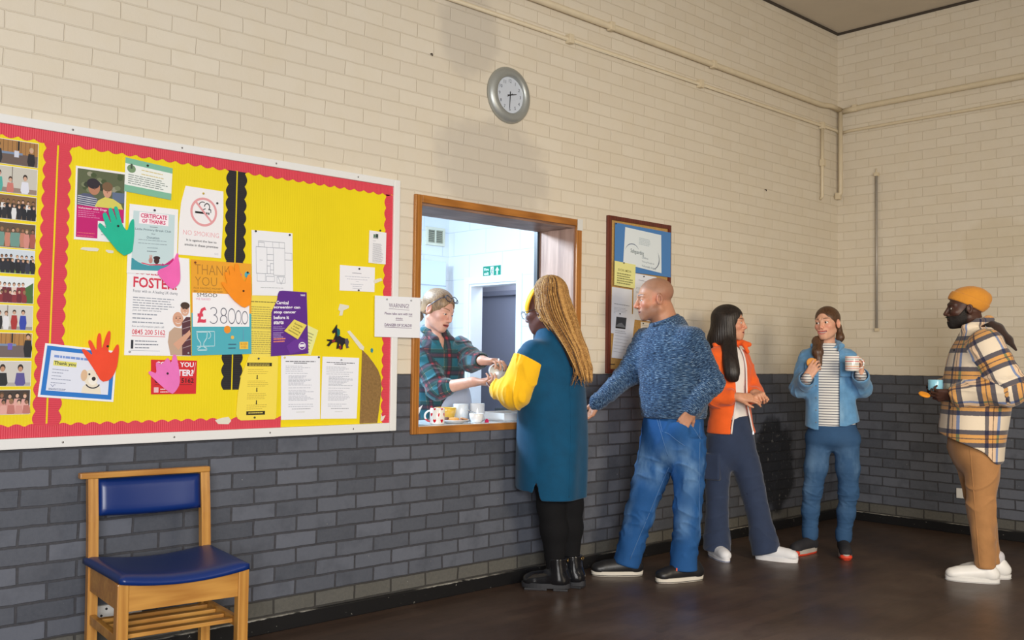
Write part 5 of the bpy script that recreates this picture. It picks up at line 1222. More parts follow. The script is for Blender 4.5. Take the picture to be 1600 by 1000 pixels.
def attr_mat(name, rough=0.5, sss=0.12, bump=0.0, spec=0.4):
    m, nt, b = new_mat(name); a = N(nt, 'ShaderNodeAttribute', attribute_name='Col')
    n = noise_(nt, objco(nt), 55, 4, 0.6)
    nt.links.new(mix_(nt, 1.0, a.outputs['Color'], ramp_(nt, n, [(0.3, (0.90, 0.88, 0.88, 1)), (0.7, (1.0, 1.0, 1.0, 1))]), 'MULTIPLY'), b.inputs['Base Color'])
    b.inputs['Roughness'].default_value = rough; b.inputs['Specular IOR Level'].default_value = spec
    b.inputs['Subsurface Weight'].default_value = sss; b.inputs['Subsurface Radius'].default_value = (0.6, 0.25, 0.15); b.inputs['Subsurface Scale'].default_value = 0.012
    if bump: bump_(nt, b, noise_(nt, objco(nt), 420, 2), 0.25, bump)
    return m
M_SKIN = attr_mat('skin', 0.48, 0.12, 0.0006)

def cloth(name, rgb, rough=0.85, fuzz=0.25, var=0.08, weave=900, bump=0.0008, dark=None, fade=None, sheen=0.2):
    """woven cloth in one colour with soft blotches; fade = lighter worn tone"""
    m, nt, b = new_mat(name); co = objco(nt); c = srgb(*rgb)
    n = noise_(nt, co, 14, 4, 0.6)
    lo = tuple(x*(1-var) for x in c[:3]) + (1,); hi = tuple(min(1, x*(1+var)) for x in c[:3]) + (1,)
    base = ramp_(nt, n, [(0.3, lo), (0.7, hi)])
    if fade is not None:
        f1 = noise_(nt, objco(nt, (6, 6, 2.2)), 1.6, 4, 0.6); base = mix_(nt, maprange(nt, f1, 0.45, 0.72, 0, 0.75), base, srgb(*fade))
    th = noise_(nt, objco(nt, (1, 1, 0.35)), weave*0.35, 2)
    base = mix_(nt, math_(nt, 'MULTIPLY', th, fuzz), base, tuple(min(1, x*1.35) for x in c[:3]) + (1,))
    nt.links.new(base, b.inputs['Base Color']); b.inputs['Roughness'].default_value = rough; b.inputs['Specular IOR Level'].default_value = 0.25
    b.inputs['Sheen Weight'].default_value = sheen; b.inputs['Sheen Roughness'].default_value = 0.5
    bump_(nt, b, math_(nt, 'ADD', noise_(nt, co, weave*0.5, 2), math_(nt, 'MULTIPLY', noise_(nt, co, 30, 3), 1.2)), 0.35, bump*1.6)
    return m

def skirt_hollow(F, O, A, U, secs, depth=0.03, k=0.004):
    """open the lower end of a lofted garment so that a real hem edge shows"""
    T = [list(r) for r in secs]
    for r in T: r[3] -= 0.009; r[4] -= 0.009
    F.loft(O, A, U, T, k, 's')
# ------------------------------------------------------------------ people
def person(base, az, label):
    return thing('person', label, 'person', (base[0], base[1], 0), -az)
def dirv(f): f = math.radians(f); return np.array([math.sin(f), -math.cos(f), 0.0])
def sidev(f): f = math.radians(f); return np.array([math.cos(f), math.sin(f), 0.0])
def torso(F, f, rows, k=0.03, disp=None, n=2.2, op='u', capk=0.012, pat=True):
    """rows: (z, cx, cy, half width, half depth); f = facing"""
    U = sidev(f); V = np.cross((0, 0, 1), U)
    secs = [(z, cx*U[0] + cy*U[1], cx*V[0] + cy*V[1], a, b) for z, cx, cy, a, b in sorted(rows)]
    F.loft((0, 0, 0), (0, 0, 1), U, secs, k, op, disp, n, capk, pat)
    return secs, U
def folds(amp, f=16, seed=0, sc=(1, 1, 1.7), mask=None, cr=0.0):
    s = A3(sc)
    def fn(P, t):
        w = waves(P * s, f, seed); w = np.sign(w) * np.abs(w) ** 1.3
        d = amp * w
        if cr: d = d - cr * (1 - np.minimum(np.abs(waves(P * s, f * 1.25, seed + 50)), 1)) ** 3.5
        return d * mask(P, t) if mask else d
    return fn
def ring(c, n_, a, b, rot=0, m=20):
    """closed loop of points around c in the plane with normal n_"""
    n_ = unit(n_); u = unit(np.cross((0, 1, 0) if abs(n_[1]) < 0.9 else (1, 0, 0), n_)); v = np.cross(n_, u); c = np.array(c, float)
    return [c + u*a*math.cos(2*PI*i/m + rot) + v*b*math.sin(2*PI*i/m + rot) for i in range(m)]

def shoe(parent, pos, g, L, upper, sole, accent=None, kind='sneaker', lace=None, toe_up=0.0):
    R = head_axes(g); o = np.array([pos[0], pos[1], pos[2] if len(pos) > 2 else 0.0])
    w = lambda x, y, z: o + R @ np.array([x, y, z])
    F = Field(); wd = L * (0.165 if kind != 'boot' else 0.185); h = {'sneaker': 0.028, 'runner': 0.034, 'boot': 0.036}[kind]
    F.rc(w(0, -0.15*L, h + 0.026), w(0, 0.48*L, h + 0.014), wd*0.84, wd*0.86, 0.02)
    F.ell(w(0, 0.60*L, h + 0.012), (wd*0.94, 0.155*L, 0.036), R, 0.02)
    F.rc(w(0, -0.01, h + 0.050), w(0, 0.44*L, h + 0.022), wd*0.68, wd*0.60, 0.035)
    F.rc(w(0, -0.11*L, h + 0.02), w(0, -0.06*L, h + 0.072), wd*0.86, wd*0.80, 0.015)
    if kind == 'boot': F.rc(w(0, -0.01*L, h + 0.03), w(0, 0.0, 0.21), wd*1.0, wd*1.30, 0.03); F.cut(w(0, 0, 0.178), (0, 0, 1), 0.004)
    else: F.ell(w(0, -0.06*L, h + 0.098), (wd*0.55, wd*0.8, 0.03), R, 0.008, 's')
    F.cut(w(0, 0, h - 0.004), (0, 0, -1), 0.003)
    so = garment('shoe', F, upper, parent, 0.0042, 1, gv=False)
    # sole: foot outline extruded, with a slight waist
    n = 40; pts = []
    for i in range(n):
        a = 2*PI*i/n; y = math.sin(a); x = math.cos(a)
        yy = 0.235*L + y*0.515*L; hw = wd*(1.0 if kind != 'boot' else 0.98)*(0.95 + 0.10*math.sin((yy/L - 0.05)*PI)) * (1 - 0.10*math.exp(-((yy/L - 0.12)/0.16)**2))
        pts.append((math.copysign(abs(x)**0.8, x)*hw, yy))
    def ext(mb, z0, z1, s0, s1, mat, sel=None):
        V = []; 
        for z, s_ in ((z0, s0), (z1, s1)):
            for x, y in pts: V.append(tuple(w(x*s_, 0.235*L + (y - 0.235*L)*s_, z + toe_up*max(0, y/L - 0.3)*L)))
        f = [tuple(range(n - 1, -1, -1)), tuple(range(n, 2*n))] + [(i, (i+1) % n, n + (i+1) % n, n + i) for i in range(n)]
        mb.add(V, f, mat, False)
    mb = MB()
    if kind == 'runner':
        ext(mb, 0.010, h + 0.004, 1.0, 1.03, sole); mb.build('sole', so)
        mb = MB(); ext(mb, 0.0, 0.0098, 0.97, 1.0, accent); mb.build('outsole', so)
        F2 = Field(); F2.ell(w(0, 0.66*L, 0.020), (wd*0.95, 0.11*L, 0.020), R, 0.0); F2.cut(w(0, 0, 0.001), (0, 0, -1), 0.001); garment('toe_bumper', F2, accent, so, 0.004, 1, gv=False)
    elif kind == 'boot':
        ext(mb, 0.012, h + 0.003, 1.05, 1.07, sole); mb.build('sole', so)
        mb = MB(); mb.box((-wd*0.95, -0.26*L, 0.0), (wd*0.95, 0.06*L, 0.0117), sole, mtx=Matrix(np.vstack([np.hstack([R.astype(float), o[:, None]]), [[0, 0, 0, 1]]]).tolist()), bev=0.003); mb.build('heel_block', so)
        mb = MB(); mb.box((-wd*0.95, 0.20*L, 0.0), (wd*0.95, 0.70*L, 0.0117), sole, mtx=Matrix(np.vstack([np.hstack([R.astype(float), o[:, None]]), [[0, 0, 0, 1]]]).tolist()), bev=0.003); mb.build('tread_block', so)
    else:
        ext(mb, 0.0, h, 0.99, 1.02, sole); mb.build('sole', so)
        if accent is not None:
            mb = MB(); ext(mb, 0.003, 0.007, 1.025, 1.025, accent); mb.build('sole_line', so)
    if lace is not None:
        mb = MB()
        for i in range(4):
            y = 0.12*L + i*0.075*L; z = h + 0.095 - i*0.012 - (0.010 if kind == 'boot' else 0.0)
            z = h + 0.050 + wd*0.68 - (y + 0.01)/(0.44*L + 0.01)*(0.028 + wd*0.08) + 0.002
            mb.tube([w(-wd*0.42, y - 0.004, z - 0.012), w(-wd*0.2, y, z - 0.002), w(0, y + 0.002, z + 0.001), w(wd*0.2, y, z - 0.002), w(wd*0.42, y - 0.004, z - 0.012)], 0.0032, lace, 8)
        mb.build('laces', so)
    return so

def knit_mat():
    m, nt, b = new_mat('marled_blue_knit')
    a = N(nt, 'ShaderNodeAttribute', attribute_name='gv'); mp = N(nt, 'ShaderNodeMapping'); mp.inputs['Scale'].default_value = (42, 230, 1); nt.links.new(a.outputs['Vector'], mp.inputs['Vector'])
    n = noise_(nt, mp.outputs[0], 1.0, 4, 0.65)
    n2 = noise_(nt, objco(nt, (1, 1, 2)), 5, 3)
    f = math_(nt, 'ADD', n, math_(nt, 'MULTIPLY', math_(nt, 'SUBTRACT', n2, 0.5), 0.12))
    c = ramp_(nt, f, [(0.36, srgb(22, 33, 52)), (0.50, srgb(44, 70, 104)), (0.59, srgb(84, 114, 146)), (0.73, srgb(184, 198, 210))])
    nt.links.new(c, b.inputs['Base Color']); b.inputs['Roughness'].default_value = 0.9; b.inputs['Specular IOR Level'].default_value = 0.15; b.inputs['Sheen Weight'].default_value = 0.15
    sp = N(nt, 'ShaderNodeSeparateXYZ'); nt.links.new(a.outputs['Vector'], sp.inputs[0])
    w = math_(nt, 'SINE', math_(nt, 'MULTIPLY', sp.outputs[1], 2*PI/0.007))
    bump_(nt, b, math_(nt, 'ADD', math_(nt, 'MULTIPLY', w, 0.35), n), 0.5, 0.004)
    return m
def denim_mat(name, rgb, fade, fz=(0.62, 0.30), var=0.08):
    """washed denim; worn fade over thighs and knees"""
    m, nt, b = new_mat(name); co = objco(nt); c = srgb(*rgb)
    n = noise_(nt, co, 9, 5, 0.65); sp = N(nt, 'ShaderNodeSeparateXYZ'); nt.links.new(co, sp.inputs[0])
    base = ramp_(nt, n, [(0.3, tuple(x*0.82 for x in c[:3]) + (1,)), (0.7, c)])
    z = sp.outputs[2]
    k = math_(nt, 'ADD', maprange(nt, math_(nt, 'ABSOLUTE', math_(nt, 'SUBTRACT', z, fz[0])), 0.22, 0.0, 0, 0.8), maprange(nt, math_(nt, 'ABSOLUTE', math_(nt, 'SUBTRACT', z, fz[1])), 0.16, 0.0, 0, 0.5))
    k = math_(nt, 'MULTIPLY', k, maprange(nt, noise_(nt, objco(nt, (5, 5, 2)), 1.5, 4), 0.38, 0.66, 0, 1))
    base = mix_(nt, k, base, srgb(*fade))
    tw = noise_(nt, objco(nt, (1, 1, 0.25)), 380, 2); base = mix_(nt, math_(nt, 'MULTIPLY', tw, 0.3), base, tuple(min(1, x*1.5) for x in c[:3]) + (1,))
    nt.links.new(base, b.inputs['Base Color']); b.inputs['Roughness'].default_value = 0.85; b.inputs['Specular IOR Level'].default_value = 0.2
    bump_(nt, b, math_(nt, 'ADD', tw, math_(nt, 'MULTIPLY', noise_(nt, co, 28, 3), 1.3)), 0.4, 0.0016)
    return m

# ================================================================== the bald man in the marled jumper
def bald_man():
    t = person((-3.013, -0.379), 0.8939, 'bald man in marled blue jumper and loose jeans leaning on the wall with one hand')
    skin = srgb(190, 138, 110); hd = Head((0.036, -0.005, 1.660), -76, -7, 0, 1.06, jaw=1.12, nose=1.12, fat=0.004, brow=0.002, lid=0.0035)
    nS, nE, nW = (0.255, -0.14, 1.405), (0.365, -0.13, 1.165), (0.250, -0.185, 1.000)
    fS, fE, fW = (-0.015, 0.13, 1.41), (-0.125, 0.10, 1.20), (-0.296, -0.055, 1.035)
    B = Field(); hd.put(B)
    B.rc((0.072, 0, 1.60), (0.112, 0.0, 1.44), 0.064, 0.078, 0.03); B.rc((0.10, 0.01, 1.60), (0.14, 0.03, 1.45), 0.05, 0.07, 0.03)
    torso(B, -45, [(0.84, 0.152, 0, 0.145, 0.115), (1.05, 0.15, 0, 0.18, 0.15), (1.28, 0.135, 0, 0.185, 0.135), (1.38, 0.122, 0, 0.17, 0.11), (1.46, 0.118, 0, 0.10, 0.07)], 0.03, pat=False)
    B.chain([nS, nE, nW], [0.058, 0.046, 0.03], 0.03); B.chain([fS, fE, fW], [0.058, 0.046, 0.03], 0.03)
    B.chain([(0.235, -0.07, 0.84), (0.245, -0.09, 0.48), (0.225, -0.08, 0.09)], [0.066, 0.055, 0.042], 0.03); B.chain([(0.07, 0.03, 0.84), (-0.018, 0.02, 0.48), (-0.112, 0.0, 0.09)], [0.072, 0.055, 0.040], 0.03)
    h1 = Hand(nW, (-0.52, 0.06, -0.85), (-0.15, 0.97, -0.1), 1, (15, 20, 20, 25), 1.0); h1.put(B)
    h2 = Hand(fW, (-0.50, 0.02, -0.86), (-0.75, -0.45, 0.45), 1, (14, 18, 22, 26), 1.02, th_dir=(0.85, 0.45, 0.25)); h2.put(B)
    V, Q = surface(B, 0.0034, fz=[(1.5, 1.81, 0.0024)], fx=[(-0.09, 0.15, 0.0028)]); V = relax(V, Q, 1)
    C = hd.color(V, skin, srgb(150, 92, 84), brow=srgb(40, 28, 22), stubble=srgb(120, 90, 76), stub_amt=0.55, blush=srgb(214, 120, 96), scalp=srgb(120, 98, 84))
    to_mesh('body', V, Q, M_SKIN, t, C); hd.eyes(t, (52, 34, 24), (-6, -6))
    J = Field(); fd = folds(0.005, 15, 3, (1, 1, 1.8), cr=0.005)
    rows = [(0.945, 0.152, 0, 0.190, 0.166), (0.985, 0.152, 0, 0.200, 0.176), (1.06, 0.15, 0, 0.207, 0.180), (1.16, 0.145, 0, 0.207, 0.172), (1.28, 0.135, 0, 0.212, 0.160), (1.38, 0.128, 0, 0.205, 0.138), (1.46, 0.126, 0, 0.165, 0.112), (1.52, 0.122, 0.005, 0.108, 0.092), (1.56, 0.122, 0.01, 0.076, 0.078)]
    torso(J, -45, rows, 0.03, fd)
    af = folds(0.004, 22, 5, (1, 1, 1.3), cr=0.007)
    J.chain([nS, nE, np.array(nE) + (np.array(nW) - nE)*0.82], [0.082, 0.070, 0.052], 0.045, disp=af, pat=True); J.chain([fS, fE, fW], [0.080, 0.066, 0.048], 0.045, disp=af, pat=True)
    d = unit(np.array(nW) - nE); J.rc(np.array(nW) - d*0.06, np.array(nW) - d*0.012, 0.047, 0.044, 0.006, pat=True)
    d = unit(np.array(fW) - fE); J.rc(np.array(fW) - d*0.035, np.array(fW) + d*0.02, 0.045, 0.041, 0.006, pat=True)
    J.ell((0.088, -0.012, 1.578), (0.080, 0.080, 0.062), head_axes(-76, 18), 0.012, 's')
    rg = ring((0.096, -0.006, 1.532), (-0.36, -0.12, 1), 0.084, 0.082)
    for a, b in zip(rg, rg[1:] + rg[:1]): J.rc(a, b, 0.011, 0.011, 0.008)
    torso(J, -45, [(0.90, 0.152, 0, 0.172, 0.150), (0.968, 0.152, 0, 0.182, 0.158)], 0.004, op='s', pat=False)
    garment('jumper', J, knit_mat(), t, 0.0048)
    T = Field(); jf = folds(0.004, 17, 8, (1, 1, 1.7), lambda P, q: np.clip((0.95 - P[:, 2]) / 0.25, 0.15, 1)*np.clip((P[:, 2] - 0.09)/0.10, 0, 1) + 0.15, cr=0.009)
    torso(T, -40, [(0.63, 0.14, 0, 0.07, 0.07), (0.71, 0.148, 0, 0.150, 0.125), (0.80, 0.152, 0, 0.186, 0.158), (0.90, 0.152, 0, 0.184, 0.156), (0.968, 0.152, 0, 0.176, 0.150)], 0.03, folds(0.003, 14, 9, cr=0.006))
    T.loft((0.225, -0.085, 0.0), (0.03, 0.01, 1), (1, 0, 0), [(0.062, -0.012, 0, 0.082, 0.084), (0.11, -0.012, 0, 0.078, 0.080), (0.28, -0.002, 0, 0.076, 0.082), (0.48, 0.002, 0, 0.082, 0.092), (0.68, -0.004, 0, 0.098, 0.112), (0.84, -0.012, 0, 0.104, 0.118)], 0.035, disp=jf)
    A_ = unit((0.205, 0.04, 0.80)); T.loft((-0.140, -0.005, 0.0), A_, (1, 0, 0), [(0.062, 0.004, 0, 0.082, 0.084), (0.11, 0.005, 0, 0.080, 0.082), (0.28, 0.0, 0, 0.082, 0.084), (0.48, 0.006, 0, 0.090, 0.094), (0.68, 0.010, 0, 0.104, 0.110), (0.82, 0.0, 0, 0.105, 0.115)], 0.035, disp=jf)
    T.ell((0.185, -0.165, 0.875), (0.058, 0.042, 0.062), head_axes(-20), 0.02)
    jm = denim_mat('mid_blue_loose_denim', (36, 82, 138), (120, 156, 192), (0.66, 0.36))
    jeans = garment('jeans', T, jm, t, 0.0048, gv=False)
    st = flat('denim_thread', (70, 108, 156), 0.8)
    def seam(nm, xz, r=0.0024): 
        p = on_surface(T, xz)
        if len(p) > 2: m = MB(); m.tube(p, r, st, 6); m.build(nm, jeans)
    seam('fly_seam', [(0.066 + 0.004*k + 0.0011*k*k*(k > 5), 0.955 - 0.016*k) for k in range(11)]); seam('centre_seam', [(0.052 + 0.0048*k, 0.955 - 0.016*k) for k in range(15)])
    seam('pocket_seam', [(0.205 + 0.0125*k, 0.950 - 0.0035*k*k*0.30 - 0.006*k) for k in range(9)]); seam('side_seam', [(0.306 - 0.006*math.sin(k*0.17), 0.93 - 0.03*k) for k in range(28)])
    seam('inner_seam', [(0.128 - 0.0098*k, 0.66 - 0.024*k) for k in range(24)])
    p = on_surface(T, [(0.050, 0.955)])[0]
    m = MB(); m.lathe([(0, 0.006), (0.008, 0.005), (0.009, 0)], flat('brass_button', (150, 120, 80), 0.35, 0.9), 14, Matrix.Translation(p) @ rotm('X', 90)); m.build('button', jeans)
    up = flat('black_leather', (30, 30, 33), 0.42, bump=0.0006, bscale=120); so = flat('off_white_rubber', (214, 208, 196), 0.55); orng = flat('orange_tab', (220, 90, 50), 0.6)
    for p, g, L in (((-0.105, -0.005), -80, 0.30), ((0.255, -0.07), -62, 0.30)):
        s_ = shoe(t, p, g, L, up, so, flat('dark_outsole', (50, 48, 46), 0.7), 'sneaker', flat('black_lace', (22, 22, 24), 0.8))
        R = head_axes(g); o = np.array([p[0], p[1], 0]); m = MB()
        for yy in (0.055, 0.11):
            q = o + R @ np.array([0.034 if g > -70 else -0.036, yy, 0.104 - yy*0.25]); m.box(-Vector((0.004, 0.010, 0.008)), Vector((0.004, 0.010, 0.008)), orng, mtx=Matrix.Translation(Vector(q.tolist())), bev=0.002)
        m.build('orange_tab', s_)
bald_man()

# ================================================================== the woman in denim
def denim_woman():
    t = person((-1.538, -0.733), 1.0666, 'smiling woman in an open denim shirt over a striped top holding a mug')
    skin = srgb(222, 172, 146); hd = Head((0.010, -0.012, 1.556), -24, 1, 5, 0.955, jaw=0.86, nose=0.86, smile=0.9, open_=0.006, lid=-0.0005)
    aS, aE, aW = (-0.118, 0.02, 1.322), (-0.168, -0.02, 1.118), (-0.112, -0.205, 1.190)
    bS, bE, bW = (0.148, 0.02, 1.322), (0.232, -0.02, 1.125), (0.218, -0.215, 1.222)
    B = Field(); hd.put(B)
    B.rc((0.012, 0.015, 1.50), (0.014, 0.025, 1.36), 0.047, 0.056, 0.03)
    torso(B, 5, [(0.80, 0.045, 0, 0.15, 0.105), (0.95, 0.035, 0, 0.125, 0.09), (1.10, 0.022, 0, 0.12, 0.09), (1.25, 0.016, 0, 0.135, 0.095), (1.33, 0.014, 0.01, 0.12, 0.075), (1.39, 0.014, 0.02, 0.06, 0.05)], 0.03, pat=False)
    B.chain([aS, aE, aW], [0.045, 0.036, 0.025], 0.02); B.chain([bS, bE, bW], [0.045, 0.036, 0.025], 0.02)
    B.chain([(-0.045, 0, 0.78), (-0.083, 0, 0.42), (-0.098, 0.008, 0.28), (-0.101, 0.01, 0.08)], [0.066, 0.042, 0.038, 0.030], 0.03); B.chain([(0.135, 0, 0.78), (0.147, 0, 0.42), (0.132, 0.008, 0.28), (0.116, 0.01, 0.08)], [0.066, 0.042, 0.038, 0.030], 0.03)
    h1 = Hand(aW, (0.50, 0.02, 0.86), (0.25, 0.97, -0.10), 1, (28, 34, 38, 42), 0.92, 5, th_dir=(0.72, 0.40, 0.60), th_curl=24); h1.put(B)
    h2 = Hand(bW, (0.12, -0.16, 0.98), (-0.98, -0.12, 0.10), -1, (52, 58, 62, 66), 0.92, 1, th_dir=(0.80, 0.35, 0.5), th_curl=30); h2.put(B)
    V, Q = surface(B, 0.0034, fz=[(1.43, 1.69, 0.0022), (1.1, 1.4, 0.0028)], fx=[(-0.08, 0.10, 0.0024)], fy=[(-0.12, 0.03, 0.0026)]); V = relax(V, Q, 1)
    C = hd.color(V, skin, srgb(196, 104, 100), brow=srgb(74, 50, 36), blush=srgb(230, 150, 128), teeth=True)
    to_mesh('body', V, Q, M_SKIN, t, C); hd.eyes(t, (70, 56, 44), (-15, 1))
    hm = hair_mat('dark_brown_hair', (58, 38, 26), (104, 72, 48))
    Hf = Field(); hair_cap(Hf, hd, 0.008)
    hair_obj = hair_build('hair', Hf, hm, t, hd)
    P_ = Field(); P_.chain([hd.w((-0.02, -0.098, -0.015)), hd.w((-0.055, -0.085, -0.09)), (-0.052, -0.045, 1.435), (-0.050, -0.105, 1.36), (-0.038, -0.128, 1.275)], [0.026, 0.030, 0.033, 0.034, 0.016], 0.02, disp=lambda P, q: 0.0010*np.sin(P[:, 0]*420 + P[:, 2]*30) + 0.0006*np.sin(P[:, 0]*900))
    P_.chain([hd.w((0.05, -0.075, -0.02)), hd.w((0.062, -0.065, -0.10)), (0.085, 0.03, 1.43)], [0.022, 0.024, 0.018], 0.02)
    garment('ponytail', P_, hm, t, 0.0035, 0, gv=False)
    # striped top
    S_ = Field(); torso(S_, 5, [(0.862, 0.043, 0, 0.152, 0.113), (0.93, 0.04, 0, 0.146, 0.110), (1.05, 0.026, 0, 0.136, 0.104), (1.22, 0.016, -0.004, 0.146, 0.112), (1.31, 0.014, 0.0, 0.135, 0.098), (1.385, 0.014, 0.01, 0.092, 0.074), (1.425, 0.014, 0.016, 0.066, 0.060)], 0.02, folds(0.003, 16, 4), pat=False)
    for W, E in ((aW, aE), (bW, bE)):
        d = unit(np.array(W) - E); S_.rc(np.array(W) - d*0.09, np.array(W) - d*0.002, 0.042, 0.034, 0.004)
    m, nt, b = new_mat('white_navy_stripe_jersey'); sp = N(nt, 'ShaderNodeSeparateXYZ'); nt.links.new(objco(nt), sp.inputs[0])
    fr = math_(nt, 'FRACT', math_(nt, 'MULTIPLY', sp.outputs[2], 1/0.0178)); k = math_(nt, 'LESS_THAN', fr, 0.30)
    nt.links.new(mix_(nt, k, srgb(226, 226, 224), srgb(84, 88, 104)), b.inputs['Base Color']); b.inputs['Roughness'].default_value = 0.85
    garment('striped_top', S_, m, t, 0.0045, gv=False)
    # open shirt
    K = Field(); fd = folds(0.004, 15, 12, (1, 1, 0.8), cr=0.004)
    rows = [(0.835, 0.045, 0, 0.182, 0.138), (0.93, 0.04, 0, 0.172, 0.130), (1.06, 0.028, 0, 0.162, 0.122), (1.22, 0.018, 0, 0.168, 0.126), (1.30, 0.015, 0.006, 0.158, 0.112), (1.365, 0.014, 0.014, 0.118, 0.090), (1.43, 0.014, 0.018, 0.078, 0.072)]
    torso(K, 5, rows, 0.03, fd)
    for S0, E, W in ((aS, aE, aW), (bS, bE, bW)):
        d = unit(np.array(W) - E); W2 = np.array(W) - d*0.055
        K.chain([S0, E, W2], [0.060, 0.056, 0.050], 0.04, disp=folds(0.003, 24, 14, cr=0.007), pat=True)
        K.rc(W2 - d*0.035, W2 + d*0.012, 0.055, 0.056, 0.006, pat=True); K.rc(W2 - d*0.01, W2 + d*0.05, 0.047, 0.047, 0.004, 's')
    torso(K, 5, [(z, cx, cy, a - 0.012, b_ - 0.012) for z, cx, cy, a, b_ in rows], 0.003, fd, op='s', pat=False)
    torso(K, 5, [(0.70, 0.045, 0, 0.168, 0.125), (0.86, 0.045, 0, 0.170, 0.127)], 0.003, fd, op='s', pat=False)
    K.box((0.022, -0.16, 1.05), (0.066, 0.16, 0.34), None, 0.01, 0.004, 's'); K.ell((0.014, -0.02, 1.43), (0.064, 0.075, 0.05), None, 0.006, 's')
    K.fn(lambda P: (0.838 + 0.030*np.cos((P[:, 0] - 0.045)*19 + 3.14*(np.abs(P[:, 0] - 0.045) < 0)) * 0 + 0.34*np.maximum(np.abs(P[:, 0] - 0.03) - 0.10, 0) + 0.03*(P[:, 0] > 0.03)) - P[:, 2], (-9, -9, -9), (9, 9, 0.93), 0.004, 'i')
    for pts in ([(-0.055, -0.075, 1.375), (-0.075, -0.05, 1.405), (-0.05, 0.03, 1.44), (0.014, 0.075, 1.452), (0.075, 0.04, 1.44), (0.10, -0.045, 1.405), (0.088, -0.08, 1.375)],):
        K.chain(pts, [0.010, 0.021, 0.022, 0.022, 0.022, 0.021, 0.010], 0.010, sq=((0, 0.6, 0.8), 0.62))
    K.box((-0.090, -0.122, 1.245), (0.042, 0.012, 0.048), head_axes(-8), 0.006, 0.006); K.box((0.128, -0.118, 1.245), (0.040, 0.012, 0.048), head_axes(18), 0.006, 0.006)
    shirt = garment('denim_shirt', K, cloth('light_denim', (96, 146, 190), 0.85, 0.25, 0.16, 700, fade=(140, 178, 208)), t, 0.0042)
    m = MB()
    for p in on_surface(K, [(-0.060, 1.30 - i*0.082) for i in range(6)], 0.0): m.lathe([(0, 0.004), (0.0045, 0.0035), (0.005, 0)], flat('shirt_button', (120, 130, 140), 0.3), 10, Matrix.Translation(p) @ rotm('X', 90))
    m.build('button_row', shirt)
    T = Field(); jf = folds(0.0016, 30, 18, (1, 1, 2.0), cr=0.0052, mask=lambda P, q: 0.3 + 0.9*np.exp(-((P[:, 2] - 0.40) / 0.09)**2) + 0.9*np.exp(-((P[:, 2] - 0.16) / 0.07)**2))
    torso(T, 3, [(0.70, 0.046, 0, 0.06, 0.05), (0.745, 0.046, 0, 0.15, 0.105), (0.79, 0.046, 0, 0.172, 0.122), (0.84, 0.046, 0, 0.160, 0.112), (0.885, 0.044, 0, 0.148, 0.106)], 0.03)
    T.chain([(-0.042, 0, 0.76), (-0.062, -0.005, 0.58), (-0.083, -0.008, 0.42), (-0.098, 0.008, 0.28), (-0.101, 0.01, 0.125)], [0.086, 0.073, 0.059, 0.054, 0.047], 0.035, disp=jf)
    T.chain([(0.134, 0, 0.76), (0.143, -0.005, 0.58), (0.147, -0.008, 0.42), (0.132, 0.008, 0.28), (0.116, 0.01, 0.125)], [0.086, 0.073, 0.059, 0.054, 0.047], 0.035, disp=jf)
    for x in (-0.101, 0.116): T.rc((x, 0.01, 0.150), (x, 0.01, 0.118), 0.055, 0.054, 0.004)
    garment('jeans', T, denim_mat('blue_slim_denim', (52, 84, 122), (100, 132, 166), (0.60, 0.40)), t, 0.0045, gv=False)
    blk = flat('black_mesh_fabric', (34, 34, 40), 0.8, var=0.3, vscale=200); gr = flat('pale_grey_foam', (176, 170, 164), 0.6); red = flat('red_orange_rubber', (214, 68, 44), 0.5)
    shoe(t, (-0.104, -0.005), -34, 0.255, blk, gr, red, 'runner', flat('black_lace', (22, 22, 24), 0.8)); shoe(t, (0.116, -0.005), 4, 0.255, blk, gr, red, 'runner', flat('black_lace', (22, 22, 24), 0.8))
    return t, hd, h1, h2

def hair_mat(name, dark, light, axis_scale=(160, 160, 6), rough=0.42):
    m, nt, b = new_mat(name); n = noise_(nt, objco(nt, axis_scale), 1.0, 3, 0.6); n2 = noise_(nt, objco(nt), 12, 3)
    f = math_(nt, 'ADD', math_(nt, 'MULTIPLY', n, 0.75), math_(nt, 'MULTIPLY', n2, 0.25))
    nt.links.new(ramp_(nt, f, [(0.32, srgb(*dark)), (0.70, srgb(*light))]), b.inputs['Base Color'])
    b.inputs['Roughness'].default_value = rough; b.inputs['Specular IOR Level'].default_value = 0.45; b.inputs['Anisotropic'].default_value = 0.4
    bump_(nt, b, n, 0.6, 0.0025); return m
def hair_cap(F, hd, th=0.008, line=0.0, low=-0.06, strands=0.0005, ears=True):
    """close-combed hair: a shell over the skull, cut at the hairline and around the ears"""
    def fn(P):
        q = hd.loc(P); x = np.abs(q[:, 0]); m = np.stack([x, q[:, 1], q[:, 2]], 1)
        def ell(c, r):
            k = (m - A3(c)) / A3(r); k0 = np.sqrt((k*k).sum(1)) + 1e-6; k1 = np.sqrt(((k / A3(r))**2).sum(1)) + 1e-6; return k0*(k0-1)/k1
        d = smin(ell((0, -0.020, 0.040), (0.0755 + th, 0.098 + th, 0.080 + th)), ell((0, -0.045, -0.02), (0.062 + th, 0.062 + th, 0.065)), 0.02)
        a = np.arctan2(q[:, 0], q[:, 2] + 0.02); d = d + strands * np.sin(a * 70 + q[:, 1]*30)
        face = smin(ell((0, 0.118, -0.020 + line), (0.070, 0.085, 0.104)), ell((0.055, 0.060, -0.06), (0.045, 0.05, 0.065)), 0.02)
        d = smax(d, -face, 0.004); d = smax(d, low - q[:, 2], 0.012)
        if ears: d = smax(d, -ell((0.088, -0.010, -0.010), (0.022, 0.024, 0.040)), 0.006)
        return d * F32(hd.s)
    r = 0.16*hd.s; F.add(fn, hd.c - r, hd.c + r, 0.0)
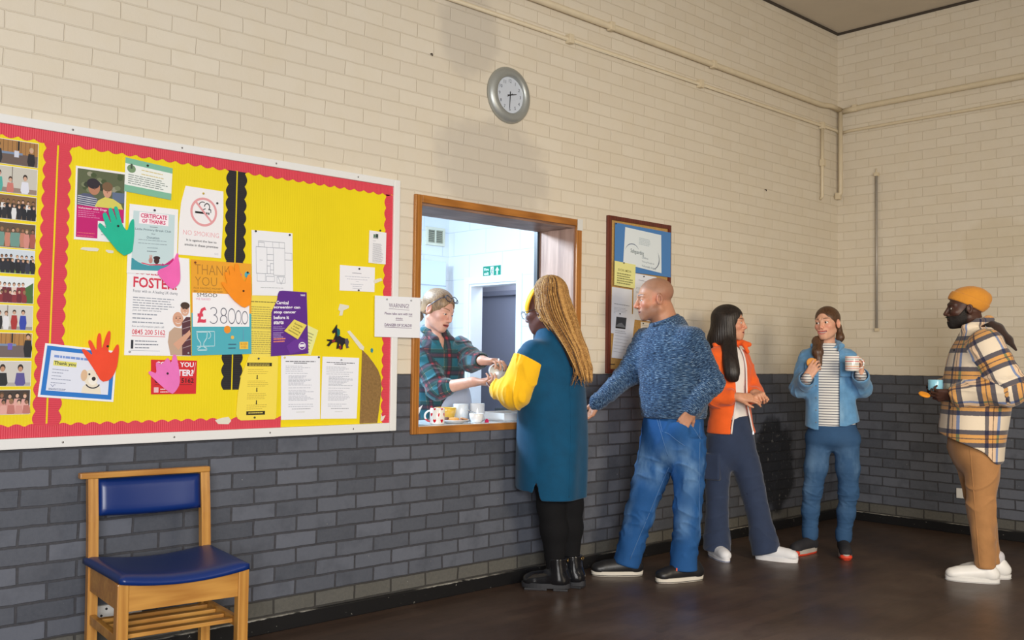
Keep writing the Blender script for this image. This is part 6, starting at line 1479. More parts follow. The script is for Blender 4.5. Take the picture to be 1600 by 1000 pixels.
def hair_build(name, F, mat, parent, hd):
    V, Q = surface(F, 0.0032); return to_mesh(name, V, Q, mat, parent)
DW = denim_woman()

def plaid(name, period, vstops, hstops, fac=0.5, fuzz=0.2, scale2=None):
    """two sets of stripes along gv.x and gv.y blended; stops are (position, sRGB) with hard edges"""
    m, nt, b = new_mat(name); a = N(nt, 'ShaderNodeAttribute', attribute_name='gv'); sp = N(nt, 'ShaderNodeSeparateXYZ'); nt.links.new(a.outputs['Vector'], sp.inputs[0])
    n = noise_(nt, objco(nt), 240, 3, 0.7); j = math_(nt, 'MULTIPLY', math_(nt, 'SUBTRACT', n, 0.5), 0.05)
    fx = math_(nt, 'ADD', math_(nt, 'FRACT', math_(nt, 'MULTIPLY', sp.outputs[0], 1/period)), j); fy = math_(nt, 'ADD', math_(nt, 'FRACT', math_(nt, 'MULTIPLY', sp.outputs[1], 1/(scale2 or period))), j)
    cx = ramp_(nt, fx, [(p, srgb(*c)) for p, c in vstops], 'CONSTANT'); cy = ramp_(nt, fy, [(p, srgb(*c)) for p, c in hstops], 'CONSTANT')
    c = mix_(nt, fac, cx, cy); dk = mix_(nt, 1.0, cx, cy, 'DARKEN'); c = mix_(nt, 0.72, c, dk)
    c = mix_(nt, math_(nt, 'MULTIPLY', n, fuzz), c, (0.8, 0.74, 0.66, 1))
    nt.links.new(c, b.inputs['Base Color']); b.inputs['Roughness'].default_value = 0.9; b.inputs['Specular IOR Level'].default_value = 0.15; b.inputs['Sheen Weight'].default_value = 0.25
    bump_(nt, b, n, 0.45, 0.0022); return m

# ================================================================== the woman in the orange hoodie
def orange_woman():
    t = person((-2.093, -0.467), 0.9911, 'long haired woman in an orange zip hoodie and navy trousers with hands clasped')
    skin = srgb(214, 158, 128); hd = Head((-0.106, 0.0, 1.545), 80, 0, 0, 0.955, jaw=0.95, nose=0.98, smile=0.25)
    nS, nE, nW = (-0.200, -0.105, 1.318), (-0.208, -0.135, 1.055), (-0.045, -0.190, 1.062)
    fS, fE, fW = (-0.035, 0.105, 1.318), (0.055, 0.080, 1.075), (0.055, -0.085, 1.085)
    B = Field(); hd.put(B); B.rc((-0.135, 0, 1.48), (-0.135, 0.005, 1.34), 0.046, 0.056, 0.03)
    torso(B, 50, [(0.82, -0.10, 0, 0.13, 0.10), (0.95, -0.10, 0, 0.105, 0.08), (1.10, -0.11, 0, 0.105, 0.08), (1.24, -0.115, 0, 0.13, 0.085), (1.33, -0.12, 0, 0.115, 0.07), (1.39, -0.13, 0, 0.06, 0.05)], 0.03, pat=False)
    B.chain([nS, nE, nW], [0.044, 0.036, 0.024], 0.02); B.chain([fS, fE, fW], [0.044, 0.036, 0.024], 0.02)
    B.chain([(-0.165, -0.03, 0.80), (-0.195, -0.02, 0.42), (-0.19, -0.02, 0.08)], [0.07, 0.05, 0.036], 0.03); B.chain([(-0.06, 0.02, 0.80), (0.048, 0, 0.43), (0.128, -0.01, 0.08)], [0.07, 0.05, 0.036], 0.03)
    h1 = Hand(nW, (0.97, 0.08, -0.06), (0.10, 0.75, -0.65), -1, (20, 26, 32, 38), 0.90, 2, th_dir=(0.80, 0.42, 0.35)); h1.put(B)
    h2 = Hand(fW, (0.40, -0.90, -0.12), (0.35, 0.05, -0.94), 1, (50, 55, 60, 60), 0.90, 2, th_dir=(0.80, 0.42, 0.35)); h2.put(B)
    V, Q = surface(B, 0.0036, fz=[(1.40, 1.68, 0.0024), (1.0, 1.14, 0.003)], fx=[(-0.10, 0.03, 0.0026)]); V = relax(V, Q, 1)
    C = hd.color(V, skin, srgb(184, 96, 92), brow=srgb(26, 18, 16), blush=srgb(224, 136, 112))
    to_mesh('body', V, Q, M_SKIN, t, C); hd.eyes(t, (40, 28, 22), (4, 0))
    hm = hair_mat('long_black_hair', (14, 11, 11), (46, 36, 32), (120, 120, 4), 0.48)
    Hf = Field(); hair_cap(Hf, hd, 0.014, -0.004, -0.10, 0.0006, ears=False)
    st = lambda P, q: 0.0008*np.sin(np.arctan2(P[:, 1] + 0.02, P[:, 0] + 0.15)*34 + P[:, 2]*14) + 0.0005*np.sin(P[:, 0]*520 + P[:, 2]*20)
    Hf.loft((0, 0, 0), (0, 0, 1), (1, 0, 0), [(1.335, -0.205, 0.015, 0.030, 0.060), (1.40, -0.190, 0.010, 0.066, 0.092), (1.455, -0.168, 0.005, 0.086, 0.104), (1.52, -0.150, 0.002, 0.082, 0.102), (1.60, -0.135, 0.0, 0.072, 0.085)], 0.03, disp=st)
    Hf.loft((0, 0, 0), (0, 0, 1), (1, 0, 0), [(1.155, -0.084, -0.178, 0.034, 0.018), (1.20, -0.088, -0.180, 0.048, 0.030), (1.28, -0.098, -0.160, 0.054, 0.040), (1.36, -0.108, -0.112, 0.052, 0.052), (1.44, -0.110, -0.070, 0.048, 0.046), (1.52, -0.108, -0.058, 0.040, 0.036), (1.58, -0.11, -0.05, 0.030, 0.028)], 0.03, disp=st, capk=0.02)
    garment('hair', Hf, hm, t, 0.0036, 0, gv=False)
    T_ = Field(); tr = [(0.90, -0.098, 0, 0.130, 0.102), (0.98, -0.102, 0, 0.120, 0.096), (1.10, -0.11, 0, 0.124, 0.098), (1.22, -0.115, 0, 0.140, 0.106), (1.31, -0.118, 0, 0.128, 0.092), (1.37, -0.125, 0, 0.090, 0.070), (1.395, -0.13, 0, 0.070, 0.060)]
    torso(T_, 50, tr, 0.02, folds(0.0025, 18, 31), pat=False); T_.ell((-0.12, -0.02, 1.42), (0.062, 0.062, 0.05), None, 0.006, 's')
    garment('white_top', T_, cloth('white_rib_top', (232, 226, 222), 0.85, 0.1, 0.03), t, 0.0045, gv=False)
    K = Field(); rows = [(0.815, -0.098, 0, 0.168, 0.138), (0.87, -0.098, 0, 0.158, 0.128), (1.0, -0.104, 0, 0.150, 0.118), (1.15, -0.11, 0, 0.152, 0.118), (1.26, -0.115, 0, 0.156, 0.118), (1.33, -0.12, 0, 0.140, 0.100), (1.385, -0.13, 0, 0.098, 0.078), (1.42, -0.135, 0, 0.074, 0.066)]
    kd = folds(0.006, 18, 33); torso(K, 50, rows, 0.03, kd); af = folds(0.004, 25, 34, cr=0.007)
    for S0, E, W in ((nS, nE, nW), (fS, fE, fW)):
        d = unit(np.array(W) - E); W2 = np.array(W) - d*0.06
        K.chain([S0, E, W2], [0.058, 0.056, 0.046], 0.035, disp=af); K.rc(W2 - d*0.02, W2 + d*0.018, 0.036, 0.034, 0.005)
    torso(K, 50, [(z, cx, cy, a - 0.010, b_ - 0.010) for z, cx, cy, a, b_ in rows], 0.003, kd, op='s', pat=False)
    torso(K, 50, [(0.72, -0.098, 0, 0.156, 0.126), (0.84, -0.098, 0, 0.152, 0.122)], 0.003, kd, op='s', pat=False)
    sd = A3(sidev(50)); fr = A3(dirv(50)); cc = A3((-0.11, 0, 0))
    def opening(P):
        q = P - cc; u = q @ sd; f_ = q @ fr; w = 0.050 + 0.22*np.maximum(1.03 - P[:, 2], 0) + 0.10*np.maximum(P[:, 2] - 1.25, 0); return np.maximum(np.abs(u + 0.012) - w, 0.02 - f_)
    K.fn(opening, (-0.4, -0.4, 0.7), (0.3, 0.4, 1.5), 0.004, 's')
    hp_ = [(0.02, 0.045, 1.405), (-0.06, 0.075, 1.425), (-0.16, 0.055, 1.43), (-0.215, -0.02, 1.425), (-0.20, -0.075, 1.40)]
    K.chain(hp_, [0.016, 0.026, 0.032, 0.030, 0.016], 0.015); K.rc((-0.015, 0.045, 1.405), (0.012, 0.030, 1.355), 0.015, 0.011, 0.012)
    hood = garment('hoodie', K, cloth('orange_fleece', (232, 98, 38), 0.9, 0.2, 0.06, 500), t, 0.0045)
    zt_ = flat('white_zip_tape', (228, 222, 220), 0.6)
    def edge(z, sgn):
        T2 = np.array(sorted(rows)); a = np.interp(z, T2[:, 0], T2[:, 3]); b_ = np.interp(z, T2[:, 0], T2[:, 4]); c_ = np.array([np.interp(z, T2[:, 0], T2[:, 1]), 0, z])
        w = 0.050 + 0.22*max(1.03 - z, 0) + 0.10*max(z - 1.25, 0); u = (sgn*w - 0.012) + (-0.11 - c_[0])*sd[0]
        v = b_*max(0.02, 1 - abs(u/a)**2.2)**(1/2.2) if abs(u) < a else 0.02
        p = c_ + sidev(50)*u + dirv(50)*(v + 0.001); return p
    for sgn in (-1, 1):
        m = MB(); m.tube([edge(z, sgn) for z in np.linspace(0.82, 1.385, 26)], 0.0058, zt_, 8); m.build('zip_edge', hood)
    m = MB(); e = edge(0.825, 1); m.box(Vector(e) - Vector((0.006, 0.006, 0.014)), Vector(e) + Vector((0.006, 0.006, 0.010)), flat('zip_metal', (190, 190, 196), 0.3, 0.9), bev=0.002); m.build('zip_pull', hood)
    L_ = Field(); lf = folds(0.003, 19, 36, (1, 1, 1.5), cr=0.008, mask=lambda P, q: 0.5 + 0.8*np.exp(-((P[:, 2] - 0.12) / 0.10)**2))
    torso(L_, 40, [(0.58, -0.085, 0, 0.05, 0.05), (0.66, -0.09, 0, 0.120, 0.100), (0.78, -0.098, 0, 0.158, 0.128), (0.87, -0.098, 0, 0.142, 0.112), (0.935, -0.10, 0, 0.128, 0.100)], 0.03, folds(0.003, 16, 37), pat=False)
    L_.loft((-0.190, -0.02, 0), (0.035, -0.01, 0.85), (1, 0, 0), [(0.045, 0.002, 0, 0.092, 0.090), (0.12, 0.0, 0, 0.086, 0.084), (0.30, -0.006, 0, 0.074, 0.078), (0.45, -0.012, 0, 0.076, 0.080), (0.65, -0.008, 0, 0.086, 0.098), (0.80, 0.0, 0, 0.090, 0.105)], 0.03, disp=lf)
    ax = unit((-0.205, 0.035, 0.80)); L_.loft((0.142, -0.012, 0), ax, (1, 0, 0), [(0.045, 0.0, 0, 0.090, 0.088), (0.12, 0.004, 0, 0.085, 0.084), (0.30, 0.012, 0, 0.076, 0.080), (0.45, 0.016, 0, 0.082, 0.084), (0.65, 0.012, 0, 0.094, 0.100), (0.84, 0.0, 0, 0.095, 0.105)], 0.03, disp=lf)
    L_.box((-0.222, -0.100, 0.60), (0.065, 0.018, 0.085), head_axes(-24), 0.01, 0.008)
    garment('trousers', L_, cloth('navy_cotton_drill', (44, 56, 82), 0.85, 0.18, 0.10, 700), t, 0.0048, gv=False)
    wl_, ws = flat('white_knit_upper', (226, 228, 234), 0.6, bump=0.0006, bscale=300), flat('white_foam_sole', (232, 232, 236), 0.5)
    shoe(t, (-0.20, -0.02), 28, 0.255, wl_, ws, flat('navy_line', (60, 80, 130), 0.5), 'sneaker', flat('white_lace', (236, 236, 238), 0.7)); shoe(t, (0.135, -0.01), 78, 0.265, wl_, ws, None, 'sneaker', flat('white_lace', (236, 236, 238), 0.7))
orange_woman()

# ================================================================== the man in the mustard beanie
def beanie_man():
    t = person((-1.540, -1.738), 1.2011, 'bearded man in mustard beanie and cream plaid overshirt holding a blue cup')
    skin = srgb(74, 48, 40); hd = Head((-0.068, 0.0, 1.630), -78, -2, 0, 1.0, jaw=1.05, nose=1.12, fat=0.003, open_=0.003, brow=0.001)
    nS, nE, nW = (0.045, -0.190, 1.395), (0.165, -0.235, 1.150), (-0.125, -0.205, 1.112)
    fS, fE, fW = (-0.02, 0.190, 1.395), (0.03, 0.20, 1.16), (-0.215, 0.045, 1.135)
    B = Field(); hd.put(B); B.rc((-0.03, 0, 1.57), (0.0, 0, 1.42), 0.058, 0.068, 0.03)
    torso(B, -75, [(0.82, -0.02, 0, 0.15, 0.12), (1.05, 0.0, 0, 0.16, 0.12), (1.28, 0.012, 0, 0.175, 0.12), (1.40, 0.01, 0, 0.15, 0.09), (1.47, 0.005, 0, 0.08, 0.06)], 0.03, pat=False)
    B.chain([nS, nE, nW], [0.05, 0.042, 0.028], 0.02); B.chain([fS, fE, fW], [0.05, 0.042, 0.028], 0.02)
    B.chain([(0.0, -0.085, 0.82), (0.015, -0.085, 0.46), (0.035, -0.085, 0.07)], [0.075, 0.05, 0.034], 0.03); B.chain([(-0.04, 0.09, 0.82), (0.0, 0.085, 0.46), (0.098, 0.085, 0.07)], [0.075, 0.05, 0.034], 0.03)
    h1 = Hand(nW, (-0.96, 0.16, -0.10), (0.10, 0.86, 0.50), 1, (38, 34, 36, 40), 1.03, 2, th_dir=(0.78, 0.50, 0.42), th_curl=12); h1.put(B)
    h2 = Hand(fW, (-0.55, -0.62, 0.15), (0.60, -0.70, 0.30), -1, (36, 40, 44, 48), 1.0, 2, th_dir=(0.55, 0.75, 0.25)); h2.put(B)
    V, Q = surface(B, 0.0036, fz=[(1.49, 1.77, 0.0024), (1.05, 1.2, 0.003)], fx=[(-0.22, -0.08, 0.0028)]); V = relax(V, Q, 1)
    C = hd.color(V, skin, srgb(96, 56, 52), brow=srgb(14, 10, 10), stubble=srgb(16, 12, 12), stub_amt=0.95, blush=srgb(86, 52, 42))
    to_mesh('body', V, Q, M_SKIN, t, C); hd.eyes(t, (30, 20, 16), (-2, 0))
    # short beard
    Bd = Field()
    def beard(P):
        q = hd.loc(P); x = np.abs(q[:, 0]); base = hd.d(P)/hd.s - 0.006 - 0.0012*np.sin(q[:, 0]*700)*np.sin(q[:, 2]*650 + q[:, 1]*300)
        reg = np.minimum(np.minimum(-0.045 - q[:, 2] + np.clip(0.052 - q[:, 1], 0, 1)*1.1, q[:, 1] - 0.006), 0.122 + q[:, 2] + 0.0)
        mo = np.sqrt(np.maximum(x - 0.018, 0)**2 + (q[:, 2] - hd.mouth(q))**2) - 0.011
        reg = np.minimum(reg, mo); return smax(base, -reg, 0.006)*F32(hd.s)
    Bd.fn(beard, hd.c - 0.15, hd.c + 0.15); garment('beard', Bd, hair_mat('black_beard', (12, 9, 9), (34, 26, 24), (300, 300, 300), 0.7), t, 0.003, 0, gv=False)
    # beanie
    Bn = Field()
    def bean(P):
        q = hd.loc(P); k = (q - A3((0, -0.030, 0.052)))
        def e(r):
            m_ = k / A3(r); k0 = np.sqrt((m_*m_).sum(1)) + 1e-6; return k0*(k0-1)/(np.sqrt(((m_ / A3(r))**2).sum(1)) + 1e-6)
        nn = A3(unit((0, -0.50, 1.0))); h_ = q @ nn - 0.016
        rib = 0.0009*np.sin(np.arctan2(k[:, 0], k[:, 1])*72)
        main = smax(e((0.085, 0.120, 0.086)) + rib, -h_, 0.006); fold = smax(smax(e((0.091, 0.125, 0.094)) + rib, -h_, 0.006), h_ - 0.055, 0.006)
        return np.minimum(main, fold)*F32(hd.s)
    Bn.fn(bean, hd.c - 0.17, hd.c + 0.17); Bn.ell(hd.w((0, -0.136, 0.06)), (0.018, 0.016, 0.025), hd.R, 0.02)
    garment('beanie', Bn, cloth('mustard_rib_knit', (206, 140, 52), 0.9, 0.2, 0.07, 500), t, 0.0038, 0, gv=False)
    # hood of the garment underneath
    Hd = Field()
    Hd.chain([(0.060, 0, 1.545), (0.112, 0, 1.506), (0.168, 0, 1.440), (0.208, 0, 1.380)], [0.026, 0.031, 0.022, 0.007], 0.02, sq=((0, 1, 0), 2.2))
    garment('hood', Hd, cloth('dark_brown_jersey', (56, 42, 38), 0.9, 0.15, 0.1), t, 0.0045, gv=False)
    U_ = Field(); torso(U_, -75, [(0.84, -0.05, 0, 0.19, 0.150), (0.92, -0.04, 0, 0.19, 0.150), (1.2, -0.02, 0, 0.20, 0.150), (1.40, -0.01, 0, 0.16, 0.10), (1.47, -0.01, 0, 0.085, 0.075)], 0.02, pat=False); U_.cut((-0.1, 0, 0.872), (0.15, 0, -1), 0.004)
    garment('undershirt', U_, cloth('pale_grey_jersey', (206, 200, 192), 0.9, 0.1, 0.05), t, 0.005, gv=False)
    K = Field(); rows = [(0.66, -0.055, 0, 0.225, 0.186), (0.80, -0.045, 0, 0.228, 0.186), (0.95, -0.025, 0, 0.232, 0.188), (1.12, -0.005, 0, 0.236, 0.186), (1.27, 0.005, 0, 0.236, 0.176), (1.38, 0.008, 0, 0.220, 0.150), (1.455, 0.006, 0, 0.160, 0.112), (1.515, 0.0, 0, 0.092, 0.086)]
    kd = folds(0.008, 13, 41, (1, 1, 0.7)); torso(K, -75, rows, 0.03, kd); af = folds(0.005, 18, 42, cr=0.010)
    d = unit(np.array(nW) - nE); K.chain([nS, nE, np.array(nW) - d*0.03], [0.098, 0.090, 0.062], 0.04, disp=af, pat=(0, 1, 0)); K.rc(np.array(nW) - d*0.075, np.array(nW) - d*0.005, 0.056, 0.050, 0.006, pat=(0, 1, 0))
    K.rc((0.02, -0.235, 1.10), (-0.02, -0.215, 1.04), 0.045, 0.015, 0.03)
    d2 = unit(np.array(fW) - fE); K.chain([fS, fE, np.array(fW) - d2*0.03], [0.092, 0.080, 0.060], 0.04, disp=af, pat=(0, 1, 0))
    for W_, dd in ((nW, d), (fW, d2)): K.rc(np.array(W_) - dd*0.03, np.array(W_) + dd*0.03, 0.040, 0.040, 0.004, 's')
    torso(K, -75, [(z, cx, cy, a - 0.014, b_ - 0.014) for z, cx, cy, a, b_ in rows], 0.003, kd, op='s', pat=False)
    K.ell((-0.055, 0, 1.545), (0.076, 0.074, 0.085), None, 0.008, 's')
    K.fn(lambda P: (0.868 - 0.38*(P[:, 0] + 0.20) - 0.05*np.exp(-((P[:, 0] - 0.10)/0.05)**2) + 0.35*np.maximum(P[:, 0] - 0.125, 0)) - P[:, 2], (-9, -9, -9), (9, 9, 0.96), 0.005, 'i')
    K.box((-0.30, -0.012, 1.1), (0.17, 0.013, 0.40), head_axes(-75), 0.004, 0.004, 's')
    K.chain([(-0.085, -0.055, 1.475), (-0.06, -0.082, 1.510), (0.01, -0.085, 1.545), (0.065, -0.03, 1.565), (0.065, 0.03, 1.565), (0.01, 0.085, 1.545), (-0.06, 0.08, 1.51)], [0.014, 0.024, 0.026, 0.026, 0.026, 0.026, 0.020], 0.012, sq=((0.3, 0.3, 0.9), 0.7))
    CR, NV, MU, BR, PE, BL = (224, 210, 190), (24, 30, 64), (208, 146, 62), (84, 52, 40), (226, 190, 156), (78, 116, 178)
    pm = plaid('cream_navy_mustard_plaid', 0.185, [(0, CR), (0.36, BL), (0.45, PE), (0.555, BR), (0.58, PE), (0.68, NV), (0.78, CR)], [(0, CR), (0.34, NV), (0.49, MU), (0.60, BR), (0.635, MU), (0.745, NV), (0.89, CR)], 0.60, 0.04)
    ov = garment('overshirt', K, pm, t, 0.005)
    m = MB()
    for p in on_surface(K, [(-0.125, 1.375), (-0.135, 1.26), (-0.148, 1.03)], 0.0): m.lathe([(0, 0.005), (0.006, 0.004), (0.007, 0)], flat('dark_shirt_button', (40, 40, 52), 0.3), 10, Matrix.Translation(p) @ rotm('Z', -40) @ rotm('X', 90))
    m.build('button_row', ov)
    T = Field(); tf = folds(0.003, 15, 44, (1, 1, 1.4), cr=0.009, mask=lambda P, q: 0.5 + 0.8*np.exp(-((P[:, 2] - 0.35) / 0.2)**2))
    torso(T, -80, [(0.60, -0.02, 0, 0.06, 0.05), (0.69, -0.025, 0, 0.150, 0.112), (0.78, -0.028, 0, 0.185, 0.138), (0.90, -0.028, 0, 0.18, 0.132), (0.96, -0.028, 0, 0.172, 0.125)], 0.03, pat=False)
    T.loft((0.030, -0.085, 0), (-0.03, 0, 0.8), (1, 0, 0), [(0.085, 0.006, 0, 0.052, 0.058), (0.2, 0.006, 0, 0.058, 0.060), (0.34, 0.0, 0, 0.068, 0.066), (0.48, 0.002, 0, 0.078, 0.076), (0.65, 0.016, 0, 0.095, 0.092), (0.82, 0.01, 0, 0.110, 0.100)], 0.03, disp=tf)
    T.loft((0.096, 0.085, 0), (-0.165, 0, 0.8), (1, 0, 0), [(0.085, 0.0, 0, 0.048, 0.056), (0.2, 0.0, 0, 0.056, 0.060), (0.34, 0.0, 0, 0.066, 0.066), (0.48, 0.004, 0, 0.076, 0.076), (0.65, 0.012, 0, 0.092, 0.092), (0.82, 0.0, 0, 0.105, 0.100)], 0.03, disp=tf)
    tm = cloth('tan_wool_trousers', (168, 122, 78), 0.85, 0.12, 0.08, 700); tro = garment('trousers', T, tm, t, 0.0048, gv=False)
    m = MB(); m.tube(on_surface(T, [(0.030 - 0.0375*z - 0.020 - 0.03*z, z) for z in np.linspace(0.10, 0.86, 30)], 0.0006), 0.0028, tm, 6); m.build('front_seam', tro)
    for x, y in ((0.036, -0.085), (0.100, 0.085)):
        s_ = Field(); s_.rc((x + 0.004, y, 0.13), (x + 0.004, y, 0.05), 0.037, 0.040, 0.01); garment('sock', s_, cloth('light_grey_sock', (196, 196, 204), 0.9, 0.1, 0.05), t, 0.004, gv=False)
    wl_, ws = flat('white_leather_upper', (232, 232, 232), 0.42), flat('white_rubber_sole', (226, 226, 226), 0.5)
    shoe(t, (0.030, -0.085), -84, 0.285, wl_, ws, flat('grey_line', (176, 176, 178), 0.6), 'sneaker', flat('white_lace', (236, 236, 238), 0.7)); shoe(t, (0.095, 0.085), -80, 0.285, wl_, ws, flat('grey_line', (176, 176, 178), 0.6), 'sneaker', flat('white_lace', (236, 236, 238), 0.7))
    return t, hd, h1, h2
BM = beanie_man()
# ================================================================== the customer with long braids
def customer():
    t = person((-3.652, -0.241), 0.8025, 'woman with long golden braids in teal coat with yellow sleeves at the hatch')
    skin = srgb(104, 68, 62); hd = Head((-0.088, 0.0, 1.565), -116, -14, 0, 1.04, jaw=1.0, nose=0.95)
    nS, nE, nW = (-0.150, -0.130, 1.290), (-0.238, -0.158, 1.108), (-0.328, -0.066, 1.116)
    fS, fE, fW = (0.055, 0.125, 1.30), (-0.020, 0.190, 1.13), (-0.165, 0.130, 1.190)
    B = Field(); hd.put(B); B.rc((-0.070, 0, 1.49), (-0.045, 0, 1.36), 0.052, 0.066, 0.03)
    torso(B, -125, [(0.60, -0.033, 0, 0.15, 0.14), (1.0, -0.033, 0, 0.16, 0.145), (1.2, -0.032, 0, 0.15, 0.125), (1.31, -0.034, 0, 0.14, 0.10), (1.39, -0.04, 0, 0.07, 0.06)], 0.03, pat=False)
    B.chain([nS, nE, nW], [0.055, 0.044, 0.028], 0.02); B.chain([fS, fE, fW], [0.055, 0.044, 0.028], 0.02)
    B.chain([(-0.055, -0.05, 0.66), (-0.030, -0.048, 0.46), (-0.012, -0.045, 0.33), (0.0, -0.042, 0.08)], [0.084, 0.070, 0.068, 0.042], 0.03); B.chain([(0.070, 0.04, 0.66), (0.078, 0.045, 0.46), (0.082, 0.045, 0.33), (0.088, 0.05, 0.08)], [0.080, 0.066, 0.062, 0.042], 0.03)
    h1 = Hand((-0.328, -0.060, 1.102), (-0.20, 0.94, 0.16), (-0.10, -0.25, 0.96), -1, (8, 10, 12, 14), 0.90, 3, curl2=(20, 24, 26, 28)); h1.put(B)
    h2 = Hand(fW, (-0.86, 0.02, 0.46), (-0.46, -0.20, -0.86), 1, (14, 18, 22, 26), 0.90, 3, curl2=(26, 28, 30, 32)); h2.put(B)
    V, Q = surface(B, 0.0036, fz=[(1.42, 1.70, 0.0026), (1.05, 1.25, 0.003)]); V = relax(V, Q, 1)
    C = hd.color(V, skin, srgb(120, 70, 70), brow=srgb(24, 16, 14))
    to_mesh('body', V, Q, M_SKIN, t, C); hd.eyes(t, (30, 20, 16), (0, -10))
    # leggings
    L = Field(); L.chain([(-0.055, -0.05, 0.70), (-0.030, -0.048, 0.46), (-0.012, -0.045, 0.33), (-0.004, -0.042, 0.13)], [0.090, 0.076, 0.074, 0.050], 0.03); L.chain([(0.070, 0.04, 0.70), (0.078, 0.045, 0.46), (0.082, 0.045, 0.33), (0.084, 0.05, 0.13)], [0.086, 0.072, 0.068, 0.048], 0.03)
    garment('leggings', L, cloth('black_leggings', (15, 15, 18), 0.9, 0.05, 0.1, sheen=0.0), t, 0.005, gv=False)
    up = flat('patent_black_leather', (22, 23, 27), 0.16, coat=0.6, bump=0.0012, bscale=24); so = flat('black_lug_sole', (40, 41, 46), 0.6)
    for p, g in (((0.006, -0.048), -96), ((0.094, 0.038), -112)):
        b = shoe(t, p, g, 0.255, up, so, None, 'boot')
        R = head_axes(g); o = np.array([p[0], p[1], 0]); q = o + R @ np.array([-0.046 if g > -100 else 0.046, 0.0, 0.12])
        e = Field(); e.box(q, (0.006, 0.026, 0.048), R, 0.003); garment('elastic_gusset', e, cloth('black_elastic', (24, 25, 28), 0.9, sheen=0.0), b, 0.003, gv=False)
        q2 = o + R @ np.array([0.0, -0.062, 0.165]); m = MB(); m.tube(ring(q2, R[:, 1], 0.009, 0.017, m=14), 0.0028, flat('brass_zip', (172, 140, 84), 0.3, 0.9), 8, closed=True); m.build('pull_tab', b)
    # coat
    K = Field(); fd = lambda P, q: 0.008*np.sin(P[:, 0]*17 + P[:, 1]*23 + 1.2*np.sin(P[:, 2]*3))*np.clip((1.25 - P[:, 2])/0.6, 0, 1) + 0.005*waves(P*A3((1, 1, 0.5)), 12, 51)
    rows = [(0.46, -0.033, 0, 0.198, 0.186), (0.62, -0.033, 0, 0.204, 0.190), (0.82, -0.033, 0, 0.206, 0.192), (1.00, -0.033, 0, 0.206, 0.186), (1.15, -0.032, 0, 0.200, 0.172), (1.27, -0.032, 0, 0.186, 0.150), (1.35, -0.034, 0, 0.150, 0.120), (1.41, -0.040, 0, 0.104, 0.092), (1.465, -0.045, 0, 0.078, 0.074)]
    torso(K, -125, rows, 0.03, fd)
    d = unit(np.array(nE) - nS); K.rc(np.array(nS) - d*0.03, np.array(nS) - d*0.012, 0.080, 0.086, 0.05); K.cut(np.array(nS) + d*0.085, d, 0.006, (-0.6, -0.5, 0.98), (-0.17, 0.02, 1.30)) if False else None
    d2 = unit(np.array(fE) - fS); K.rc(fS, np.array(fS) + d2*0.10, 0.088, 0.092, 0.05)
    torso(K, -125, [(0.40, -0.033, 0, 0.180, 0.168), (0.56, -0.033, 0, 0.182, 0.170), (0.66, -0.033, 0, 0.17, 0.16)], 0.004, fd, op='s', pat=False)
    K.ell((-0.055, 0, 1.50), (0.066, 0.066, 0.06), None, 0.006, 's')
    K.fn(lambda P: 0.508 + 0.045*np.clip((-0.10 - P[:, 0])/0.05, 0, 1) + (0.085*np.exp(-((P[:, 0] + 0.112)/0.016)**2) + 0.30*np.maximum(P[:, 0] - 0.13, 0)*0 )*(P[:, 1] < 0.03) + 6*np.maximum(-0.20 - P[:, 0], 0)**2 - P[:, 2], (-9, -9, 0.3), (9, 9, 0.72), 0.004, 'i')
    tm = cloth('teal_corduroy', (0, 68, 102), 0.8, 0.22, 0.14, 500, sheen=0.12); coat = garment('coat', K, tm, t, 0.005, gv=False)
    m = MB(); m.tube(on_surface(K, [(0.072 + 0.003*math.sin(z*9), z) for z in np.linspace(0.53, 1.22, 30)], 0.001), 0.0032, tm, 6); m.build('back_seam', coat)
    # yellow sleeves
    S = Field(); yf = lambda P, q: 0.005*waves(P*A3((1.1, 1, 1)), 26, 61) - 0.010*(1 - np.minimum(np.abs(waves(P, 30, 63)), 1))**3.5
    s0 = np.array(nS) + d*0.020; S.chain([np.array(nS) - d*0.05, np.array(nE) + np.array((0.004, 0, -0.006)), nW], [0.100, 0.082, 0.056], 0.035, disp=yf)
    S.fn(lambda P: -((P - A3(np.array(nS) + d*0.012)) @ A3(d)), (-0.60, -0.40, 0.90), (0.12, 0.02, 1.50), 0.006, 'i')
    dw = unit(np.array(nW) - nE); S.rc(np.array(nW) - dw*0.02, np.array(nW) + dw*0.06, 0.046, 0.056, 0.006, 's')
    s1 = np.array(fS) + d2*0.08; S.chain([s1, fE, np.array(fW) - unit(np.array(fW) - fE)*0.03], [0.080, 0.080, 0.058], 0.04, disp=yf)
    garment('yellow_sleeves', S, cloth('yellow_corduroy', (244, 186, 26), 0.85, 0.2, 0.06, 500), t, 0.0045, gv=False)
    # hair: scalp volume, then individual braids
    kz = [1.72, 1.655, 1.57, 1.50, 1.41, 1.345, 1.24, 1.16]; kx = [-0.052, -0.046, -0.028, 0.0, 0.050, 0.086, 0.126, 0.146]; ky = [0.0, 0.0, -0.015, -0.032, -0.072, -0.100, -0.128, -0.138]; kw = [0.076, 0.103, 0.114, 0.108, 0.082, 0.073, 0.060, 0.046]; kd = [0.085, 0.116, 0.118, 0.104, 0.066, 0.048, 0.034, 0.026]
    Hv = Field(); Hv.ell((-0.050, 0, 1.650), (0.092, 0.104, 0.108), None, 0.02)
    Hv.loft((0, 0, 0), (0, 0, 1), (1, 0, 0), [(z, x, y, w*0.86, d_*0.84) for z, x, y, w, d_ in sorted(zip(kz, kx, ky, kw, kd)) if 1.2 < z < 1.70], 0.03)
    def facecut(P):
        q = hd.loc(P); k = (q - A3((0, 0.135, -0.030)))/A3((0.085, 0.092, 0.115)); return (np.sqrt((k*k).sum(1)) - 1)*0.085
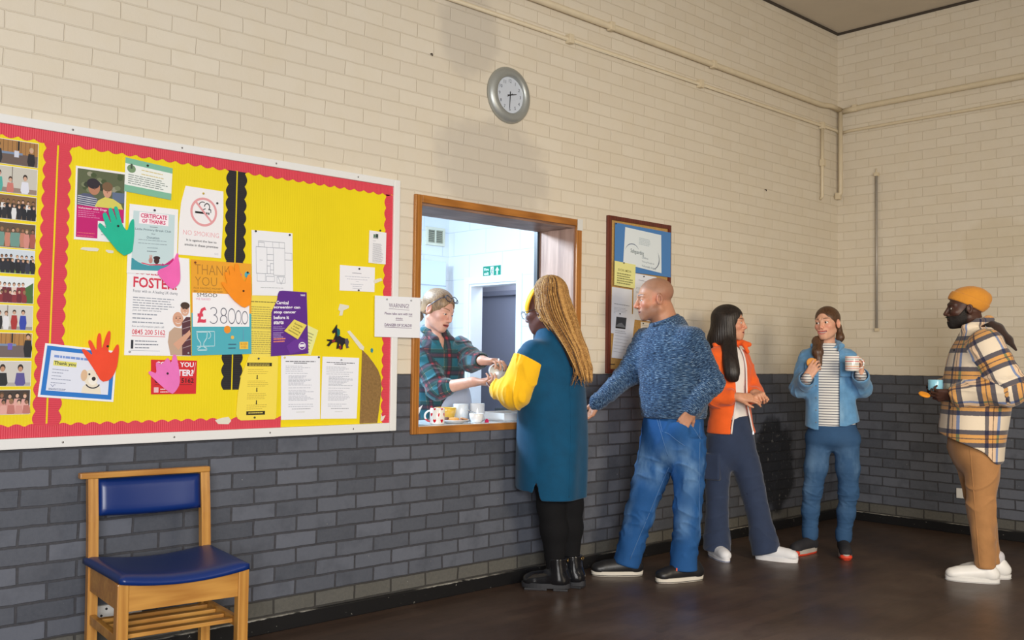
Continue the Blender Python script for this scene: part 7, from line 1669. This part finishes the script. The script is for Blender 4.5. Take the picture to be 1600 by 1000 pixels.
    Hv.fn(facecut, hd.c - 0.16, hd.c + 0.2, 0.006, 's'); Hv.cut((0, 0, 1.225), (0, 0, -1), 0.01)
    garment('hair_roots', Hv, hair_mat('dark_root_hair', (30, 20, 14), (78, 54, 32), (140, 140, 30), 0.6), t, 0.004, 0, gv=False)
    rn = random.Random(5); m = MB(); bm_ = braid_mat(); fdir = dirv(-116)
    kzn = [-q for q in kz]; nb = 150
    for i in range(nb):
        a = 2*PI*(i + rn.random())/nb; ca, sa = math.cos(a), math.sin(a)
        front = ca*fdir[0] + sa*fdir[1]
        if front > 0.62: continue                                         # nothing over the face
        outer = 1.0 if i % 3 else 0.93; pts = []; rad = []; n = 26; jx = rn.uniform(-0.007, 0.007); ph = rn.random()*6
        zend = 1.185 + rn.uniform(-0.03, 0.07)
        if front > 0.15: zend = rn.uniform(1.44, 1.50)                    # shorter strands round the face
        tt = np.linspace(0, 1, n + 1)
        for s in tt:
            if s < 0.28:                                                  # over the dome of the head from the crown
                u = s/0.28; ph_ = (PI/2)*u; r_ = math.sin(ph_)**0.9
                x = -0.048 + ca*0.104*r_*outer; y = sa*0.117*r_*outer; z = 1.652 + 0.114*math.cos(ph_)*outer
            else:
                u = (s - 0.28)/0.72; z = 1.652 - (1.652 - zend)*u
                cx, cy, w, dd = [np.interp(-z, kzn, c_) for c_ in (kx, ky, kw, kd)]
                x = cx + ca*w*outer + jx*u + 0.0035*math.sin(s*11 + ph)*u; y = cy + sa*dd*outer + 0.003*math.cos(s*9 + ph)*u
            pts.append((x, y, z)); rad.append((0.0060 - 0.0018*s)*(1 + 0.04*math.sin(len(pts)*2.3 + ph)))
        rad[-1] = 0.0015
        m.tube(pts, rad, bm_, 6)
    for i in range(14):                                                   # loose wisps at the ends
        x = 0.08 + rn.random()*0.10; m.tube([(x, -0.150 + rn.random()*0.02, 1.26), (x + rn.uniform(-0.02, 0.02), -0.162, 1.20), (x + rn.uniform(-0.03, 0.03), -0.166, 1.15 - rn.random()*0.02)], [0.0022, 0.0016, 0.0008], bm_, 5)
    m.build('braids', t)
    hb = MB(); yb = flat('yellow_headband', (246, 190, 20), 0.7)
    band = Field()
    def bd(P):
        q = hd.loc(P); k = q - A3((0, -0.02, 0.04)); m_ = k / A3((0.094, 0.118, 0.100)); k0 = np.sqrt((m_*m_).sum(1)) + 1e-6; d_ = k0*(k0-1)/(np.sqrt(((m_ / A3((0.094, 0.118, 0.100)))**2).sum(1)) + 1e-6)
        pl = q[:, 1]*0.80 + q[:, 2]*0.60 - 0.070
        return smax(smax(np.abs(d_ + 0.002) - 0.006, np.abs(pl) - 0.017, 0.006), -0.02 - q[:, 2], 0.004)*F32(hd.s)
    band.fn(bd, hd.c - 0.16, hd.c + 0.16); garment('headband', band, yb, t, 0.0035, gv=False)
    glasses(t, hd, (52, 44, 40), 0.0016)
    m = MB(); q = hd.w((0.084, -0.012, -0.044)) ; m.tube(ring(q, (1, 0.3, 0), 0.006, 0.006, m=12), 0.0016, flat('silver_earring', (210, 210, 214), 0.2, 1.0), 6, closed=True); m.build('earring', t)
def braid_mat():
    m, nt, b = new_mat('golden_braids'); co = objco(nt); n = noise_(nt, co, 60, 3, 0.6); w = N(nt, 'ShaderNodeTexWave'); w.bands_direction = 'Z'; w.inputs['Scale'].default_value = 46; w.inputs['Distortion'].default_value = 9; nt.links.new(co, w.inputs['Vector'])
    rnd = N(nt, 'ShaderNodeNewGeometry').outputs['Random Per Island']
    f = math_(nt, 'ADD', math_(nt, 'MULTIPLY', n, 0.5), math_(nt, 'ADD', math_(nt, 'MULTIPLY', w.outputs['Fac'], 0.14), math_(nt, 'MULTIPLY', rnd, 0.46)))
    nt.links.new(ramp_(nt, f, [(0.26, srgb(52, 34, 20)), (0.5, srgb(140, 96, 46)), (0.8, srgb(208, 160, 92))]), b.inputs['Base Color'])
    b.inputs['Roughness'].default_value = 0.55; bump_(nt, b, w.outputs['Fac'], 0.6, 0.003); return m
def glasses(parent, hd, rgb, r, up=None, lens=True):
    """worn spectacles; up = (front offset, height, tilt) moves them on top of the head"""
    m = MB(); fm = flat('glasses_frame_%d' % rgb[0], rgb, 0.3)
    if up is None: tr = lambda x, y, z: Vector(hd.w((x, y, z)).tolist())
    else:
        an = up; ca, sa = math.cos(math.radians(an)), math.sin(math.radians(an))
        def tr(x, y, z):
            y0, z0 = y + 0.02, z - 0.002; return Vector(hd.w((x, y0*ca - z0*sa - 0.02, y0*sa + z0*ca + 0.002)).tolist())
    for sx in (-1, 1):
        pts = []
        for k in range(20):
            a = 2*PI*k/20; pts.append(tr(sx*0.034 + 0.0255*math.cos(a), 0.1085 - abs(0.0255*math.cos(a) + 0.0)*0.10, 0.000 + 0.0215*math.sin(a)))
        m.tube(pts, r, fm, 6, closed=True)
        m.tube([tr(sx*0.0595, 0.104, 0.006), tr(sx*0.078, 0.085, 0.008), tr(sx*0.086, 0.03, 0.006), tr(sx*0.087, -0.020, 0.002), tr(sx*0.085, -0.05, -0.016)], r, fm, 6)
    m.tube([tr(-0.010, 0.108, 0.004), tr(0, 0.1105, 0.007), tr(0.010, 0.108, 0.004)], r, fm, 6)
    g = m.build('glasses', parent)
    if lens:
        q = MB()
        for sx in (-1, 1):
            c = tr(sx*0.034, 0.1085, 0.0); ringp = [tr(sx*0.034 + 0.0245*math.cos(2*PI*k/20), 0.108, 0.0205*math.sin(2*PI*k/20)) for k in range(20)]
            q.add([c] + ringp, [(0, 1 + k, 1 + (k+1) % 20) for k in range(20)], m_glass)
        q.build('lenses', g)
customer()

# ================================================================== the woman serving
def server():
    t = person((-3.86, 0.60), 0.6783, 'fair haired woman in a tartan shirt leaning over the counter, glasses on her head')
    skin = srgb(214, 166, 146); hd = Head((0.006, -0.155, 1.575), 50, -20, -6, 0.99, jaw=1.0, nose=1.05, smile=0.2, open_=0.002, lid=0.0048)
    aS, aE, aW = (-0.112, -0.125, 1.318), (0.010, -0.270, 1.105), (0.212, -0.395, 1.152)
    bS, bE, bW = (0.148, 0.010, 1.350), (0.212, -0.165, 1.275), (0.268, -0.345, 1.276)
    B = Field(); hd.put(B); B.rc((-0.034, -0.118, 1.53), (-0.024, -0.080, 1.38), 0.041, 0.052, 0.02); B.rc((-0.012, -0.130, 1.40), (0.0, -0.155, 1.30), 0.042, 0.04, 0.04)
    torso(B, 40, [(0.80, 0.02, 0.05, 0.15, 0.11), (0.95, 0.015, 0.04, 0.14, 0.10), (1.12, 0.012, -0.01, 0.14, 0.105), (1.27, 0.012, -0.06, 0.15, 0.11), (1.34, 0.012, -0.072, 0.12, 0.08), (1.40, 0.0, -0.08, 0.06, 0.06)], 0.03, pat=False)
    B.chain([aS, aE, aW], [0.048, 0.042, 0.028], 0.02); B.chain([bS, bE, bW], [0.048, 0.040, 0.028], 0.02)
    B.chain([(-0.05, 0.03, 0.80), (-0.05, 0.05, 0.42), (-0.05, 0.06, 0.06)], [0.08, 0.055, 0.045], 0.03); B.chain([(0.09, 0.10, 0.80), (0.09, 0.11, 0.42), (0.09, 0.11, 0.06)], [0.08, 0.055, 0.045], 0.03)
    h1 = Hand(aW, (0.90, -0.40, -0.06), (0.22, 0.12, 0.96), -1, (14, 20, 26, 34), 0.94, 2, curl2=(48, 52, 54, 54), th_dir=(0.85, 0.35, 0.35)) ; h1.put(B)
    h2 = Hand(bW, (0.84, -0.54, 0.0), (0.02, -0.10, -0.99), 1, (12, 16, 20, 26), 0.94, 3, curl2=(34, 38, 42, 44), th_dir=(0.70, 0.50, 0.35)); h2.put(B)
    V, Q = surface(B, 0.0036, fz=[(1.44, 1.70, 0.0024), (1.1, 1.3, 0.003)], fx=[(-0.05, 0.12, 0.0028)]); V = relax(V, Q, 1)
    C = hd.color(V, skin, srgb(176, 96, 92), brow=srgb(120, 84, 60), blush=srgb(216, 146, 128))
    to_mesh('body', V, Q, M_SKIN, t, C); hd.eyes(t, (70, 84, 96), (4, -14))
    hm = hair_mat('ash_blonde_hair', (84, 62, 44), (168, 136, 100), (150, 150, 10), 0.45)
    Hf = Field(); hair_cap(Hf, hd, 0.012, 0.0, -0.05, 0.0006); garment('hair', Hf, hm, t, 0.0034, 0, gv=False)
    P_ = Field(); P_.chain([hd.w((-0.01, -0.105, 0.01)), hd.w((-0.02, -0.150, -0.005)), (-0.115, 0.02, 1.545), (-0.165, 0.05, 1.470), (-0.185, 0.05, 1.40)], [0.026, 0.020, 0.026, 0.022, 0.008], 0.02, disp=lambda P, q: 0.002*np.sin(P[:, 0]*500 + P[:, 2]*300)); garment('ponytail', P_, hm, t, 0.0038, 0, gv=False)
    glasses(t, hd, (30, 34, 60), 0.0026, 47)
    K = Field(); rows = [(0.78, 0.02, 0.05, 0.178, 0.138), (0.95, 0.015, 0.035, 0.168, 0.130), (1.12, 0.012, -0.015, 0.166, 0.130), (1.25, 0.012, -0.058, 0.172, 0.132), (1.34, 0.012, -0.075, 0.150, 0.106), (1.41, 0.0, -0.08, 0.098, 0.084), (1.47, -0.012, -0.085, 0.072, 0.068)]
    torso(K, 40, rows, 0.03, folds(0.008, 15, 71)); af = folds(0.004, 22, 72, cr=0.008)
    K.chain([aS, aE], [0.072, 0.066], 0.045, disp=af, pat=True); d = unit(np.array(aW) - aE); K.rc(aE, np.array(aE) + d*0.035, 0.064, 0.056, 0.03, disp=af, pat=True); K.rc(np.array(aE) + d*0.005, np.array(aE) + d*0.06, 0.058, 0.055, 0.006, pat=True)
    d2 = unit(np.array(bW) - bE); K.chain([bS, bE, np.array(bW) - d2*0.05], [0.070, 0.062, 0.048], 0.045, disp=af, pat=True); K.rc(np.array(bW) - d2*0.075, np.array(bW) - d2*0.03, 0.050, 0.047, 0.006, pat=True); K.rc(np.array(bW) - d2*0.04, np.array(bW), 0.038, 0.038, 0.004, 's')
    fr = dirv(40); K.ell((-0.004, -0.09, 1.50), (0.062, 0.062, 0.07), None, 0.006, 's')
    sd = A3(sidev(40)); f3 = A3(fr)                                       # open V at the neck
    K.fn(lambda P: np.maximum(np.abs((P - A3((-0.024, -0.10, 0))) @ sd) - np.maximum(0.42*(P[:, 2] - 1.325), -0.01), 0.03 - (P - A3((-0.024, -0.10, 0))) @ f3), (-0.2, -0.4, 1.2), (0.25, 0.1, 1.5), 0.004, 's')
    for sg in (-1, 1):
        c = np.array((-0.014, -0.092, 0)); K.chain([c + fr*0.098 + sidev(40)*sg*0.046 + (0, 0, 1.372), c + fr*0.075 + sidev(40)*sg*0.062 + (0, 0, 1.405), c + sidev(40)*sg*0.072 - fr*0.01 + (0, 0, 1.455), c - fr*0.062 + sidev(40)*sg*0.02 + (0, 0, 1.475)], [0.010, 0.024, 0.026, 0.024], 0.012, sq=(fr*0.5 + np.array((0, 0, 0.85)), 0.62))
    TL, RD, DG, YL, BK = (10, 92, 108), (150, 26, 48), (14, 60, 60), (206, 186, 120), (22, 24, 40)
    pm = plaid('teal_red_tartan', 0.105, [(0, TL), (0.30, BK), (0.38, RD), (0.52, BK), (0.60, DG), (0.72, YL), (0.745, TL)], [(0, TL), (0.26, BK), (0.34, RD), (0.50, BK), (0.58, DG), (0.76, YL), (0.785, TL)], 0.5, 0.05)
    sh = garment('tartan_shirt', K, pm, t, 0.0046)
    A_ = Field(); torso(A_, 40, [(0.66, 0.10, 0.04, 0.16, 0.12), (0.90, 0.09, 0.03, 0.155, 0.12), (1.10, 0.085, 0.02, 0.13, 0.10), (1.15, 0.085, 0.02, 0.12, 0.09)], 0.02, folds(0.010, 16, 75), pat=False)
    garment('apron', A_, cloth('pale_grey_apron', (188, 192, 206), 0.9, 0.1, 0.05), t, 0.006, gv=False)
    T = Field(); T.chain([(-0.05, 0.03, 0.84), (-0.05, 0.05, 0.42), (-0.05, 0.06, 0.066)], [0.098, 0.075, 0.062], 0.03); T.chain([(0.09, 0.10, 0.84), (0.09, 0.11, 0.42), (0.09, 0.11, 0.066)], [0.098, 0.075, 0.062], 0.03)
    garment('trousers', T, cloth('dark_trousers', (40, 44, 56), 0.9), t, 0.008, gv=False)
    return t
server()
# ------------------------------------------------------------------ things held and things on the counter
def mug(name, label, loc, r, h, mat, inside=None, handle=None, group=None, rot=None, cat='mug', hw=0.030, hr=0.0052):
    """r outer radius, handle = angle in degrees of the handle (None: no handle)"""
    t = thing(name, label, cat, loc, 0, group)
    if rot is not None: t.rotation_euler = rot
    m = MB(); th = 0.0035
    m.lathe([(0, 0.0), (r*0.86, 0.0), (r*0.95, 0.003), (r, 0.010), (r, h - 0.002), (r - 0.0012, h), (r - th + 0.0008, h), (r - th, h - 0.002)], mat, 40)
    m.lathe([(r - th, h - 0.002), (r - th, 0.010), (r*0.8, 0.006), (0, 0.006)], inside or mat, 40); m.build('cup_body', t)
    if handle is not None:
        a = math.radians(handle); ux, uy = math.cos(a), math.sin(a); pts = []
        for k in range(15):
            q = PI*(k/14) - PI/2; e = 0.5 + 0.5*math.sin(q); rr_ = r - 0.003 + hw*math.cos(q); pts.append((ux*rr_, uy*rr_, h*0.5 + h*0.33*math.sin(q)))
        m = MB(); m.tube(pts, hr, mat, 10); m.build('handle', t)
    return t
wc = flat('white_china', (236, 238, 240), 0.15, coat=0.3); yc = flat('mustard_glaze', (214, 176, 74), 0.2, coat=0.3); pc_ = flat('pale_grey_china', (214, 222, 230), 0.2)
CT = HZ0 + 0.025 + 0.0006
def heart_mat():
    m, nt, b = new_mat('white_china_red_hearts'); co = objco(nt); sp = N(nt, 'ShaderNodeSeparateXYZ'); nt.links.new(co, sp.inputs[0])
    ang = math_(nt, 'MULTIPLY', math_(nt, 'ARCTAN2', sp.outputs[1], sp.outputs[0]), 0.040); row = math_(nt, 'FLOOR', math_(nt, 'DIVIDE', sp.outputs[2], 0.034))
    u = math_(nt, 'ADD', ang, math_(nt, 'MULTIPLY', row, 0.0209)); pu = 0.0418
    x = math_(nt, 'MULTIPLY', math_(nt, 'SUBTRACT', math_(nt, 'FRACT', math_(nt, 'DIVIDE', u, pu)), 0.5), pu/0.0105); z = math_(nt, 'MULTIPLY', math_(nt, 'SUBTRACT', math_(nt, 'FRACT', math_(nt, 'DIVIDE', sp.outputs[2], 0.034)), 0.48), 0.034/0.0105)
    x2 = math_(nt, 'MULTIPLY', x, x); y = math_(nt, 'SUBTRACT', z, math_(nt, 'MULTIPLY', math_(nt, 'POWER', math_(nt, 'ABSOLUTE', x), 0.67), 0.75)); f = math_(nt, 'ADD', x2, math_(nt, 'MULTIPLY', y, y))
    nt.links.new(mix_(nt, math_(nt, 'LESS_THAN', f, 0.72), srgb(238, 236, 232), srgb(196, 20, 40)), b.inputs['Base Color']); b.inputs['Roughness'].default_value = 0.15; return m
mug('heart_mug', 'white mug with red hearts at the left end of the hatch counter', (-4.292, 0.052, CT), 0.0405, 0.088, heart_mat(), wc, 142)
def stripe_mat():
    m, nt, b = new_mat('white_china_pastel_stripes'); sp = N(nt, 'ShaderNodeSeparateXYZ'); nt.links.new(objco(nt), sp.inputs[0])
    W_ = srgb(234, 232, 228); f = math_(nt, 'DIVIDE', sp.outputs[2], 0.10)
    nt.links.new(ramp_(nt, f, [(0, W_), (0.14, srgb(214, 150, 146)), (0.19, W_), (0.28, srgb(226, 160, 120)), (0.33, W_), (0.44, srgb(120, 150, 156)), (0.475, W_), (0.60, srgb(216, 120, 128)), (0.65, W_), (0.74, srgb(170, 180, 186)), (0.78, W_), (0.86, srgb(222, 160, 156)), (0.90, W_)], 'CONSTANT'), b.inputs['Base Color']); b.inputs['Roughness'].default_value = 0.15; return m
# yellow cup, two tall white mugs, sugar bowl
t = thing('yellow_cup', 'wide mustard yellow cup behind the heart mug', 'cup', (-4.096, 0.222, CT))
m = MB(); m.lathe([(0, 0), (0.030, 0), (0.034, 0.004), (0.056, 0.030), (0.063, 0.060), (0.064, 0.078), (0.0615, 0.0795), (0.059, 0.077), (0.056, 0.055), (0.045, 0.022), (0, 0.010)], yc, 40); m.build('cup_body', t)
m = MB(); m.tube([(0.053 + 0.03*math.cos(-PI/2 + PI*k/12), 0, 0.043 + 0.024*math.sin(-PI/2 + PI*k/12)) for k in range(13)], 0.005, yc, 10, mtx=rotm('Z', 200)); m.build('handle', t)
mug('white_mug', 'pale grey mug standing between the yellow cup and a white mug', (-3.985, 0.215, CT), 0.0440, 0.098, pc_, pc_, 100)
mug('white_mug', 'tall white mug on the counter right of the pale grey mug', (-3.895, 0.175, CT), 0.0430, 0.100, wc, wc, 80)
t = thing('sugar_bowl', 'small white sugar bowl with a spoon in front of the white mugs', 'bowl', (-4.005, 0.055, CT))
m = MB(); m.lathe([(0, 0), (0.026, 0), (0.030, 0.004), (0.037, 0.020), (0.041, 0.050), (0.0395, 0.0515), (0.038, 0.050), (0.034, 0.022), (0, 0.014)], wc, 36); m.lathe([(0.0355, 0.030), (0, 0.034)], flat('white_sugar', (240, 240, 238), 0.9, bump=0.002, bscale=400), 24); m.build('bowl_body', t)
sp_ = MB(); stl = flat('polished_steel', (190, 192, 196), 0.18, 1.0); sp_.tube([(0.012, 0.0, 0.040), (-0.01, -0.004, 0.052), (-0.05, -0.010, 0.066), (-0.075, -0.012, 0.072)], [0.004, 0.0025, 0.002, 0.003], stl, 8); o = sp_.build('teaspoon'); o.location = (-4.005, 0.055, CT); tag(o, 'teaspoon standing in the small white sugar bowl', 'spoon')
o = MB().prism([(0, 0), (0.022, 0.0), (0.019, 0.014), (0.010, 0.020), (0.003, 0.013)], -0.006, 0.006, flat('pink_foil', (206, 40, 96), 0.4)).build('foil_sweet'); o.location = (-3.968, 0.020, CT); tag(o, 'small pink foil wrapped sweet beside the sugar bowl', 'sweet')
# biscuit plate
px_, py_ = -4.150, 0.000 + 0.075
t = thing('plate', 'white plate of biscuits at front of the hatch counter', 'plate', (px_, py_, CT)); t.scale = (1, 1, 1)
m = MB(); m.lathe([(0, 0.003), (0.045, 0.0), (0.052, 0.003), (0.068, 0.012), (0.084, 0.018), (0.0835, 0.0205), (0.066, 0.0155), (0.050, 0.0075), (0, 0.0065)], wc, 48); m.build('dish', t)
def biscuit(loc, r, h, mat, label, tilt=(0, 0, 0), group='biscuits on the white plate', scallop=0):
    m = MB(); n = 36; prof = [(0, 0), (0.86, 0), (0.97, 0.25), (1.0, 0.55), (0.93, 0.9), (0.8, 1.0), (0, 1.0)]; v = []; f = []
    for a_, z_ in prof:
        for k in range(n):
            q = 2*PI*k/n; w = r*a_*(1 + scallop*math.cos(k*2*PI*9/n)*(a_ > 0.5)); v.append((w*math.cos(q), w*math.sin(q), z_*h))
    for i in range(len(prof) - 1):
        for k in range(n): f.append((i*n+k, i*n+(k+1) % n, (i+1)*n+(k+1) % n, (i+1)*n+k))
    m.add(v, f, mat, True); o = m.build('biscuit'); o.location = loc; o.rotation_euler = [math.radians(q) for q in tilt]; tag(o, label, 'biscuit', group); return o
gb = flat('golden_biscuit', (216, 152, 74), 0.7, var=0.15, vscale=120, bump=0.001, bscale=260); cb_ = flat('choc_biscuit', (96, 56, 38), 0.6, var=0.2, vscale=90, bump=0.001, bscale=260); pb = flat('pinkish_biscuit', (178, 132, 118), 0.7, var=0.15, vscale=90, bump=0.001, bscale=260)
biscuit((px_ - 0.020, py_ - 0.010, CT + 0.0085), 0.034, 0.010, gb, 'golden round biscuit lowest in the middle of the plate'); biscuit((px_ - 0.018, py_ - 0.012, CT + 0.019), 0.033, 0.010, gb, 'golden round biscuit topmost in the middle of the plate', (4, -4, 0))
biscuit((px_ - 0.058, py_ + 0.012, CT + 0.019), 0.024, 0.009, cb_, 'dark chocolate biscuit at the left end of the plate', (0, -18, 0)); biscuit((px_ + 0.035, py_ + 0.012, CT + 0.011), 0.030, 0.009, pb, 'pinkish brown biscuit right of the golden ones', (0, 6, 0)); biscuit((px_ + 0.056, py_ - 0.016, CT + 0.018), 0.024, 0.008, flat('oat_biscuit', (190, 136, 92), 0.75, var=0.2, vscale=120), 'oat coloured biscuit at the right end of the plate', (0, 14, 0))
# folded white card at the left jamb, white tray on the right
m = MB(); m.prism([(0, 0), (0.008, 0.0), (0.062, 0.105), (0.030, 0.085)], -0.035, -0.034, flat('white_card', (234, 238, 242), 0.6)); m.prism([(0, 0), (0.001, 0), (0.031, 0.085), (0.030, 0.0855)], -0.035, 0.035, flat('white_card', (234, 238, 242), 0.6)); o = m.build('folded_card'); o.location = (-4.43, 0.12, CT); tag(o, 'folded white card standing at left end of hatch counter', 'card')
t = thing('serving_tray', 'shallow white plastic tray on the counter behind the braided woman', 'tray', (-3.62, 0.17, CT)); wt = flat('white_tray_plastic', (238, 240, 242), 0.3)
m = MB(); m.box((-0.17, -0.115, 0), (0.17, 0.115, 0.006), wt, bev=0.002); m.build('base', t)
m = MB(); m.box((-0.18, -0.125, 0.0065), (0.18, -0.117, 0.045), wt, bev=0.002); m.box((-0.18, 0.117, 0.0065), (0.18, 0.125, 0.045), wt, bev=0.002); m.box((-0.18, -0.1165, 0.0065), (-0.172, 0.1165, 0.045), wt, bev=0.002); m.box((0.172, -0.1165, 0.0065), (0.18, 0.1165, 0.045), wt, bev=0.002); m.build('rim', t)
# kitchen back: black cooker with jars on it, beyond the server
t = thing('cooker', 'black cooker against the kitchen side wall beyond the counter', 'cooker', (-2.10, 1.35, 0)); bk = flat('black_enamel', (26, 26, 30), 0.25)
MB().box((-0.3, -0.32, 0), (0.299, 0.32, 0.90), bk, bev=0.006).build('oven_body', t); MB().box((-0.315, -0.27, 0.2), (-0.3005, 0.27, 0.7), flat('oven_glass', (14, 14, 18), 0.08), bev=0.003).build('oven_door', t)
m = MB(); m.tube([(-0.335, -0.24, 0.74), (-0.335, 0.24, 0.74)], 0.009, stl, 10); m.build('door_handle', t)
MB().box((0.24, -0.32, 0.9005), (0.299, 0.32, 0.99), bk, bev=0.004).build('splash_panel', t)
for i, (dx, dy, r_, h_, c_, lab) in enumerate(((-0.20, 0.22, 0.036, 0.095, (150, 166, 186), 'small steel canister nearest the doorway on the black cooker'), (-0.20, 0.10, 0.034, 0.085, (186, 196, 210), 'small pale canister second from the doorway on the cooker'), (-0.19, -0.02, 0.036, 0.09, (130, 146, 170), 'grey blue canister in the middle of the cooker top'))):
    q = thing('canister', lab, 'canister', (-2.10 + dx, 1.35 + dy, 0.9005), 0, 'canisters on the cooker'); cm_ = flat('canister_%d' % c_[0], c_, 0.25, 0.6)
    m = MB(); m.lathe([(0, 0), (r_, 0), (r_, h_), (0, h_)], cm_, 28, smooth=False); m.build('jar', q); m = MB(); m.lathe([(0, h_ + 0.0005), (r_*1.04, h_ + 0.0005), (r_*1.04, h_ + 0.014), (r_*0.3, h_ + 0.018), (0.006, h_ + 0.03), (0, h_ + 0.031)], flat('canister_lid', (52, 54, 60), 0.4), 28); m.build('lid', q)
q = thing('red_pot', 'small red pot on the black cooker behind the yellow sleeve', 'pot', (-2.28, 1.15, 0.9005)); m = MB(); m.lathe([(0, 0), (0.045, 0), (0.05, 0.006), (0.052, 0.06), (0.05, 0.06), (0.047, 0.008), (0, 0.006)], flat('red_enamel', (196, 60, 46), 0.25), 28); m.build('pot_body', q); m = MB(); m.tube([(-0.05, 0, 0.05), (-0.12, 0, 0.055)], 0.007, bk, 8); m.build('handle', q)
# passed mug: tipped so that its mouth faces the room
ax = Vector((-0.62, -0.76, -0.10)).normalized(); q = ax.to_track_quat('Z', 'X')
t = mug('white_mug', 'white mug passed between the two women, mouth facing the room', Vector((-3.850, 0.055, 1.212)) - ax*0.092, 0.0475, 0.092, wc, wc, None)
t.rotation_mode = 'QUATERNION'; t.rotation_quaternion = q
m = MB(); hd_dir = (t.rotation_quaternion.inverted() @ Vector((0.1, -0.1, 1))); hd_dir.z = 0; hd_dir.normalize()
m.tube([(hd_dir.x*(0.0445 + 0.026*math.cos(-PI/2 + PI*k/12)), hd_dir.y*(0.0445 + 0.026*math.cos(-PI/2 + PI*k/12)), 0.050 + 0.028*math.sin(-PI/2 + PI*k/12)) for k in range(13)], 0.005, wc, 10); m.build('handle', t)
def held(base, az, p):
    return Vector((base[0] + math.cos(az)*p[0] + math.sin(az)*p[1], base[1] - math.sin(az)*p[0] + math.cos(az)*p[1], p[2]))
# the denim woman's striped mug and biscuit
t = mug('striped_mug', 'white mug with pastel stripes held by the woman in denim', held((-1.538, -0.733), 1.0666, (0.166, -0.262, 1.238)), 0.0440, 0.098, stripe_mat(), wc, 0)
t.rotation_euler = (0, 0, -1.0666 - 0.15)
b_ = biscuit(held((-1.538, -0.733), 1.0666, (-0.088, -0.172, 1.288)), 0.034, 0.010, gb, 'golden biscuit held up by the woman in denim', (76, 24, -60), None)
# the beanie man's cup and biscuit
t = mug('blue_cup', 'pale blue cup held by the man in the beanie', held((-1.540, -1.738), 1.2011, (-0.232, -0.105, 1.128)), 0.0420, 0.066, flat('pale_blue_glaze', (140, 200, 226), 0.25), wc, 100)
t.rotation_euler = (0, 0, -1.2011)
b_ = biscuit(held((-1.540, -1.738), 1.2011, (-0.292, -0.188, 1.100)), 0.034, 0.012, flat('orange_biscuit', (232, 150, 34), 0.7, var=0.12, vscale=100, bump=0.001, bscale=260), 'orange coloured biscuit in the hand of the man in the beanie', (24, -14, 0), None)

# fire exit sign over the inner doorway (on the wall that faces -X)
s = Sheet([(-2.505, 2.128), (-2.268, 2.128), (-2.268, 2.035), (-2.505, 2.035)], 0.001, (10, 146, 118), th=0.0006)
s.text('Fire', 0.06, 0.16, 0.32, 0.44, (240, 246, 244), 0.03); s.text('exit', 0.06, 0.56, 0.32, 0.86, (240, 246, 244), 0.03)
s.rect(0.42, 0.08, 0.60, 0.92, (240, 246, 244)); s.ell(0.53, 0.24, 0.022, 0.055, (10, 110, 92)); s.stroke([(0.51, 0.33), (0.49, 0.55), (0.53, 0.68), (0.51, 0.86)], 0.035, (10, 110, 92)); s.stroke([(0.49, 0.55), (0.45, 0.70), (0.44, 0.84)], 0.03, (10, 110, 92)); s.stroke([(0.51, 0.36), (0.56, 0.46), (0.58, 0.40)], 0.025, (10, 110, 92)); s.stroke([(0.51, 0.36), (0.45, 0.44)], 0.025, (10, 110, 92))
s.poly([(0.80, 0.12), (0.92, 0.50), (0.84, 0.48), (0.84, 0.88), (0.76, 0.88), (0.76, 0.48), (0.68, 0.50)], (240, 246, 244))
o = s.m.build('exit_sign'); tag(o, 'green and white fire exit sign on the wall above the kitchen doorway', 'sign'); o.rotation_euler = (0, 0, -PI/2); o.location = (KX, 0, 0)
# ------------------------------------------------------------------ light
def area(name, loc, target, size, power, col, spread=180, sy=None):
    l = bpy.data.lights.new(name, 'AREA'); l.energy = power; l.color = col[:3]; l.size = size; l.spread = math.radians(spread)
    if sy: l.shape = 'RECTANGLE'; l.size_y = sy
    o = bpy.data.objects.new(name, l); COL.objects.link(o); o.location = loc
    o.rotation_euler = (Vector(target) - Vector(loc)).to_track_quat('-Z', 'Y').to_euler(); return o
area('hall_window_light', (-8.3, -5.6, 1.75), (-4.9, 0, 1.35), 2.2, 262, (1.0, 0.98, 0.955), 150, sy=1.5)
area('hall_warm_fill', (-4.2, -5.4, 2.2), (-1.8, -0.6, 0.5), 1.6, 54, (1.0, 0.85, 0.64), 96)  # added warm fill towards the end wall, no actual lamp hangs here
area('kitchen_strip_light', (-4.85, 1.75, 2.72), (-3.07, -0.40, 1.42), 0.34, 165, (0.62, 0.82, 1.0), sy=0.40)
area('passage_fill', (-1.1, 2.6, 2.5), (-1.1, 2.6, 0), 0.6, 52, (0.85, 0.9, 1.0))  # added fill that lifts the dark passage, not a known fitting
area('kitchen_window_light', (-7.15, 1.85, 1.70), (-3.4, 1.4, 1.30), 1.6, 30, (0.90, 0.95, 1.0), sy=1.2)
w = bpy.data.worlds.new('world'); scene.world = w; w.use_nodes = True
bg = w.node_tree.nodes['Background']; bg.inputs[0].default_value = (1.0, 0.93, 0.85, 1); bg.inputs[1].default_value = 0.09
scene.view_settings.view_transform = 'Standard'; scene.view_settings.look = 'None'; scene.view_settings.gamma = 1.0
scene.view_settings.use_curve_mapping = False; scene.view_settings.exposure = -0.25
scene.cycles.max_bounces = 8; scene.cycles.diffuse_bounces = 4; scene.cycles.use_denoising = True
